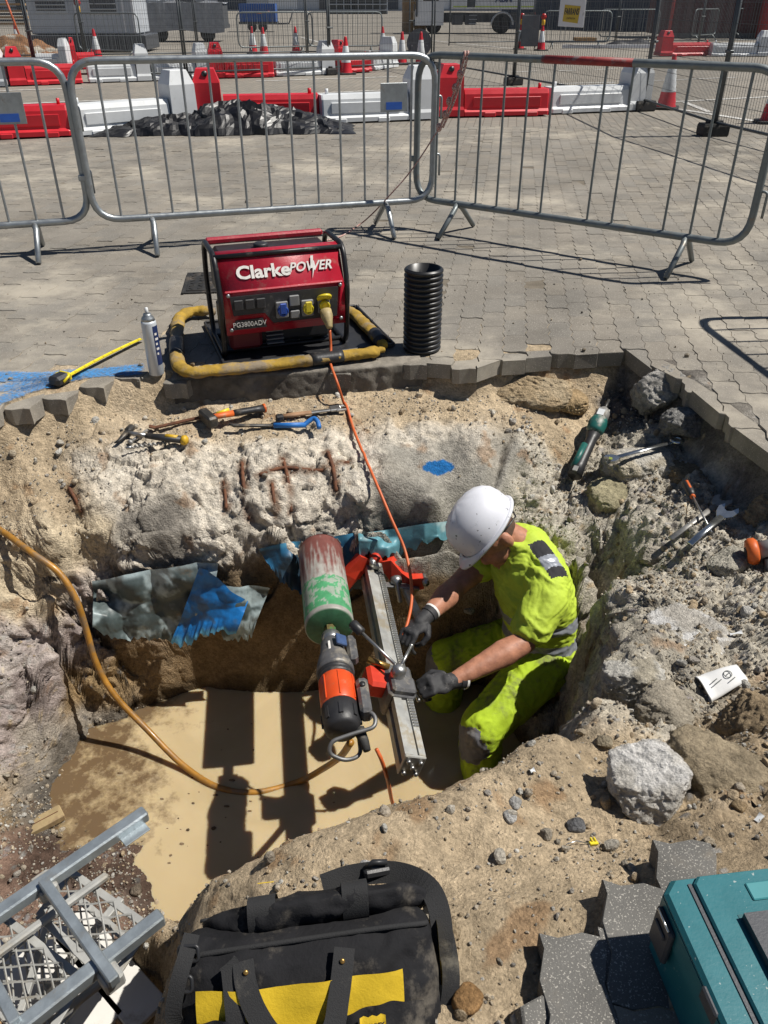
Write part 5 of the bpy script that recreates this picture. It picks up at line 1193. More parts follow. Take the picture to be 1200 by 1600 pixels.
def drill():
    t = thing('core_drill', 'orange and black core drill motor with a large rusty core bit', 'core drill', BT); t.matrix_basis = RM(BT)
    Y = TR((0, 0, 0), (-PI / 2, 0, 0))   # local z of a lathe -> +y
    m = MB(); R = .089; LB = .47; m.lathe([(.02, 0), (R - .006, 0), (R, .004)] + [(R, .004 + (LB - .004) * k / 80) for k in range(1, 81)] + [(R - .005, LB), (R - .005, LB - .03)], 110, Y, caps=False)
    P = np.array([tuple(v) for v in m.v]); me_y = P[:, 1]; n1 = fbm(P * 22, 5, .62); n2 = fbm(P * np.array([95, 9, 95]), 4, .6)
    gr = np.array((.07, .30, .13)); gy = np.array((.36, .345, .31)); ru = np.array((.17, .055, .045))
    C = np.where((me_y < .20 + .012 * n1)[:, None], gr, gy); C = np.where(((me_y < .2) & (n1 + .4 * n2 > .18))[:, None], np.array((.30, .36, .29)), C)
    k = np.clip((me_y - .22) / .16 + .9 * n2, 0, 1); k = np.where(me_y > .20, k, 0); C = C * (1 - k[:, None]) + ru * k[:, None]
    C = np.where((me_y < .001)[:, None], np.array((.05, .16, .08)) * (1 + .3 * n1)[:, None], C); C = np.where(((me_y >= .001) & (me_y < .022))[:, None], gy * .9, C)
    me = m.mesh('core_bit', bitmat()); a = me.color_attributes.new('Col', 'FLOAT_COLOR', 'POINT'); c4 = np.ones((len(P), 4), np.float32); c4[:, :3] = np.clip(C, .02, .8); a.data.foreach_set('color', c4.ravel())
    bit = link('core_bit', me, t)
    for k in range(12):
        an = 2 * PI * k / 12; m = MB(); m.box((math.cos(an) * (R - .002), LB + .004, math.sin(an) * (R - .002)), (.026, .012, .010), rot=(0, -an + PI / 2, 0)); m.build('diamond_segment', STEEL, bit)
    m = MB(); m.lathe([(.021, 0), (.021, .045), (.017, .05)], 6, TR((0, -.048, 0), (-PI / 2, 0, 0)), smooth=False); m.build('adapter', mat('green_brass', (.30, .24, .10), .45, .6, .4, 40, dirt=(.03, .35, .12), damt=.5, dscale=40), t)
    B = lambda prof, n, nm, mt, par=t, sm=None: (lambda q: (q.lathe(prof, n, TR((0, 0, 0), (PI / 2, 0, 0)), smooth=sm), q.build(nm, mt, par))[1])(MB())
    K = 1.16
    B([(.030, .042), (.034, .046), (.034, .075), (.030, .08)], 22, 'nose_ring', STEEL)
    B([(.030, .078), (.040, .09), (.045, .14), (.052, .165), (.061, .20), (.064, .225), (.064, .24)], 24, 'gear_housing', GRYM)
    B([(.060, .238), (.0615, .245), (.0615, .252), (.058, .256), (.0615, .26), (.0615, .268), (.056, .275)], 24, 'black_ring', BLACK_PL)
    B([(.055, .272), (.0605, .277), (.0615, .33), (.0605, .392), (.058, .396)], 24, 'orange_barrel', ORA_R)
    cap = B([(.057, .394), (.0615, .398), (.061, .455), (.055, .482), (.045, .492), (0, .493)], 24, 'end_cap', BLACK_PL)
    for k in range(8):
        an = 2 * PI * k / 8; m = MB(); m.box((math.cos(an) * .0605, -.445, math.sin(an) * .0605), (.012, .045, .006), rot=(0, -an + PI / 2, 0)); m.build('vent_rib', BLACK_PL, cap)
    for k, a0 in enumerate((.6, 1.5, 2.3)): m = MB(); m.box((math.cos(a0) * .062, -.335, math.sin(a0) * .062), (.004, .105, .004), .001, rot=(0, -a0, 0)); m.build('barrel_ridge', ORA_R, t)
    for k in range(6):
        an = 2 * PI * k / 6 + .4; m = MB(); m.lathe([(.005, 0), (.005, .005), (0, .006)], 8, AX((math.cos(an) * .055, -.236, math.sin(an) * .055), (0, -1, 0))); m.build('housing_screw', STEEL, t)
    m = MB(); m.box((.064, -.15, .02), (.035, .12, .045), .01); m.build('gear_selector', GRYM, t)
    m = MB(); m.box((.078, -.385, .02), (.038, .15, .06), .01); sw = m.build('switch_housing', GRYM, t)
    m = MB(); m.lathe([(.010, 0), (.010, .006), (0, .007)], 12, TR((.078, -.35, .05))); m.build('switch_button', BLACK_PL, sw)
    m = MB(); m.box((.03, -.13, .052), (.04, .05, .012), .003, rot=(0, .5, 0)); m.build('type_plate', mat('blue_plate', (.05, .09, .2), .4, 0, .2, 30), t)
    m = MB(); m.box((-.012, -.15, .049), (.008, .05, .003), .001, rot=(0, -.2, 0)); m.build('white_marking', PRINT_W, t)
    # tubular handle behind the motor
    hp = fillet([(.075, -.44, .03), (.105, -.465, .03), (.100, -.505, .02), (.02, -.515, .01), (-.04, -.525, .0), (-.05, -.545, -.03), (.0, -.555, -.06), (.05, -.545, -.055), (.05, -.49, -.04)], .025, 5)
    m = MB(); m.tube(hp, .0068, 8); m.build('handle', mat('dull_handle_steel', (.20, .20, .20), .5, .6, .2, 20), t)
    m = MB(); m.tube([(.05, -.48, -.01), (.062, -.52, -.02), (.068, -.55, -.03)], [.02, .016, .012], 10); m.build('cable_gland', RUBBER, t)
    return t
DRILL = drill()
# ------------------------------------------------------------------ the person kneeling in the pit
HIVIS = mat('hi_vis_shirt', (.46, .60, .05), .75, 0, .10, 9, .0016, 60, dirt=(.36, .46, .05), damt=.3, dscale=8)
HIVIS_T = mat('hi_vis_trousers', (.40, .56, .02), .8, 0, .18, 8, .002, 35, dirt=(.17, .19, .06), damt=.42, dscale=7)
SILVER = mat('reflective_tape', (.30, .32, .36), .4, .3, .08, 20); BLK_CLOTH = mat('black_cloth', (.022, .022, .025), .85, 0, .2, 14, .001, 80, dirt=(.10, .09, .08), damt=.2)
SKIN = mat('skin', (.44, .20, .122), .52, 0, .24, 26, .0012, 120, spec=.4, dirt=(.33, .15, .10), damt=.42, dscale=30); GREY_CLOTH = mat('grey_knee_cloth', (.17, .17, .185), .85, 0, .2, 16, .0015, 60, dirt=(.30, .27, .22), damt=.4)
GLOVE = mat('black_glove', (.030, .030, .033), .7, 0, .25, 25, .001, 110, dirt=(.20, .19, .18), damt=.3, dscale=30)
HAT = mat('white_hard_hat', (.70, .71, .76), .38, 0, .05, 8, dirt=(.12, .12, .13), damt=.27, dscale=13, coat=.2, speck=(.10, .10, .11), speckscale=55, speckamt=.69)
BOOT = mat('muddy_boot', (.06, .05, .04), .8)
def limb(mb, a, b, ra, rb, n=16, k=5):
    a, b = Vector(a), Vector(b); mb.ball(a, ra, n, 10); mb.ball(b, rb, n, 10)
    mb.tube([a.lerp(b, i / k) for i in range(k + 1)], [ra + (rb - ra) * i / k for i in range(k + 1)], n)
def chain(mb, pts, rs):
    for i in range(len(pts) - 1): limb(mb, pts[i], pts[i + 1], rs[i], rs[i + 1])
FWD = Vector((-.92, -.39, 0)).normalized(); LAT = Vector((FWD.y * -1, FWD.x, 0)); LAT = Vector((.39, -.92, 0)).normalized()
SP = [(Vector((.645, 2.50, -.93)), .17, .125), (Vector((.645, 2.50, -.84)), .165, .125), (Vector((.635, 2.505, -.74)), .152, .120), (Vector((.615, 2.50, -.64)), .162, .128), (Vector((.585, 2.51, -.54)), .180, .130), (Vector((.566, 2.53, -.45)), .182, .115), (Vector((.556, 2.54, -.395)), .145, .09), (Vector((.545, 2.545, -.355)), .085, .075), (Vector((.525, 2.545, -.335)), .064, .062)]
def torso_rings(lo, hi, grow=0.0, n=28):
    R = []
    for c, a, b in SP[lo:hi]:
        R.append([c + LAT * (a + grow) * math.cos(2 * PI * k / n) + FWD * (b + grow) * math.sin(2 * PI * k / n) for k in range(n)])
    return R
SHL, ELL, WRL = Vector((.632, 2.365, -.435)), Vector((.512, 2.205, -.575)), Vector((.243, 2.055, -.622))
SHR, ELR, WRR = Vector((.505, 2.70, -.47)), Vector((.285, 2.52, -.565)), Vector((.155, 2.34, -.575))
HEAD = Vector((.420, 2.535, -.325)); UPH = Vector((-.77, .02, .64)).normalized(); FH = Vector((-.58, -.44, -.68)); FH = (FH - UPH * FH.dot(UPH)).normalized(); RH = FH.cross(UPH)
HM = Matrix(((RH.x, FH.x, UPH.x, HEAD.x), (RH.y, FH.y, UPH.y, HEAD.y), (RH.z, FH.z, UPH.z, HEAD.z), (0, 0, 0, 1)))   # x = his right, y = face, z = crown
HPL, KNL, ANL = Vector((.645, 2.385, -.86)), Vector((.375, 2.15, -.965)), Vector((.395, 2.12, -1.42))
HPR, KNR, ANR = Vector((.62, 2.62, -.92)), Vector((.265, 2.56, -.99)), Vector((.26, 2.50, -1.42))
def person():
    t = thing('person', 'person in white hard hat and hi-vis clothes crouching in the pit', 'person', (.69, 2.5, -1.05))
    inv = t.matrix_basis.inverted()
    def put(name, V, F, mats, mi=None):
        V = V - np.array([.69, 2.5, -1.05]); return link(name, np_mesh(name, V, F, mats, True, None, mi), t)
    # body: head, neck, arms as one skin
    m = MB()
    m.ball((0, 0, .02), (.074, .092, .105), 24, 16, HM); m.ball((0, .03, -.055), (.058, .068, .06), 20, 12, HM)          # skull, jaw
    m.ball((0, .098, -.035), (.013, .018, .024), 10, 8, HM); m.ball((0, .085, -.083), (.024, .014, .008), 10, 6, HM)      # nose, mouth
    m.ball((0, .078, -.112), (.026, .022, .018), 12, 8, HM)
    for s in (-1, 1):
        m.ball((s * .030, .082, .0), (.014, .010, .008), 10, 6, HM); m.ball((s * .076, -.012, -.022), (.011, .022, .034), 12, 10, HM); m.ball((s * .073, -.006, -.045), (.010, .014, .014), 10, 8, HM)
    nb = Vector((.562, 2.545, -.40)); limb(m, HM @ Vector((0, -.03, -.04)), nb, .056, .066)
    limb(m, nb, nb + Vector((.03, -.02, -.10)), .07, .09)
    for sh, el, wr in ((SHL, ELL, WRL), (SHR, ELR, WRR)):
        mid = sh.lerp(el, .55); f1 = el.lerp(wr, .30)
        chain(m, [sh, mid, el, f1, el.lerp(wr, .7), wr], [.058, .055, .043, .050, .037, .029])
        limb(m, nb + Vector((.03, 0, -.08)), sh, .06, .055)
    V, F = voxel(m, .0065, 5); n = normals(V, F); V = V + n * (fbm(V * 28, 2) * .0012)[:, None]
    put('body', V, F, [SKIN])
    # hair under the hat
    h = MB(); h.ball((0, -.012, .024), (.0765, .09, .100), 24, 16, HM); h.ball((0, -.045, -.01), (.060, .053, .045), 16, 10, HM); V, F = voxel(h, .007, 3); put('hair', V, F, [mat('short_dark_hair', (.10, .055, .036), .8, 0, .3, 60, .002, 300)])
    # shirt
    m = MB(); m.loft(torso_rings(1, 9, .012)); chain(m, [SHL + Vector((-.02, .03, -.01)), SHL.lerp(ELL, .25), SHL.lerp(ELL, .74)], [.085, .076, .070]); chain(m, [SHR + Vector((.03, -.02, -.01)), SHR.lerp(ELR, .25), SHR.lerp(ELR, .50)], [.082, .072, .066])
    limb(m, SP[6][0], SHL + Vector((-.01, .03, .0)), .075, .075); limb(m, SP[6][0], SHR, .075, .072)
    V, F = voxel(m, .005, 8); N = normals(V, F)
    fold = ridge(np.c_[V[:, 0] * 8 + V[:, 2] * 5, V[:, 1] * 8, V[:, 2] * 15] + .5 * fbm(V * 6, 2)[:, None], 3) * .0066 + fbm(V * 9, 2) * .003 + ridge(V * 26, 2) * .0012; V = V + N * fold[:, None]
    Cc = V[F].mean(1); mi = np.zeros(len(F), int)
    ax = np.array(SP[5][0] - SP[1][0]); ln = np.linalg.norm(ax); axn = ax / ln; s = (Cc - np.array(SP[1][0])) @ axn / ln
    lat = (Cc - np.array(SP[4][0])) @ np.array(LAT); fr = (Cc - np.array(SP[4][0])) @ np.array(FWD)
    body = np.abs(lat) < .21
    for a, b in ((.12, .24), (.38, .50)): mi[(s - .55 * fr > a) & (s - .55 * fr < b) & body & (s < .75)] = 1
    A = np.array(tuple(SP[6][0] + LAT * .06 + Vector((0, 0, .03)))); B = np.array(tuple(SHL + Vector((.01, -.02, .085)))); ab = B - A; L2 = ab @ ab
    tt = (Cc - A) @ ab / L2; sd = (Cc - A) - tt[:, None] * ab; side = sd @ np.array(FWD); near = (tt > -.02) & (tt < 1.02) & (np.abs(side + .0) < .037) & (Cc[:, 2] > -.475)
    mi[near] = 2; mi[near & (tt > .42) & (tt < .78)] = 1
    put('shirt', V, F, [HIVIS, SILVER, BLK_CLOTH], mi)
    # trousers
    m = MB(); m.loft(torso_rings(0, 3, .004)); m.ball((.65, 2.5, -.9), (.15, .18, .12), 20, 14)
    chain(m, [HPL, HPL.lerp(KNL, .5), KNL, KNL.lerp(ANL, .4), ANL], [.108, .097, .080, .076, .068]); chain(m, [HPR, HPR.lerp(KNR, .5), KNR, KNR.lerp(ANR, .4), ANR], [.108, .095, .080, .078, .068])
    V, F = voxel(m, .006, 6); N = normals(V, F); V = V + N * (ridge(V * 12 + .5 * fbm(V * 7, 2)[:, None], 3) * .0062 + fbm(V * 10, 2) * .004)[:, None]
    Cc = V[F].mean(1); mi = np.zeros(len(F), int); dl = np.linalg.norm(Cc - np.array(KNL + Vector((-.05, -.045, -.035))), axis=1) + .012 * fbm(Cc * 20, 2); mi[dl < .085] = 1; mi[np.linalg.norm(Cc - np.array(KNR + Vector((-.06, 0, -.03))), axis=1) < .085] = 1
    tr = put('trousers', V, F, [HIVIS_T, GREY_CLOTH], mi)
    # pocket flap on the near thigh
    q = HPL.lerp(KNL, .45) + Vector((.06, -.085, .015)); m = MB()
    fd = (KNL - HPL).normalized()
    m.box((0, 0, 0), (.012, .11, .13), .004, M=AX(q, fd, (0, -1, .4))); 
    # hands in gloves
    def hand(name, W, K, back, curl, mir):
        y = (K - W).normalized(); z = (back - y * back.dot(y)).normalized(); x = y.cross(z) * mir
        T = Matrix(((x.x, y.x, z.x, W.x), (x.y, y.y, z.y, W.y), (x.z, y.z, z.z, W.z), (0, 0, 0, 1))); m = MB()
        m.ball((0, .052, 0), (.043, .050, .018), 18, 12, T); m.ball((.0, .085, .002), (.040, .018, .015), 16, 10, T); limb(m, T @ Vector((0, -.03, 0)), T @ Vector((0, .03, 0)), .031, .030)
        for i, (fx, fl) in enumerate(((-.031, .82), (-.0105, .97), (.0105, 1.0), (.030, .92))):
            p = Vector((fx, .092, .0)); a = -.15; pts = [p]; rr = [.0108]
            for sl, da in ((.044, curl[0]), (.028, curl[1]), (.024, curl[2])):
                a += da; p = p + Vector((0, math.cos(a), -math.sin(a))) * sl * fl; pts.append(p); rr.append(rr[-1] - .0009)
            chain(m, [T @ v for v in pts], rr)
        chain(m, [T @ Vector(v) for v in ((.034, .028, -.006), (.055, .055, -.022), (.046, .082, -.040), (.024, .094, -.050))], [.015, .0125, .0115, .0095])
        V, F = voxel(m, .0042, 2); V = V + normals(V, F) * (fbm(V * 60, 2) * .001)[:, None]; o = put(name, V, F, [GLOVE])
        c = MB(); c.tube([T @ Vector((0, -.042, 0)), T @ Vector((0, -.02, 0))], [.0335, .0335], 16, caps=False); cu = c.build('cuff', GLOVE, o, False); cu.data.transform(t.matrix_basis.inverted())
        c = MB(); c.tube([T @ Vector((0, -.050, 0)), T @ Vector((0, -.041, 0))], [.0345, .0345], 16, caps=False); cu = c.build('cuff_trim', PRINT_W, o, False); cu.data.transform(t.matrix_basis.inverted())
    g = CRANK_GRIP; kn = g + Vector((.0, .012, .035)); hand('glove', WRL, WRL + (kn - WRL).normalized() * .1, Vector((.1, -.35, .93)), (1.0, 1.25, .9), 1)
    hand('glove', WRR, WRR + Vector((-.075, -.085, -.02)), Vector((-.3, -.1, .95)), (.7, .9, .6), -1)
    for an in (ANL, ANR):
        m = MB(); limb(m, an, an + Vector((-.13, -.03, -.03)), .06, .045); V, F = voxel(m, .01, 2); put('boot', V, F, [BOOT])
    # hard hat
    hm = HM @ TR((0, -.008, .045)); n = 48; prof = [(1.0, 0.0), (1.0, .018), (.985, .045), (.93, .078), (.82, .104), (.65, .125), (.42, .139), (.2, .145), (.0, .147)]
    V = []
    for r, z in prof:
        for k in range(n):
            a = 2 * PI * k / n; x, y = .112 * math.cos(a), .138 * math.sin(a); V.append((x * r, y * r, z))
    V = np.array(V); rg = sstep(.030, .020, np.abs(V[:, 0])) * sstep(.02, .06, V[:, 2]); V[:, 2] += .006 * rg; V[:, 1] += .004 * rg * np.sign(V[:, 1])
    m = MB(); m.loft([[Vector(V[i * n + k]) for k in range(n)] for i in range(len(prof))], caps=False); o = m.build('shell_tmp', HAT); me = o.data; bpy.data.objects.remove(o); me.transform(inv @ hm); hat = link('hard_hat', me, t)
    m = MB(); rings = []
    for f, z in ((1.0, .004), (1.05, .002), (1.075, -.004), (1.06, -.010), (.99, -.004)):
        rings.append([(.112 * math.cos(a) * f, .138 * math.sin(a) * f + (max(0, math.sin(a)) ** 3) * .038 * min(1, (f - .99) / .06), z - (max(0, math.sin(a)) ** 3) * .014 * min(1, (f - .99) / .06)) for a in (2 * PI * k / n for k in range(n))])
    m.loft(rings, caps=False); b = m.build('brim', HAT, hat); b.data.transform(inv @ hm)
    m = MB(); m.box((0, .118, .088), (.028, .02, .012), .004, rot=(-.9, 0, 0)); m.tube([(-.018, .132, .045), (-.020, .10, .10), (-.018, .03, .140)], .004, 6); m.tube([(.018, .132, .045), (.020, .10, .10), (.018, .03, .140)], .004, 6); b = m.build('front_ridge', HAT, hat); b.data.transform(inv @ hm)
    m = MB(); m.tube([(x, y, z) for x, y, z in ((.078, .02, -.02), (.080, -.05, -.035), (.05, -.095, -.05), (0, -.108, -.055), (-.05, -.095, -.05), (-.080, -.05, -.035), (-.078, .02, -.02))], .0035, 8); b = m.build('headband', BLACK_PL, hat); b.data.transform(inv @ hm)
person()
# ------------------------------------------------------------------ sheets on the far wall of the pit
SHEET = mat('damp_proof_sheet', attr=True, rough=.42, var=.25, scale=18, bump=.0012, bscale=60, spec=.4, dirt=(.16, .12, .08), damt=.28, dscale=7)
def wall_sheet(name, lab, top, bot, nu, nv, colour, off=.03, wr=.02, seed=0):
    cu = max(len(top), 6)
    def lerp_px(L, u):
        f = u * (len(L) - 1); i = min(int(f), len(L) - 2); f -= i; return (L[i][0] * (1 - f) + L[i + 1][0] * f, L[i][1] * (1 - f) + L[i + 1][1] * f)
    K, J = 9, 4; G = np.zeros((K, J, 3))
    for i in range(K):
        a, b = lerp_px(top, i / (K - 1)), lerp_px(bot, i / (K - 1))
        for j in range(J):
            w = j / (J - 1); p = on_ground(a[0] * (1 - w) + b[0] * w, a[1] * (1 - w) + b[1] * w); G[i, j] = p
    V = []
    for i in range(nu + 1):
        for j in range(nv + 1):
            f = i / nu * (K - 1); a = min(int(f), K - 2); f -= a; g = j / nv * (J - 1); b = min(int(g), J - 2); g -= b
            V.append(G[a, b] * (1 - f) * (1 - g) + G[a + 1, b] * f * (1 - g) + G[a, b + 1] * (1 - f) * g + G[a + 1, b + 1] * f * g)
    V = np.array(V); uv = np.array([(i / nu, j / nv) for i in range(nu + 1) for j in range(nv + 1)])
    w = wr * (1.6 * np.abs(perlin(np.c_[V[:, 0] * 3.5 + V[:, 2] * 3, V[:, 2] * 5 - V[:, 0] * 2, np.full(len(V), seed * 3.7)])) + .6 * np.abs(perlin(V * 8.5 + seed)) + .14 * np.abs(perlin(V * 19 + seed)) + .05 * np.abs(perlin(V * 40 + seed)))
    V[:, 1] -= off + w + .02 * uv[:, 1]; V[:, 2] += .3 * w + .03 * fbm(np.c_[uv[:, 0] * 11, np.zeros(len(V)), np.full(len(V), 3.3 + seed)], 4) * sstep(.6, 1, uv[:, 1])
    F = np.array([(i * (nv + 1) + j, i * (nv + 1) + j + 1, (i + 1) * (nv + 1) + j + 1, (i + 1) * (nv + 1) + j) for i in range(nu) for j in range(nv)])
    o = link(name, np_mesh(name, V, F, SHEET, True, np.clip(colour(V, uv), .01, .8))); return tag(o, lab, 'sheet', 'sheets on the pit wall')
GT = np.array((.07, .092, .092)); PALE = np.array((.36, .44, .45)); BL = np.array((.012, .17, .50))
def cg(V, uv):
    n = fbm(V * 7 + 11, 4); k = sstep(-.1, .35, n + .25 * fbm(V * 30, 3))[:, None]; c = GT * (1 - k) + PALE * k
    e = sstep(.10, .02, uv[:, 1])[:, None]; return c * (1 - e) + PALE * e
def cb(V, uv):
    n = fbm(V * 12 + 3, 3); k = sstep(.25, .6, n)[:, None]; e = sstep(.86, .97, uv[:, 1])[:, None]
    c = BL * (1 + .35 * n[:, None]); c = c * (1 - .6 * k) + GT * .6 * k; return c * (1 - e) + np.array((.12, .42, .68)) * e
def cd(V, uv):
    n = fbm(V * 6 + 31, 4); k = sstep(-.1, .4, n)[:, None]; c = np.array((.03, .06, .09)) * (1 - k) + np.array((.02, .11, .22)) * k; e = sstep(.16, .04, uv[:, 1])[:, None]; return c * (1 - e) + np.array((.05, .20, .33)) * e
def ct(V, uv):
    n = fbm(V * 9 + 60, 4); k = sstep(.0, .5, n)[:, None]; return np.array((.12, .30, .36)) * (1 - k) + np.array((.30, .42, .44)) * k
wall_sheet('plastic_sheet', 'crumpled grey translucent plastic sheet hanging on the left of the pit wall', [(150, 897), (200, 886), (260, 876), (310, 868), (345, 868)], [(158, 962), (200, 984), (240, 978), (290, 986), (330, 970)], 110, 50, cg, .042, .03, 1)
wall_sheet('plastic_sheet', 'torn bright blue plastic flap in the middle of the grey sheeting', [(318, 868), (330, 872), (345, 885), (365, 905), (392, 922)], [(276, 984), (300, 980), (322, 968), (345, 962), (375, 968)], 80, 50, cb, .07, .02, 2)
wall_sheet('plastic_sheet', 'grey plastic flap hanging right of the blue one', [(352, 900), (375, 905), (400, 902), (425, 905)], [(352, 975), (378, 985), (395, 978), (402, 960)], 60, 40, cg, .05, .02, 4)
wall_sheet('plastic_sheet', 'dark blue plastic sheet on the wall behind the core bit', [(405, 852), (450, 842), (500, 836), (562, 826)], [(425, 880), (450, 905), (500, 930), (570, 910)], 80, 40, cd, .022, .012, 5)
wall_sheet('plastic_sheet', 'pale turquoise strip along the foot of the smooth concrete', [(560, 829), (600, 824), (650, 816), (702, 810)], [(562, 858), (600, 862), (650, 846), (704, 830)], 80, 20, ct, .018, .006, 6)

# ------------------------------------------------------------------ boulders and broken concrete
def boulder(lab, c, rad, seed, colr, cuts=5, rough=.10, cat='stone', rotz=0.0, n=30, name='broken_concrete_lump', flat=None, pale=None):
    V = []; F = []; idx = {}
    for f in range(6):
        for i in range(n + 1):
            for j in range(n + 1):
                a, b = math.tan((i / n * 2 - 1) * PI / 4), math.tan((j / n * 2 - 1) * PI / 4); p = [(1, a, b), (-1, -a, b), (-a, 1, b), (a, -1, b), (-b, a, 1), (b, a, -1)][f]; k = tuple(round(q, 5) for q in p)
                if k not in idx: idx[k] = len(V); V.append(p)
        for i in range(n):
            for j in range(n):
                q = []
                for (u, v) in ((i, j), (i + 1, j), (i + 1, j + 1), (i, j + 1)):
                    a, b = math.tan((u / n * 2 - 1) * PI / 4), math.tan((v / n * 2 - 1) * PI / 4); p = [(1, a, b), (-1, -a, b), (-a, 1, b), (a, -1, b), (-b, a, 1), (b, a, -1)][f]; q.append(idx[tuple(round(z, 5) for z in p)])
                F.append(q)
    V = np.array(V); V /= (np.abs(V) ** 3.5).sum(1)[:, None] ** (1 / 3.5); rr = np.random.default_rng(seed)
    D = V.copy()
    for k in range(cuts):
        nrm = rr.normal(size=3); nrm /= np.linalg.norm(nrm); d = rr.uniform(.60, .88); s = V @ nrm - d; V = np.where((s > 0)[:, None], V - s[:, None] * nrm * .92, V)
    if flat: nrm = np.array(flat[:3]) / np.linalg.norm(flat[:3]); s = V @ nrm - flat[3]; V = np.where((s > 0)[:, None], V - s[:, None] * nrm, V)
    N = normals(V, F); W = V * np.array(rad) / min(rad)
    V = V + N * ((ridge(W * 2.2 + seed, 4) * rough * .45 + fbm(W * 5 + seed, 4) * rough * .5 + fbm(W * 16 + seed, 2) * rough * .14))[:, None]
    V = V * np.array(rad); cz, sz = math.cos(rotz), math.sin(rotz); V = np.c_[V[:, 0] * cz - V[:, 1] * sz, V[:, 0] * sz + V[:, 1] * cz, V[:, 2]]
    cl = np.array(colr) * (1 + .25 * fbm(V * 14 + seed, 4))[:, None]
    if pale is not None: k = sstep(-.1, .45, fbm(V * 9 + seed + 5, 4))[:, None]; cl = cl * (1 - k) + np.array(pale) * k
    o = link(name, np_mesh(name, V, np.array(F), MAT_EARTH, True, np.clip(cl, .02, .8))); o.location = c; return tag(o, lab, cat)
WH = (.50, .475, .43)
boulder('large whitish broken concrete lump on the bank above the tool case', on_ground(1003, 1262) + Vector((.005, .03, .035)), (.098, .085, .075), 4, (.55, .52, .47), 7, .09, 'concrete lump', .3, 40, pale=(.68, .66, .63))
boulder('flat slab of broken concrete with sand stuck on top, by the far paving edge', on_ground(822, 612) + Vector((0, .03, .0)), (.21, .13, .07), 11, (.42, .32, .20), 3, .09, 'concrete slab', -.25, 40, pale=(.45, .36, .24))
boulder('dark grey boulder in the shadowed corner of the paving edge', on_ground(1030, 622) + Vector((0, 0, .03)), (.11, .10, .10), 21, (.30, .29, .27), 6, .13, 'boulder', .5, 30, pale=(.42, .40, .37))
boulder('dark rubble block below the paving edge behind the long spanner', on_ground(1078, 672) + Vector((0, 0, .02)), (.12, .08, .07), 23, (.25, .245, .235), 6, .13, 'rubble block', .2, 30)
boulder('pale rubble block under the long spanner', on_ground(1010, 722) + Vector((0, .02, -.03)), (.17, .12, .075), 25, (.45, .40, .31), 5, .10, 'rubble block', .15, 36, pale=(.55, .52, .46))
boulder('brown clod of earth and concrete under the right paving edge', on_ground(1050, 745) + Vector((.07, .02, -.02)), (.13, .09, .06), 27, (.30, .235, .15), 4, .12, 'clod', .1, 30)
boulder('brown block of compacted soil right of the white concrete lump', on_ground(1118, 1215) + Vector((0, 0, -.01)), (.12, .10, .085), 29, (.33, .27, .185), 6, .10, 'soil block', -.5, 34)
boulder('dark brown clod at the right edge below the paper cup', on_ground(1178, 1125) + Vector((.01, 0, .0)), (.09, .08, .07), 31, (.29, .22, .14), 5, .13, 'clod', .4, 30)
boulder('grey brown clod left of the paper cup', on_ground(1040, 1120) + Vector((0, 0, .0)), (.10, .075, .055), 33, (.36, .32, .255), 5, .13, 'clod', .9, 30)
boulder('sandy clod at the right edge above the orange ended tool', on_ground(1185, 795) + Vector((.03, 0, .0)), (.09, .07, .06), 35, (.40, .31, .20), 5, .12, 'clod', .2, 28)
boulder('pale stone block beside the orange ended tool', on_ground(1140, 880) + Vector((0, 0, .0)), (.075, .055, .04), 37, (.47, .44, .37), 6, .12, 'stone block', .6, 26)
boulder('pale clod on the slope left of the two open spanners', on_ground(1018, 862) + Vector((0, 0, -.01)), (.045, .04, .03), 39, (.44, .40, .33), 5, .12, 'clod', .1, 20)
boulder('yellowish rubble clod behind the hi-vis shoulder', on_ground(950, 775) + Vector((0, 0, -.03)), (.11, .09, .08), 41, (.38, .34, .22), 5, .13, 'clod', .7, 30)
boulder('sandy clod between the slab and the green power tool', on_ground(885, 630) + Vector((0, 0, .0)), (.09, .07, .05), 43, (.40, .29, .165), 5, .12, 'clod', .2, 26)
boulder('rounded pale rubble heap edge above the near bank', on_ground(985, 1050) + Vector((0, 0, -.02)), (.09, .08, .06), 45, (.42, .38, .30), 5, .13, 'clod', .3, 28, pale=(.55, .53, .48))
boulder('whitish crust of concrete on the right slope', on_ground(1085, 985) + Vector((0, 0, -.03)), (.10, .14, .045), 47, (.47, .44, .39), 4, .12, 'concrete crust', .5, 32, pale=(.66, .65, .63))
for i, (x, y, r, c, lab) in enumerate(((899, 1294, .017, (.16, .16, .165), 'smooth dark grey pebble on the near bank'), (804, 1258, .013, (.42, .41, .39), 'pale grey pebble, upper of the pair on the near bank'), (797, 1280, .014, (.45, .44, .42), 'pale pebble, lower of the pair on the near bank'), (944, 1163, .017, (.33, .28, .20), 'brown pebble above the white concrete lump'), (730, 1568, .022, (.34, .20, .09), 'orange brown pebble right of the tool bag'), (1165, 958, .02, (.55, .53, .49), 'pale rounded stone on the right slope above the cup'), (573, 1360, .014, (.55, .54, .53), 'white pebble above the tool bag'), (1153, 1263, .014, (.30, .22, .13), 'brown pebble near the paving on the right'), (213, 1393, .018, (.16, .13, .10), 'dark stone sticking out of the muddy water'), (733, 650 + 305, .02, (.4, .38, .33), 'pale stone behind the person'))):
    p = on_ground(x, y); boulder(lab, p + Vector((0, 0, r * .45)), (r * 1.15, r, r * .75), 60 + i, c, 2, .05, 'pebble', i, 8, 'pebble')
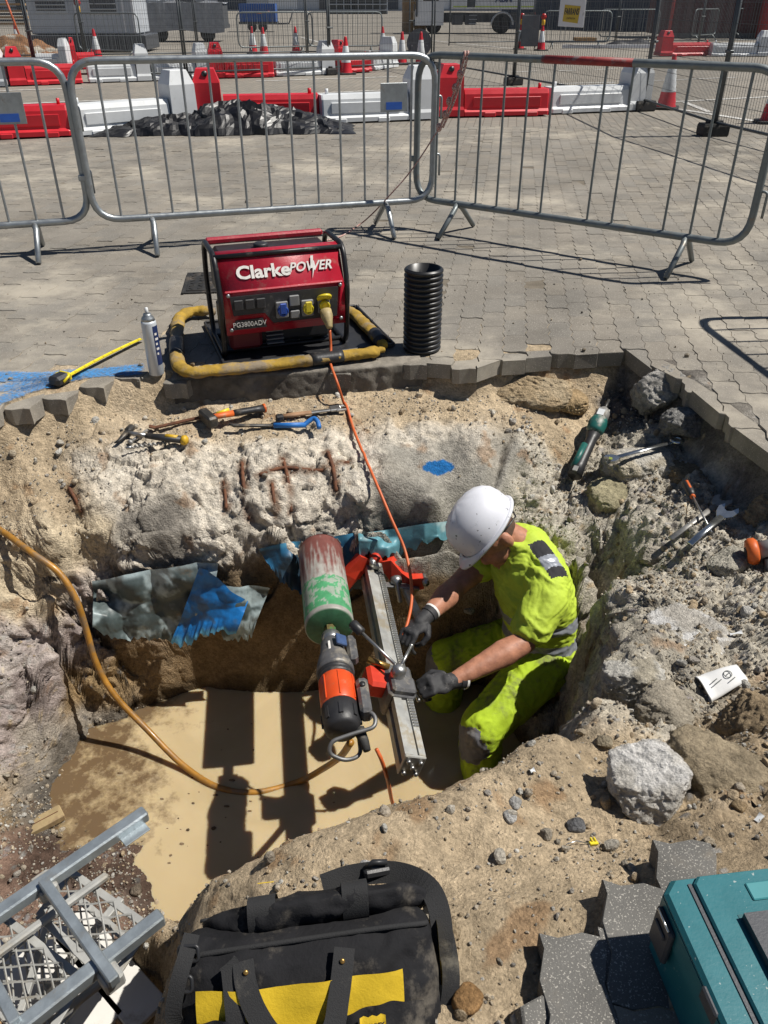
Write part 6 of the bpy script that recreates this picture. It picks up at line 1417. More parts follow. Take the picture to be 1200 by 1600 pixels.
# loose stones too many to count
def rubble():
    def ico(sub):
        bm = bmesh.new(); bmesh.ops.create_icosphere(bm, subdivisions=sub, radius=1); V = np.array([tuple(v.co) for v in bm.verts]); F = np.array([[v.index for v in f.verts] for f in bm.faces]); bm.free(); return V, F
    S = []
    for sub in (1, 2):
        V, F = ico(sub)
        for k in range(5):
            W = V.copy(); rr = np.random.default_rng(100 + k + 10 * sub)
            for c in range(4):
                n = rr.normal(size=3); n /= np.linalg.norm(n); s = W @ n - rr.uniform(.5, .85); W = np.where((s > 0)[:, None], W - s[:, None] * n * .95, W)
            W *= rr.uniform(.6, 1.1, 3); S.append((W, F))
    rr = np.random.default_rng(5); nx, ny = TV.shape[:2]; VV = []; FF = []; CC = []; b = 0
    pal = np.array([(.50, .46, .39), (.55, .53, .48), (.36, .32, .26), (.46, .36, .24), (.44, .38, .30), (.36, .33, .29), (.50, .42, .31)])
    vis = np.argwhere((TED > .012) & (TV[:, :, 0] > -1.75) & (TV[:, :, 0] < 1.6) & (TV[:, :, 1] > .6) & (TV[:, :, 1] < 3.7) & (TV[:, :, 2] > WATER_Z - .012) & (TN[:, :, 2] > .30))
    w = TB[vis[:, 0], vis[:, 1]] ** 1.3 * (.35 + .65 * TN[vis[:, 0], vis[:, 1], 2]) * np.gradient(TX)[vis[:, 0]] * np.maximum(np.gradient(TV[:, :, 1], axis=1), 1e-4)[vis[:, 0], vis[:, 1]]; w = w * (.25 + np.clip(fbm(TV[vis[:, 0], vis[:, 1]] * 5 + 90, 2) + .3, 0, 2)); w /= w.sum()
    pick = rr.choice(len(vis), 17000, p=w)
    for q, (i, j) in enumerate(vis[pick]):
        r = .0026 * (1 + rr.pareto(2.5)); r = min(r, .019); big = r > .010
        W, F = S[rr.integers(0, 5) + (5 if big else 0)]; a = rr.normal(size=(3, 3)); Q, _ = np.linalg.qr(a)
        P_ = (W * r) @ Q.T + TV[i, j] + TN[i, j] * r * .35 + np.r_[rr.uniform(-.004, .004, 2), 0]
        VV.append(P_); FF.append(F + b); b += len(W); CC.append(np.repeat((pal[rr.integers(0, 7)] * rr.uniform(.75, 1.2))[None], len(W), 0))
    me = np_mesh('loose_rubble', np.concatenate(VV), np.concatenate(FF), MAT_EARTH, False, np.clip(np.concatenate(CC), .02, .75)); o = link('loose_rubble', me); tag(o, 'loose stones and gravel strewn over the dug ground', 'gravel', None, 'stuff')
    # crumbs on the paving
    VV = []; FF = []; CC = []; b = 0
    for q in range(900):
        x = rr.uniform(-3, 3); y = 3.2 + abs(rr.normal(0, 1.4)); r = .002 * (1 + rr.pareto(2.4)); r = min(r, .014)
        if inside(np.array([[x, y]]))[0]: continue
        W, F = S[rr.integers(0, 5)]; VV.append(W * r + np.array([x, y, r * .4])); FF.append(F + b); b += len(W); CC.append(np.repeat((pal[rr.integers(0, 7)] * rr.uniform(.3, 1.0))[None], len(W), 0))
    me = np_mesh('scattered_grit', np.concatenate(VV), np.concatenate(FF), MAT_EARTH, False, np.clip(np.concatenate(CC), .02, .7)); o = link('scattered_grit', me); tag(o, 'grit scattered over the paving round the dig', 'grit', None, 'stuff')
    # bits floating and lying in the water
    VV = []; FF = []; CC = []; b = 0
    for q in range(64):
        a = rr.normal(size=2); x = -.95 + .16 * a[0] + rr.uniform(0, .45); y = 1.85 + .25 * a[1]
        if q > 36: x = rr.uniform(-1.0, -.1); y = rr.uniform(1.35, 2.4)
        r = rr.uniform(.003, .011) if q < 36 else rr.uniform(.0015, .005); W, F = S[rr.integers(0, 5)]; VV.append(W * np.array([r * 1.5, r, r * .45]) + np.array([x, y, WATER_Z + r * .05])); FF.append(F + b); b += len(W); CC.append(np.repeat(np.array([[.14, .10, .06]]) * rr.uniform(.7, 1.8), len(W), 0))
    me = np_mesh('floating_debris', np.concatenate(VV), np.concatenate(FF), MAT_EARTH, False, np.clip(np.concatenate(CC), .02, .7)); o = link('floating_debris', me); tag(o, 'bits of debris floating in the muddy water', 'debris', None, 'stuff')
rubble()
# loose paving blocks by the tool case
def loose_paver(x, y, z, rz, lab, tilt=(0, 0)):
    p = at_z(x, y, z); o = link('loose_paver', paver_mesh('loose_paver', MAT_PAVE_D)); o.location = p; o.rotation_euler = (tilt[0], tilt[1], rz); tag(o, lab, 'paver', 'loose paving blocks')
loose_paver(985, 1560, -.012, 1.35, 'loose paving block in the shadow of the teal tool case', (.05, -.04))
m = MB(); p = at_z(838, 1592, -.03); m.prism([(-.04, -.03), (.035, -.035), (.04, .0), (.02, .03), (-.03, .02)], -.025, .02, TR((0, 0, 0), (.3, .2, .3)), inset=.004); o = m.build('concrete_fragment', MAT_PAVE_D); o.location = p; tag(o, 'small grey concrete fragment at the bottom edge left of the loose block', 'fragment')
# ------------------------------------------------------------------ hand tools lying about
WOOD_H = mat('worn_wood_handle', (.30, .17, .09), .7, 0, .25, 20); RUST = mat('rusty_steel', (.17, .07, .035), .85, .2, .4, 30, .0015, 120, dirt=(.09, .045, .03), damt=.5, dscale=25)
DSTEEL = mat('dark_tool_steel', (.07, .068, .065), .5, .6, .25, 22, dirt=(.25, .20, .14), damt=.4, dscale=20); CHROME = mat('chrome_vanadium', (.62, .64, .64), .22, .95, .06, 20, dirt=(.38, .35, .30), damt=.25, dscale=24)
ORA_G = mat('orange_grip', (.62, .12, .02), .5, 0, .12, 20, dirt=(.3, .18, .1), damt=.35, dscale=22); YEL_G = mat('yellow_grip', (.62, .38, .02), .5, 0, .12, 20); BLUE_G = mat('blue_grip', (.02, .16, .50), .5, 0, .12, 20, dirt=(.2, .2, .2), damt=.25, dscale=22)
GREEN_T = mat('green_tool_casing', (.012, .11, .095), .45, 0, .15, 18, dirt=(.28, .27, .24), damt=.42, dscale=16); CAST_G = mat('cast_alloy', (.36, .35, .33), .5, .5, .2, 30, dirt=(.2, .18, .15), damt=.4, dscale=25)
bpy.context.view_layer.update(); _DG = bpy.context.evaluated_depsgraph_get()
def hit(x, y):
    """where a measured direction first meets the ground or a stone"""
    ok, p, *_ = SC.ray_cast(_DG, Vector((0, 0, CAMH)), ray(x, y).normalized()); return p if ok else on_ground(x, y)
def below(p):
    ok, q, *_ = SC.ray_cast(_DG, Vector((p.x, p.y, p.z + .12)), Vector((0, 0, -1))); return q.z if ok else p.z
def lay(name, lab, cat, x0, y0, x1, y1, lift=.012, grp=None, bury=.006):
    """a tool lying on the ground between two measured ends; local x runs along it, z up"""
    a, b = hit(x0, y0), hit(x1, y1); up = sorted(below(a.lerp(b, k / 10)) - (a.z + (b.z - a.z) * k / 10) for k in range(11))[-3]; l = lift + max(0, up - bury)
    ra, rb = -ray(x0, y0).normalized(), -ray(x1, y1).normalized(); a, b = a + ra * (l / ra.z), b + rb * (l / rb.z); d = b - a; x = d.normalized(); y = Vector((0, 0, 1)).cross(x).normalized(); z = x.cross(y)
    t = thing(name, lab, cat, a, 0, grp); t.matrix_basis = Matrix(((x.x, y.x, z.x, a.x), (x.y, y.y, z.y, a.y), (x.z, y.z, z.z, a.z), (0, 0, 0, 1))); return t, d.length
def P(parent, name, mt, *ops):
    m = MB()
    for f, a, k in ops: getattr(m, f)(*a, **k)
    return m.build(name, mt, parent)
def op(f, *a, **k): return (f, a, k)
t, L = lay('club_hammer', 'club hammer with a black steel head and an orange and black handle', 'hammer', 326, 657, 412, 638, .020)
P(t, 'head', DSTEEL, op('box', (0, 0, .012), (.045, .12, .05), .008, rot=(0, 0, .15))); P(t, 'handle', ORA_G, op('tube', [(.0, 0, .012), (.05, 0, .011), (L * .45, 0, .008)], [.015, .015, .017], 12, flat=.8)); P(t, 'grip', BLACK_PL, op('tube', [(L * .45, 0, .008), (L * .6, 0, .006), (L * .85, 0, .003), (L, 0, 0)], [.0175, .019, .018, .021], 12, flat=.8)); P(t, 'end_ring', ORA_G, op('tube', [(L - .002, 0, 0), (L + .008, 0, 0)], .0205, 12))
t, L = lay('marker_stub', 'small yellow marker lying against the club hammer', 'marker', 338, 647, 358, 640, .03); P(t, 'barrel', YEL_S, op('tube', [(0, 0, 0), (L, 0, 0)], .009, 8)); P(t, 'cap', BLACK_PL, op('tube', [(-.012, 0, 0), (0, 0, 0)], .0095, 8))
t, L = lay('flat_bar', 'rusty flat bar pointing at the club hammer', 'steel bar', 243, 668, 314, 652, .012); P(t, 'bar', RUST, op('box', (L / 2, 0, 0), (L, .022, .008), .002)); P(t, 'bent_tip', RUST, op('box', (-.012, 0, .006), (.03, .024, .008), .002, rot=(0, .5, 0)))
t, L = lay('claw_hammer', 'claw hammer with a black and yellow grip on the ledge', 'hammer', 188, 676, 290, 688, .014)
P(t, 'head', DSTEEL, op('box', (.03, .028, .006), (.03, .05, .032), .008), op('tube', [(.03, 0, .006), (.03, -.03, .004), (.022, -.06, -.004), (.008, -.075, -.01)], [.014, .012, .008, .004], 8, flat=.7)); P(t, 'shaft', STEEL, op('tube', [(.03, 0, .004), (L * .42, 0, 0)], .010, 8)); P(t, 'grip', BLACK_PL, op('tube', [(L * .40, 0, 0), (L * .6, 0, 0), (L * .96, 0, 0)], [.014, .0175, .0185], 12, flat=.8)); P(t, 'yellow_end', YEL_G, op('tube', [(L * .95, 0, 0), (L, 0, 0), (L + .008, 0, 0)], [.020, .021, .015], 12)); P(t, 'yellow_band', YEL_G, op('tube', [(L * .70, 0, .0105), (L * .88, 0, .0105)], .011, 8, flat=.7))
t, L = lay('masonry_bit', 'grey spiral masonry drill bit lying below the claw hammer', 'drill bit', 204, 699, 264, 691, .012)
sp = [(L * k / 60, .0045 * math.cos(k * .9), .0045 * math.sin(k * .9)) for k in range(61)]
P(t, 'flute', CAST_G, op('tube', sp, .0052, 6)); P(t, 'shank', STEEL, op('tube', [(-.02, 0, 0), (.01, 0, 0)], .007, 8))
t, L = lay('bent_bolt', 'short pale bolt lying beside the claw hammer head', 'bolt', 205, 690, 230, 672, .012); P(t, 'shank', CAST_G, op('tube', [(0, 0, 0), (L, 0, 0)], .006, 8)); P(t, 'bolt_head', CAST_G, op('tube', [(-.012, 0, 0), (0, 0, 0)], .012, 6))
t, L = lay('pry_bar', 'pry bar with a bright blue shaft and hooked end', 'pry bar', 358, 666, 484, 664, .014)
P(t, 'blade', DSTEEL, op('tube', [(-.0, 0, .012), (.02, 0, .004), (L * .2, 0, .002), (L * .58, 0, 0)], [.006, .012, .010, .010], 8, flat=.7)); P(t, 'blue_shaft', BLUE_G, op('tube', [(L * .55, 0, 0), (L * .95, 0, 0)], .0118, 10)); P(t, 'hook', BLUE_G, op('tube', fillet([(L * .93, 0, 0), (L, 0, .0), (L + .022, .035, .012), (L + .05, -.02, .0)], .02, 5), [.0118] * 8 + [.009] * 5 + [.006], 8) if False else op('tube', smooth_path([(L * .93, 0, 0), (L * .99, .012, .012), (L + .02, .018, .022), (L + .035, -.005, .016), (L + .04, -.035, .002)], 4), .0105, 8))
t, L = lay('adjustable_wrench', 'worn adjustable wrench with a brown grip near the orange cable', 'wrench', 436, 651, 536, 638, .014)
P(t, 'grip', WOOD_H, op('tube', [(0, 0, 0), (L * .2, 0, 0), (L * .5, 0, 0)], [.012, .016, .013], 10, flat=.6)); P(t, 'shaft', STEEL, op('box', (L * .65, 0, 0), (L * .35, .020, .010), .003)); P(t, 'fixed_jaw', STEEL, op('box', (L * .88, .008, 0), (.05, .045, .014), .004), op('box', (L * .97, .024, 0), (.04, .014, .012), .004)); P(t, 'moving_jaw', STEEL, op('box', (L * .965, -.014, 0), (.045, .012, .012), .003)); P(t, 'black_clamp', BLACK_PL, op('box', (.0, -.02, .006), (.035, .03, .025), .006))
# right hand side
t, L = lay('power_breaker', 'green and black power tool with a chisel tip leaning in the rubble', 'power tool', 948, 632, 898, 742, .036)
P(t, 'chisel', DSTEEL, op('tube', [(-.03, 0, 0), (.05, 0, 0)], [.007, .010], 8)); P(t, 'gear_head', CAST_G, op('tube', [(.03, 0, 0), (.055, 0, 0), (.11, 0, .002)], [.018, .033, .036], 12), op('box', (.08, 0, .03), (.055, .04, .014), .004))
g = P(t, 'casing', GREEN_T, op('tube', [(.10, 0, .002), (.13, 0, .003), (.17, 0, .0), (.185, 0, -.002)], [.036, .043, .040, .030], 14)); P(t, 'white_label', WHITE_PL, op('box', (.085, 0, .038), (.035, .03, .002), 0)); P(t, 'grip', BLACK_PL, op('tube', [(.17, 0, -.004), (.22, 0, -.008), (L * .85, 0, -.006), (L, 0, 0)], [.034, .026, .027, .034], 12)); P(t, 'rear_cap', GREEN_T, op('tube', [(L * .62, -.012, .014), (L * .92, -.016, .014)], .016, 10)); P(t, 'battery_clip', CAST_G, op('box', (L - .01, 0, .034), (.03, .022, .006), .002))
def ring_spanner(t, L, mt, w=.020, open_end=True, ring=True, r=.022):
    P(t, 'shaft', mt, op('tube', [(.02, 0, 0), (L * .5, 0, .001), (L - .02, 0, 0)], [w * .55, w * .42, w * .5], 10, flat=.45))
    if ring:
        m = MB(); c = (L, 0, .003); R = r; m.tube([(c[0] + math.cos(a) * R, math.sin(a) * R, c[2]) for a in np.linspace(0, 2 * PI, 25)[:-1]], .0072, 8, closed=True, flat=1.1); m.build('ring_end', mt, t)
    if open_end:
        J = [(0, .012), (-.014, .024), (-.036, .027), (-.050, .017), (-.030, .010), (-.022, .0), (-.028, -.011), (-.046, -.020), (-.030, -.028), (-.010, -.022), (.006, -.011)]
        s = r / .022; m = MB(); m.prism([(.02 + x * s, y * s) for x, y in J][::-1], -.006, .006, inset=.0015); m.build('open_jaw', mt, t)
t, L = lay('combination_spanner', 'long chrome combination spanner lying on the pale rubble block', 'spanner', 958, 716, 1058, 689, .022); ring_spanner(t, L, CHROME, .024, r=.024)
t, L = lay('open_spanner', 'dull open ended spanner under the bright one', 'spanner', 1124, 786, 1042, 846, .014); ring_spanner(t, L, DSTEEL if False else CAST_G, .026, ring=False, r=.030)
t, L = lay('open_spanner', 'bright chrome open ended spanner with its jaw up right', 'spanner', 1132, 803, 1072, 855, .026); ring_spanner(t, L, CHROME, .030, ring=False, r=.032)
t, L = lay('screwdriver', 'screwdriver with an orange and black handle lying across the spanners', 'screwdriver', 1070, 752, 1112, 832, .03)
P(t, 'handle', BLACK_PL, op('tube', [(0, 0, 0), (.02, 0, 0), (.08, 0, 0), (.10, 0, 0)], [.010, .0165, .0165, .011], 10)); P(t, 'orange_inlay', ORA_G, op('box', (.04, .0, .0125), (.055, .014, .010), .004)); P(t, 'shaft', STEEL, op('tube', [(.10, 0, 0), (L, 0, 0)], [.0045, .004], 8)); P(t, 'orange_ring', ORA_G, op('tube', [(.098, 0, 0), (.108, 0, 0)], .0105, 10))
t, L = lay('rotary_tool', 'orange ended grey power tool cut off by the right edge', 'power tool', 1172, 862, 1260, 850, .038)
P(t, 'orange_end', ORA_G, op('tube', [(-.012, 0, 0), (0, 0, 0), (.018, 0, 0), (.026, 0, 0)], [.040, .048, .048, .040], 8)); P(t, 'drive_socket', BLACK_PL, op('box', (-.012, 0, .0), (.012, .03, .026), .003)); P(t, 'casing', GREY_S, op('tube', [(.024, 0, 0), (.07, 0, 0), (.16, 0, 0), (.24, 0, 0)], [.030, .036, .036, .030], 14)); P(t, 'side_handle', BLACK_PL, op('tube', [(.05, -.02, -.02), (.04, -.06, -.045), (.12, -.10, -.05)], .016, 10))
# crushed paper cup
p = hit(1125, 1075)
t = thing('paper_cup', 'crushed white paper cup lying on the rubble', 'cup', p + Vector((0, 0, .03)), 0, rot=(.15, -.25, .25)); PAPER = mat('white_paper', (.74, .74, .73), .7, 0, .06, 12, dirt=(.5, .46, .4), damt=.2)
m = MB(); n = 28; rings = []
for k in range(9):
    v = k / 8; w = .030 + .016 * v; h = .010 + .003 * v + (.006 if k == 8 else 0)
    rings.append([(-.062 + .124 * v, w * math.cos(a) * (1 + .03 * math.sin(5 * a + v * 4)), h * math.sin(a) * (1 + .25 * math.sin(3 * a + 2 * v)) + .004 * math.sin(v * 5)) for a in (2 * PI * j / n for j in range(n))])
m.M = TR((0, 0, 0), (0, 0, PI)); m.loft(rings, caps=False); cup = m.build('wall', PAPER, t)
m = MB(); m.M = TR((0, 0, 0), (0, 0, PI)); m.tube(rings[-1][:], .0022, 6, closed=True); m.build('rolled_rim', PAPER, t)
m = MB(); m.M = TR((0, 0, 0), (0, 0, PI)); m.loft([rings[0], [(-.061, y * .2, z * .2) for _, y, z in rings[0]]], caps=True); m.build('base', PAPER, t)
PRT = mat('dark_print', (.10, .11, .10), .7)
m = MB(); m.tube([(.018 + .011 * math.cos(a), .004 + .011 * math.sin(a), .0165) for a in np.linspace(0, 2 * PI, 20)[:-1]], .0012, 5, closed=True); m.build('printed_ring', PRT, cup)
for k, (x, y, w) in enumerate(((.018, .004, .010), (.02, -.016, .022), (-.02, -.008, .028), (-.026, .0, .02))): m = MB(); m.box((x, y, .0168), (w, .0025, .0006), rot=(0, .05, .3)); m.build('printed_line', PRT, cup)
# offcut of timber in the wet mud, cigarette-like scraps, yellow clip
p = on_ground(72, 1286, .0); t = thing('timber_offcut', 'short pale timber offcut lying in the wet mud', 'timber', p, math.radians(38)); m = MB(); m.box((0, 0, .012), (.13, .062, .03), .004); m.build('block', mat('wet_timber', (.36, .27, .14), .7, 0, .25, 14, .001, 90, dirt=(.22, .15, .08), damt=.5, dscale=12), t); m = MB(); m.box((0, 0, .028), (.10, .003, .0014)); m.build('saw_mark', RUST, t)
t, L = lay('yellow_clip', 'tiny yellow plastic clip on the gravelly bank', 'clip', 921, 1318, 934, 1317, .006); P(t, 'jaw', YEL_S, op('box', (L / 2, 0, 0), (L, .008, .006), .001), op('box', (L * .3, .006, .004), (.004, .010, .006), .001), op('box', (L * .7, .006, .004), (.004, .010, .006), .001)); P(t, 'wire_tail', CHROME, op('tube', [(0, 0, 0), (-.03, .008, .001), (-.06, .002, .0)], .0012, 5))
for i, (x, y, x1, y1, lab) in enumerate(((1182, 1284, 1191, 1272, 'white plastic scrap on the soil near the paving'), (828, 1206, 836, 1203, 'white plastic scrap near the rim of the bank'), (1140, 992, 1160, 988, 'pale blue scrap on the rubble above the cup'))):
    t, L = lay('plastic_scrap', lab, 'scrap', x, y, x1, y1, .006); P(t, 'sheet', WHITE_PL, op('grid', lambda u, v: (L * u, .012 * (v - .5), .002 + .004 * math.sin(4 * u + 3 * v)), 5, 4))
# rusty reinforcing bars sticking out of the broken concrete
RUSTY = []
for i, (pts, r, lab) in enumerate([([(378, 722), (381, 760), (390, 812)], .009, 'thick rusty reinforcing bar slanting down the broken concrete'), ([(350, 752), (352, 772), (354, 795)], .008, 'short rusty reinforcing bar at the left of the group'),
        ([(442, 716), (449, 745), (455, 800)], .009, 'rusty reinforcing bar crossing the level one'), ([(425, 755), (428, 780), (432, 808)], .008, 'dark rusty bar between two longer ones'), ([(512, 706), (520, 730), (526, 768)], .010, 'rusty reinforcing bar at the right of the group'),
        ([(405, 742), (445, 731), (500, 735), (545, 722)], .009, 'level rusty reinforcing bar across the broken concrete'), ([(108, 762), (118, 780), (128, 800)], .008, 'rusty bar stub in the pale bank on the left')]):
    q = [on_ground(x, y, .0) for x, y in pts]; q = [v + Vector((0, -.002, .002)) for v in q]; pp = smooth_path(q, 10)
    RUSTY += pp
    m = MB(); m.tube(pp, [r * .8 * (.75 + .25 * (k % 2) + .3 * math.sin(k * 1.7) ** 2) for k in range(len(pp))], 8); tag(m.build('reinforcing_bar', RUST), lab, 'steel bar', 'rusty bars in the concrete')
def rust_stain():
    me = bpy.data.objects['excavated_ground'].data; n = len(me.vertices); V = np.empty(n * 3, np.float32); me.vertices.foreach_get('co', V); V = V.reshape(-1, 3); a = me.color_attributes['Col']; C = np.empty(n * 4, np.float32); a.data.foreach_get('color', C); C = C.reshape(-1, 4)
    Q = np.array([tuple(v) for v in RUSTY], np.float32); sel = np.where((V[:, 0] > Q[:, 0].min() - .1) & (V[:, 0] < Q[:, 0].max() + .1) & (V[:, 1] > Q[:, 1].min() - .1) & (V[:, 1] < Q[:, 1].max() + .1))[0]
    d = np.sqrt(((V[sel, None] - Q[None]) ** 2).sum(2).min(1)) + .012 * fbm(V[sel] * 25, 3); k = sstep(.034, .006, d)[:, None] * .8
    C[sel, :3] = C[sel, :3] * (1 - k) + np.array((.16, .075, .035)) * k; a.data.foreach_set('color', C.ravel())
rust_stain()
# rope from the right barrier down to the ground
RB = GB and Vector((1.163, 5.41, 0)); rd = Vector((math.cos(math.radians(-35.7)), math.sin(math.radians(-35.7)), 0)); tp = RB + rd * (-.80) + Vector((0, 0, 1.10)); 
ROPE = mat('red_white_rope', (.42, .13, .10), .8, 0, .3, 90, speck=(.65, .58, .52), speckscale=220, speckamt=.5)
t = thing('tie_rope', 'red and white rope knotted to the right barrier and trailing to the ground', 'rope', tp)
a = [tp + Vector((0, .03, .02)), tp + Vector((0, -.03, .015)), tp + rd * -.03 + Vector((0, -.035, -.10)), tp + rd * -.10 + Vector((0, -.05, -.28)), tp + rd * -.17 + Vector((0, -.05, -.42))]
m = MB(); m.tube(smooth_path(a, 8), .008, 7); m.tube(smooth_path([v + Vector((.02, 0, 0)) for v in a], 8), .008, 7)
for k in range(5): m.ball(a[2].lerp(a[4], k / 4) + Vector((.01 * math.sin(k * 3), 0, 0)), (.020, .02, .028), 10, 8)
m.build('knotted_end', ROPE, t, True)
fr = Vector((.018, 5.93, .2)); g0 = at_z(560, 352, .006); g1 = at_z(525, 372, .006); g2 = at_z(455, 385, .006)
m = MB(); m.tube(smooth_path([a[4], a[4].lerp(fr, .5) + Vector((0, -.02, -.015)), fr + Vector((0, -.03, .03)), fr.lerp(g0, .55), g0, g1, g2], 10), .005, 6); m.build('trailing_line', ROPE, t, True)
# crumpled black sheeting by the plastic barriers
def sheeting():
    c = at_z(352, 203, 0); W, D = 3.3, .95; n, k = 84, 28
    U, Vv = np.meshgrid(np.linspace(0, 1, n), np.linspace(0, 1, k), indexing='ij'); x = (U.ravel() - .5) * W; y = (Vv.ravel() - .5) * D; p = np.c_[x, y, np.zeros(n * k)]
    env = np.clip(np.sin(PI * U.ravel()), 0, 1) ** .5 * np.sin(PI * Vv.ravel()) ** .6; hh = .12 + .16 * np.exp(-((x - .1) / .45) ** 2) + .10 * np.exp(-((x - .8) / .4) ** 2) - .04 * np.exp(-((x + .5) / .2) ** 2)
    z = env * (hh * .8 + .07 * ridge(np.c_[p[:, 0] * 2 + p[:, 1] * 2, p[:, 1] * 3 - p[:, 0], p[:, 2]], 3) + .035 * np.abs(perlin(p * 7)) * 2); y2 = y + .09 * fbm(p * 3 + 8, 3); x2 = x + .08 * fbm(p * 3 + 20, 3)
    V = np.c_[x2, y2, np.maximum(z, .006)]; I = np.arange(n * k).reshape(n, k); F = np.stack([I[:-1, :-1].ravel(), I[1:, :-1].ravel(), I[1:, 1:].ravel(), I[:-1, 1:].ravel()], 1)
    o = link('black_sheeting', np_mesh('black_sheeting', V, F, mat('black_polythene', (.010, .010, .012), .42, 0, .2, 6, .002, 16, dirt=(.045, .042, .04), damt=.3, dscale=6, spec=.5), False)); o.location = (c.x, c.y - .05, .0); o.rotation_euler = (0, 0, .10)
    tag(o, 'crumpled black plastic sheeting heaped against the plastic road barriers', 'sheeting')
sheeting()
# ------------------------------------------------------------------ tool bag
NYLON = mat('black_nylon', (.014, .014, .016), .85, 0, .3, 12, .0016, 130, dirt=(.11, .097, .08), damt=.42, dscale=10, spec=.25); NYL_Y = mat('yellow_nylon', (.62, .42, .015), .75, 0, .10, 12, .001, 160, dirt=(.35, .25, .10), damt=.25, dscale=12); WEB = mat('black_webbing', (.020, .020, .021), .85, 0, .15, 20, .0015, 400, dirt=(.12, .11, .09), damt=.32)
def bag():
    o0 = at_z(498, 1590, -.045); t = thing('tool_bag', 'black and yellow open mouth tool bag lying on the near bank', 'tool bag', (-.112, .612, -.035), rot=(math.radians(-38), 0, math.radians(7)))
    n = 110
    def ring(z, hw, hd, cy, e=3.2, dx=0):
        R = []
        for k in range(n):
            a = 2 * PI * k / n; c, s = math.cos(a), math.sin(a); R.append(Vector((dx + hw * math.copysign(abs(c) ** (2 / e), c), cy + hd * math.copysign(abs(s) ** (2 / e), s), z)))
        return R
    def soft(m, amp, seed, fr=9):
        P_ = np.array([tuple(v) for v in m.v]); d = np.stack([fbm(P_ * fr + seed, 3), fbm(P_ * fr + seed + 30, 3), fbm(P_ * fr + seed + 60, 3)], 1) * amp * .8; cr = ridge(P_ * np.array([fr * .9, fr * 1.5, fr * 1.5]) + seed + .5 * fbm(P_ * fr, 2)[:, None], 3) * amp * .8; d[:, 1] -= cr; d[:, 2] += cr * .6; m.v = [Vector(q) for q in P_ + d]
    m = MB(); prof = [(-.08, .205, .075), (-.06, .216, .088), (-.02, .220, .09), (.04, .220, .088), (.08, .219, .085), (.11, .217, .080), (.14, .213, .070), (.158, .207, .056), (.168, .197, .042), (.172, .18, .028)]
    zs = np.linspace(prof[0][0], prof[-1][0], 46); pz, pw, pd = zip(*prof); m.loft([ring(z + 0 * i, float(np.interp(z, pz, pw)), float(np.interp(z, pz, pd)), .09) for i, z in enumerate(zs)]); soft(m, .011, 1, 7); body = m.build('body', NYLON, t)
    # flap thrown back over the rear
    m = MB(); rings = []
    for i in range(61):
        i = i * 24 / 60; x = -.185 + .40 * i / 24; k = math.sin(PI * min(max((i + .8) / 25.6, 0), 1)) ** .35
        sec = []
        for j in range(36):
            a = 2 * PI * j / 36; yy = .150 + .088 * k * math.copysign(abs(math.cos(a)) ** .7, math.cos(a)); zz = .150 + .034 * k * math.copysign(abs(math.sin(a)) ** .8, math.sin(a)) - .55 * (yy - .150) + .02 * (i / 24)
            sec.append((x, yy, zz))
        rings.append(sec)
    m.loft(rings); soft(m, .011, 7, 10); fl = m.build('top_flap', NYLON, t)
    for x0, w in ((-.075, .048), (.085, .045)):
        m = MB(); rings = []
        for x in (x0 - w / 2, x0 + w / 2):
            rings.append([(x, .150 + .097 * math.copysign(abs(math.cos(a)) ** .7, math.cos(a)), .152 + .042 * math.copysign(abs(math.sin(a)) ** .8, math.sin(a)) - .55 * .097 * math.copysign(abs(math.cos(a)) ** .7, math.cos(a)) + .02 * (x + .185) / .40) for a in (2 * PI * j / 22 for j in range(22))])
        m.loft(rings, caps=False, smooth=True); m.build('keeper_band', WEB, fl)
    m = MB(); m.tube(smooth_path([(-.20, .075, .150), (-.195, .045, .160), (-.12, .036, .166), (0, .034, .170), (.12, .036, .172), (.195, .045, .168), (.205, .075, .158)], 8), .0045, 8); m.build('seam_piping', WEB, t)
    m = MB(); m.tube(smooth_path([(-.19, .145, .176), (-.1, .137, .188), (0, .135, .192), (.1, .138, .196), (.2, .15, .198)], 8), .0045, 6, flat=.6); m.build('zip', RUBBER, t)
    for (x0, y0, w) in ((-.075, .262, .03), (.085, .262, .03)): m = MB(); m.box((x0, .20, .2055 + .02 * (x0 + .185) / .4), (w, .003, .0015), rot=(-.4, 0, 0)); m.build('yellow_stitch', NYL_Y, fl)
    # front: yellow band, pockets, webbing handles, label
    def front(u, z, out): 
        x = u; y = .09 - (.086 - .03 * max(0, (z - .12) / .09)) * (max(0, 1 - abs(x / .218) ** 3.2)) ** (1 / 3.2); return Vector((x, y - out, z))
    def panel(nm, mt, x0, x1, z0, z1, out, nu=26, nv=8, seed=0, bulge=0.0, arch=None):
        m = MB(); m.grid(lambda u, v: front(x0 + (x1 - x0) * u, z0 + (z1 - z0) * v * (1 if arch is None else 1 - arch * (2 * u - 1) ** 2), out + bulge * math.sin(PI * u) * math.sin(PI * min(1, v * .9)) + .003 * math.sin(19 * u + seed)), nu, nv)
        k = len(m.v); soft(m, .003, seed); b_ = list(m.v); m.v += [p + Vector((0, .008, 0)) for p in b_]
        return m.build(nm, mt, t)
    panel('yellow_band', NYL_Y, -.182, .152, .052, .122, .021, seed=3); panel('front_pocket', NYLON, -.195, -.085, -.05, .082, .022, seed=4, bulge=.014, arch=.1); panel('front_pocket', NYLON, -.075, .045, -.05, .060, .024, seed=5, bulge=.014, arch=.1); panel('front_pocket', NYLON, .05, .185, -.05, .078, .022, seed=6, bulge=.014, arch=.1)
    lb = panel('brand_tag', NYL_Y, .075, .117, .048, .070, .042, 6, 3, 8)
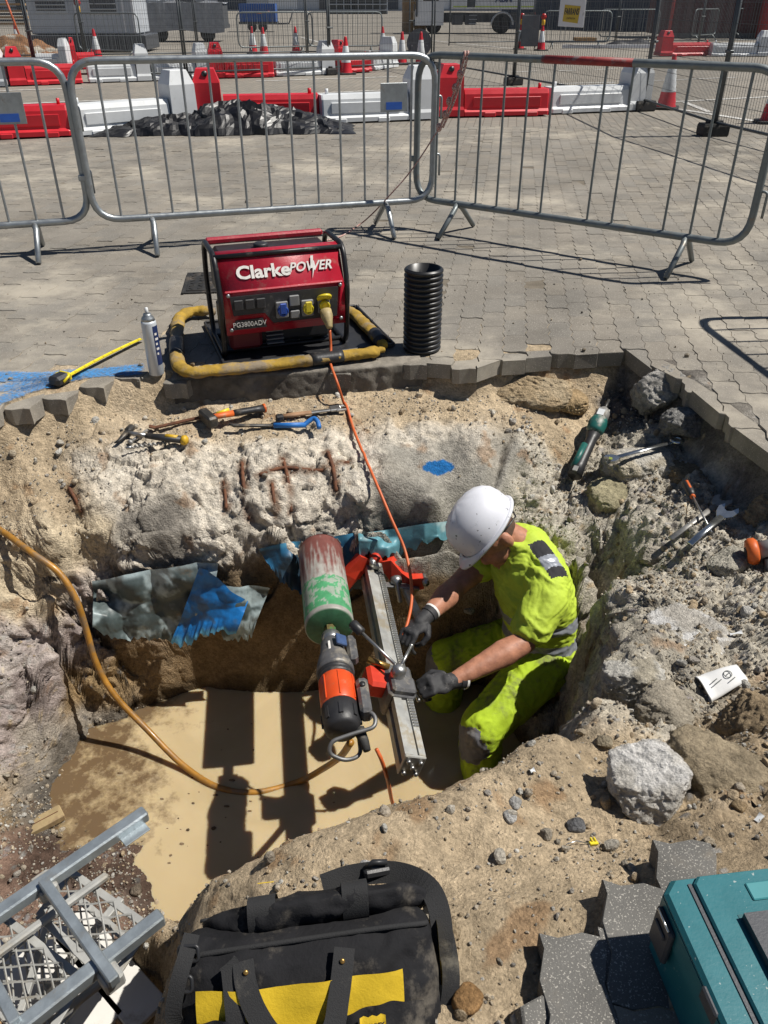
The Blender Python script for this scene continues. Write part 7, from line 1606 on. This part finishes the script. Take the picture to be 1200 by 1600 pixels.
    text_part('lettering', 'STANLEY', .0085, Matrix.Translation(front(.096, .0585, .0485)) @ TR((0, 0, 0), (PI / 2, 0, .03)), BLACK_PL, lb, bold=.0004)
    def strap(pts, w, nm, par=t, mt=WEB):
        p = smooth_path(pts, 8); m = MB(); k = len(p)
        for i in range(k): pass
        rings = []
        for i in range(k):
            d = (p[min(i + 1, k - 1)] - p[max(i - 1, 0)]).normalized(); s = d.cross(Vector((0, -1, .25))).normalized(); q = s.cross(d).normalized() * .0018
            rings.append([p[i] - s * w / 2 - q, p[i] + s * w / 2 - q, p[i] + s * w / 2 + q, p[i] - s * w / 2 + q])
        m.loft(rings, smooth=False); return m.build(nm, mt, par)
    strap([front(-.105, .160, .016), front(-.10, .13, .024), front(-.085, .09, .030), front(-.055, .055, .045), front(-.01, .045, .055), front(.03, .06, .050), front(.045, .10, .032), front(.055, .14, .022), front(.06, .162, .016)], .034, 'carry_handle')
    strap([front(-.13, .160, .018), front(-.125, .15, .018), front(-.12, .10, .026), front(-.118, .05, .03), front(-.118, .01, .034)], .03, 'webbing_strap')
    strap([Vector((.215, .06, .06)), Vector((.232, .07, .14)), Vector((.222, .10, .20)), Vector((.17, .14, .222)), Vector((.09, .155, .222)), Vector((.03, .15, .212))], .038, 'shoulder_strap')
    strap([Vector((.226, .05, .0)), Vector((.24, .055, .08)), Vector((.236, .10, .15)), Vector((.225, .16, .17)), Vector((.235, .20, .10)), Vector((.232, .2, .02))], .03, 'side_strap')
    m = MB(); m.grid(lambda u, v: (.221 + .004 * math.sin(3 * u), .04 + .12 * u, .06 + .10 * v), 8, 6); m.build('yellow_side_lining', NYL_Y, t)
    for c in ((-.195, .035, .17), (-.205, .02, .13)):
        m = MB(); m.tube(fillet([(c[0] - .016, c[1], c[2] - .012), (c[0] + .016, c[1] - .006, c[2] - .012), (c[0] + .016, c[1] - .006, c[2] + .012), (c[0] - .016, c[1], c[2] + .012)], .006, 3, True), .0035, 6, closed=True); m.build('strap_ring', BLACK_PL, t)
    strap([Vector((-.19, .045, .195)), Vector((-.20, .02, .165)), Vector((-.212, .012, .13)), Vector((-.222, .02, .08)), Vector((-.21, .05, .04))], .026, 'strap_end')
    m = MB(); m.box((.13, .155, .228), (.05, .035, .016), .004, rot=(.2, 0, .2)); m.tube([(.11, .15, .232), (.125, .14, .246), (.15, .145, .242)], .006, 6); m.build('buckle', BLACK_PL, t)
    for x in (-.10, .055): m = MB(); m.ball(front(x, .148, .026), (.0045, .003, .0045), 8, 6); m.build('rivet', mat('brass', (.45, .28, .09), .35, .8), t)
bag()
# ------------------------------------------------------------------ teal tool case
TEAL = mat('teal_plastic', (.012, .135, .16), .42, 0, .10, 14, .0003, 160, dirt=(.10, .22, .23), damt=.22, dscale=12, speck=(.30, .36, .35), speckscale=150, speckamt=.70); TEAL_D = mat('dark_grey_plastic', (.055, .058, .066), .5, 0, .12, 18, .0006, 200, dirt=(.16, .15, .14), damt=.25, dscale=14)
def case():
    W, D, H = .395, .295, .162; c = Vector((.457, .793, 0)); r = math.radians(7)
    t = thing('tool_case', 'teal plastic tool case with a dark grey carry handle on the paving', 'tool case', (c.x, c.y, .004), r)
    # local: x right from back left corner, y towards the camera is negative
    def rr(x0, x1, y0, y1, b): return [(x0 + b, y0), (x1 - b, y0), (x1, y0 + b), (x1, y1 - b), (x1 - b, y1), (x0 + b, y1), (x0, y1 - b), (x0, y0 + b)]
    m = MB(); m.prism(rr(0.004, W - .004, -D + .004, -.004, .02), 0, H - .062); m.build('lower_shell', TEAL, t)
    m = MB(); m.prism(rr(0, W, -D, 0, .022), H - .06, H - .012, inset=.0); lid = m.build('lid', TEAL, t)
    m = MB(); m.prism(rr(.001, W - .001, -D + .001, -.001, .022), H - .0115, H, inset=.007); m.build('lid_top', TEAL, lid)
    # raised top field with the channel for the handle
    m = MB(); m.prism(rr(.052, W - .052, -D + .012, -.006, .012), H + .0005, H + .009, inset=.004); pl = m.build('raised_field', TEAL, lid)
    m = MB(); m.box((.047, -D / 2, H + .0012), (.006, D - .03, .002)); m.build('groove', TEAL_D, lid)
    for x in (.015, .03): pass
    m = MB(); hp = [(.10, -.085), (.295, -.085), (.30, -.09), (.30, -.20), (.262, -.20), (.262, -.13), (.255, -.123), (.145, -.123), (.138, -.13), (.138, -.20), (.10, -.20)]
    m.prism(hp[::-1], H + .0095, H + .024, inset=.0); h = m.build('carry_handle', TEAL_D, t)
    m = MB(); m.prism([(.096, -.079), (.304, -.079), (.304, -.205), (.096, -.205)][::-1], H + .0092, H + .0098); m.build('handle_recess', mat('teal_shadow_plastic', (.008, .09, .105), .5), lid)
    m = MB(); m.box((.20, -.104, H + .0255), (.11, .03, .004), .002); m.build('grip_pad', BLACK_PL, h)
    m = MB(); m.box((.198, -.045, H + .0105), (.13, .03, .004), .0018); m.build('finger_ledge', mat('teal_light_plastic', (.05, .24, .26), .45), lid)
    # side latches
    for y in (-.095,):
        m = MB(); m.box((-.004, y + .04, H - .068), (.012, .055, .085), .004); l = m.build('latch', TEAL_D, t); m = MB(); m.box((-.012, y + .04, H - .05), (.005, .035, .012), .002); m.build('latch_lip', TEAL_D, l); m = MB(); m.tube([(-.010, y + .02, H - .025), (-.010, y + .06, H - .025)], .0022, 6); m.build('hinge_wire', CHROME, l)
    m = MB(); m.box((.004, -.19, H - .02), (.014, .045, .03), .003); m.build('lid_notch', TEAL_D, t)
    m = MB(); m.box((.0005, -.215, .055), (.006, .055, .04), .002); m.build('side_label', GREY_S, t)
case()
# ------------------------------------------------------------------ galvanised mesh steps lying over the bank
def steps():
    G = mat('galvanised_step_steel', (.40, .45, .48), .42, .7, .18, 16, .0005, 160, dirt=(.34, .33, .30), damt=.35, dscale=10); G2 = mat('dusty_galvanised_steel', (.42, .42, .40), .6, .35, .15, 14, .0006, 160, dirt=(.36, .32, .25), damt=.45, dscale=9)
    z = -.37; A, B = at_z(-40, 1437, z), at_z(228, 1270, z); C0, C1 = at_z(40, 1618, z), at_z(253, 1431, z); u = ((B - A).normalized() + (C1 - C0).normalized()).normalized(); v = Vector((-u.y, u.x, 0))
    w = (B - C1).dot(v); O = C1 + Vector((0, 0, 0)); t = thing('mesh_steps', 'galvanised steel steps with expanded mesh treads lying on the bank at the lower left', 'steps', O, 0); t.matrix_basis = Matrix(((u.x, v.x, 0, O.x), (u.y, v.y, 0, O.y), (0, 0, 1, O.z), (0, 0, 0, 1)))
    off = (B - C1).dot(u); s = .033
    def rail(y, x0, x1, zz, mt, nm, sz=s): m = MB(); m.box(((x0 + x1) / 2, y, zz), (x1 - x0, sz, sz), .004); return m.build(nm, mt, t)
    r1 = rail(w, -1.0, off, 0, G, 'rail'); m = MB(); m.box((off - .05, w - s / 2 - .012, -.012), (.07, .028, .004), .001); m.build('end_lug', G, r1)
    rail(0, -1.0, 0, 0, G, 'rail'); rail(w - .055, -1.0, off - .15, -.045, G2, 'lower_rail', .018); rail(.03, -1.0, -.10, -.11, G2, 'lower_rail', .018)
    inv = t.matrix_basis.inverted()
    def bar(p, q, zz, sx, sz, nm, mt, par=t):
        a, b_ = inv @ at_z(*p, zz), inv @ at_z(*q, zz); d = b_ - a; m = MB(); m.box(((a + b_) / 2), (d.length, sx, sz), min(sx, sz) * .12, rot=(0, 0, math.atan2(d.y, d.x))); return m.build(nm, mt, par)
    c = bar((68, 1378), (180, 1535), -.352, .024, .030, 'cross_bar', G); bar((62, 1372), (80, 1398), -.385, .045, .04, 'bracket', G2, c); bar((165, 1515), (182, 1540), -.385, .045, .04, 'bracket', G2, c)
    bar((-60, 1440), (25, 1600), -.352, .024, .030, 'cross_bar', G)
    # expanded mesh treads: diamond lattice in a flat frame
    def tread(quad, zz):
        Q = [inv @ at_z(*p, zz) for p in quad]
        def S(u_, v_): return Q[0] * (1 - u_) * (1 - v_) + Q[1] * u_ * (1 - v_) + Q[2] * u_ * v_ + Q[3] * (1 - u_) * v_
        fr = None
        for a, b_ in ((0, 1), (1, 2), (2, 3), (3, 0)):
            d = Q[b_] - Q[a]; m = MB(); m.box((Q[a] + Q[b_]) / 2 + Vector((0, 0, -.003 * (a % 2))), (d.length, .018, .006), .001, rot=(0, 0, math.atan2(d.y, d.x))); o = m.build('tread_strip', G2, t)
        m = MB(); m.smooth = False; W_, H_ = (Q[1] - Q[0]).length, (Q[3] - Q[0]).length; nu, nv = W_ / .062, H_ / .040
        for sg in (1, -1):
            for k in range(-int(nv) - 1, int(nu) + int(nv) + 2):
                pts = []
                for st in np.linspace(0, nv, int(nv * 8) + 1):
                    uu = (k + .5 + sg * st) / nu; 
                    if 0 <= uu <= 1: pts.append(S(uu, st / nv) + Vector((0, 0, .004 + .0018 * math.sin(st * 2 * PI))))
                if len(pts) > 2: m.tube(pts, .0024, 4, caps=False)
        o = m.build('expanded_mesh', G2, t); o['kind'] = 'stuff'
    tread(((110, 1362), (232, 1448), (172, 1535), (60, 1430)), -.44); tread(((2, 1430), (128, 1530), (70, 1625), (-60, 1520)), -.44); tread(((112, 1395), (200, 1470), (60, 1640), (-40, 1540)), -.53)
    bar((85, 1410), (30, 1590), -.50, .016, .016, 'brace', G2); bar((190, 1405), (60, 1560), -.56, .020, .020, 'brace', G2)
    # white boards under it
    WB_ = mat('white_faced_board', (.66, .64, .60), .7, 0, .06, 10, dirt=(.40, .35, .28), damt=.3, dscale=9)
    for p, q, d, lab in (((105, 1440), (235, 1590), .10, 'white faced board under the mesh steps, nearest the water'), ((40, 1455), (165, 1610), .10, 'white faced board under the mesh steps, middle one'), ((-30, 1490), (90, 1640), .10, 'white faced board under the mesh steps, nearest the left edge')):
        a, c = at_z(*p, -.62), at_z(*q, -.62); e = c - a; b_ = thing('white_board', lab, 'board', (a + c) / 2, math.atan2(e.y, e.x), 'white boards under the steps'); l = e.length
        m = MB(); m.box((0, 0, 0), (l, d, .018), .002); m.build('face', WB_, b_); m = MB(); m.box((0, -d / 2 - .004, -.006), (l - .01, .006, .02), .001); m.build('edge_strip', TIMBER, b_)
steps()
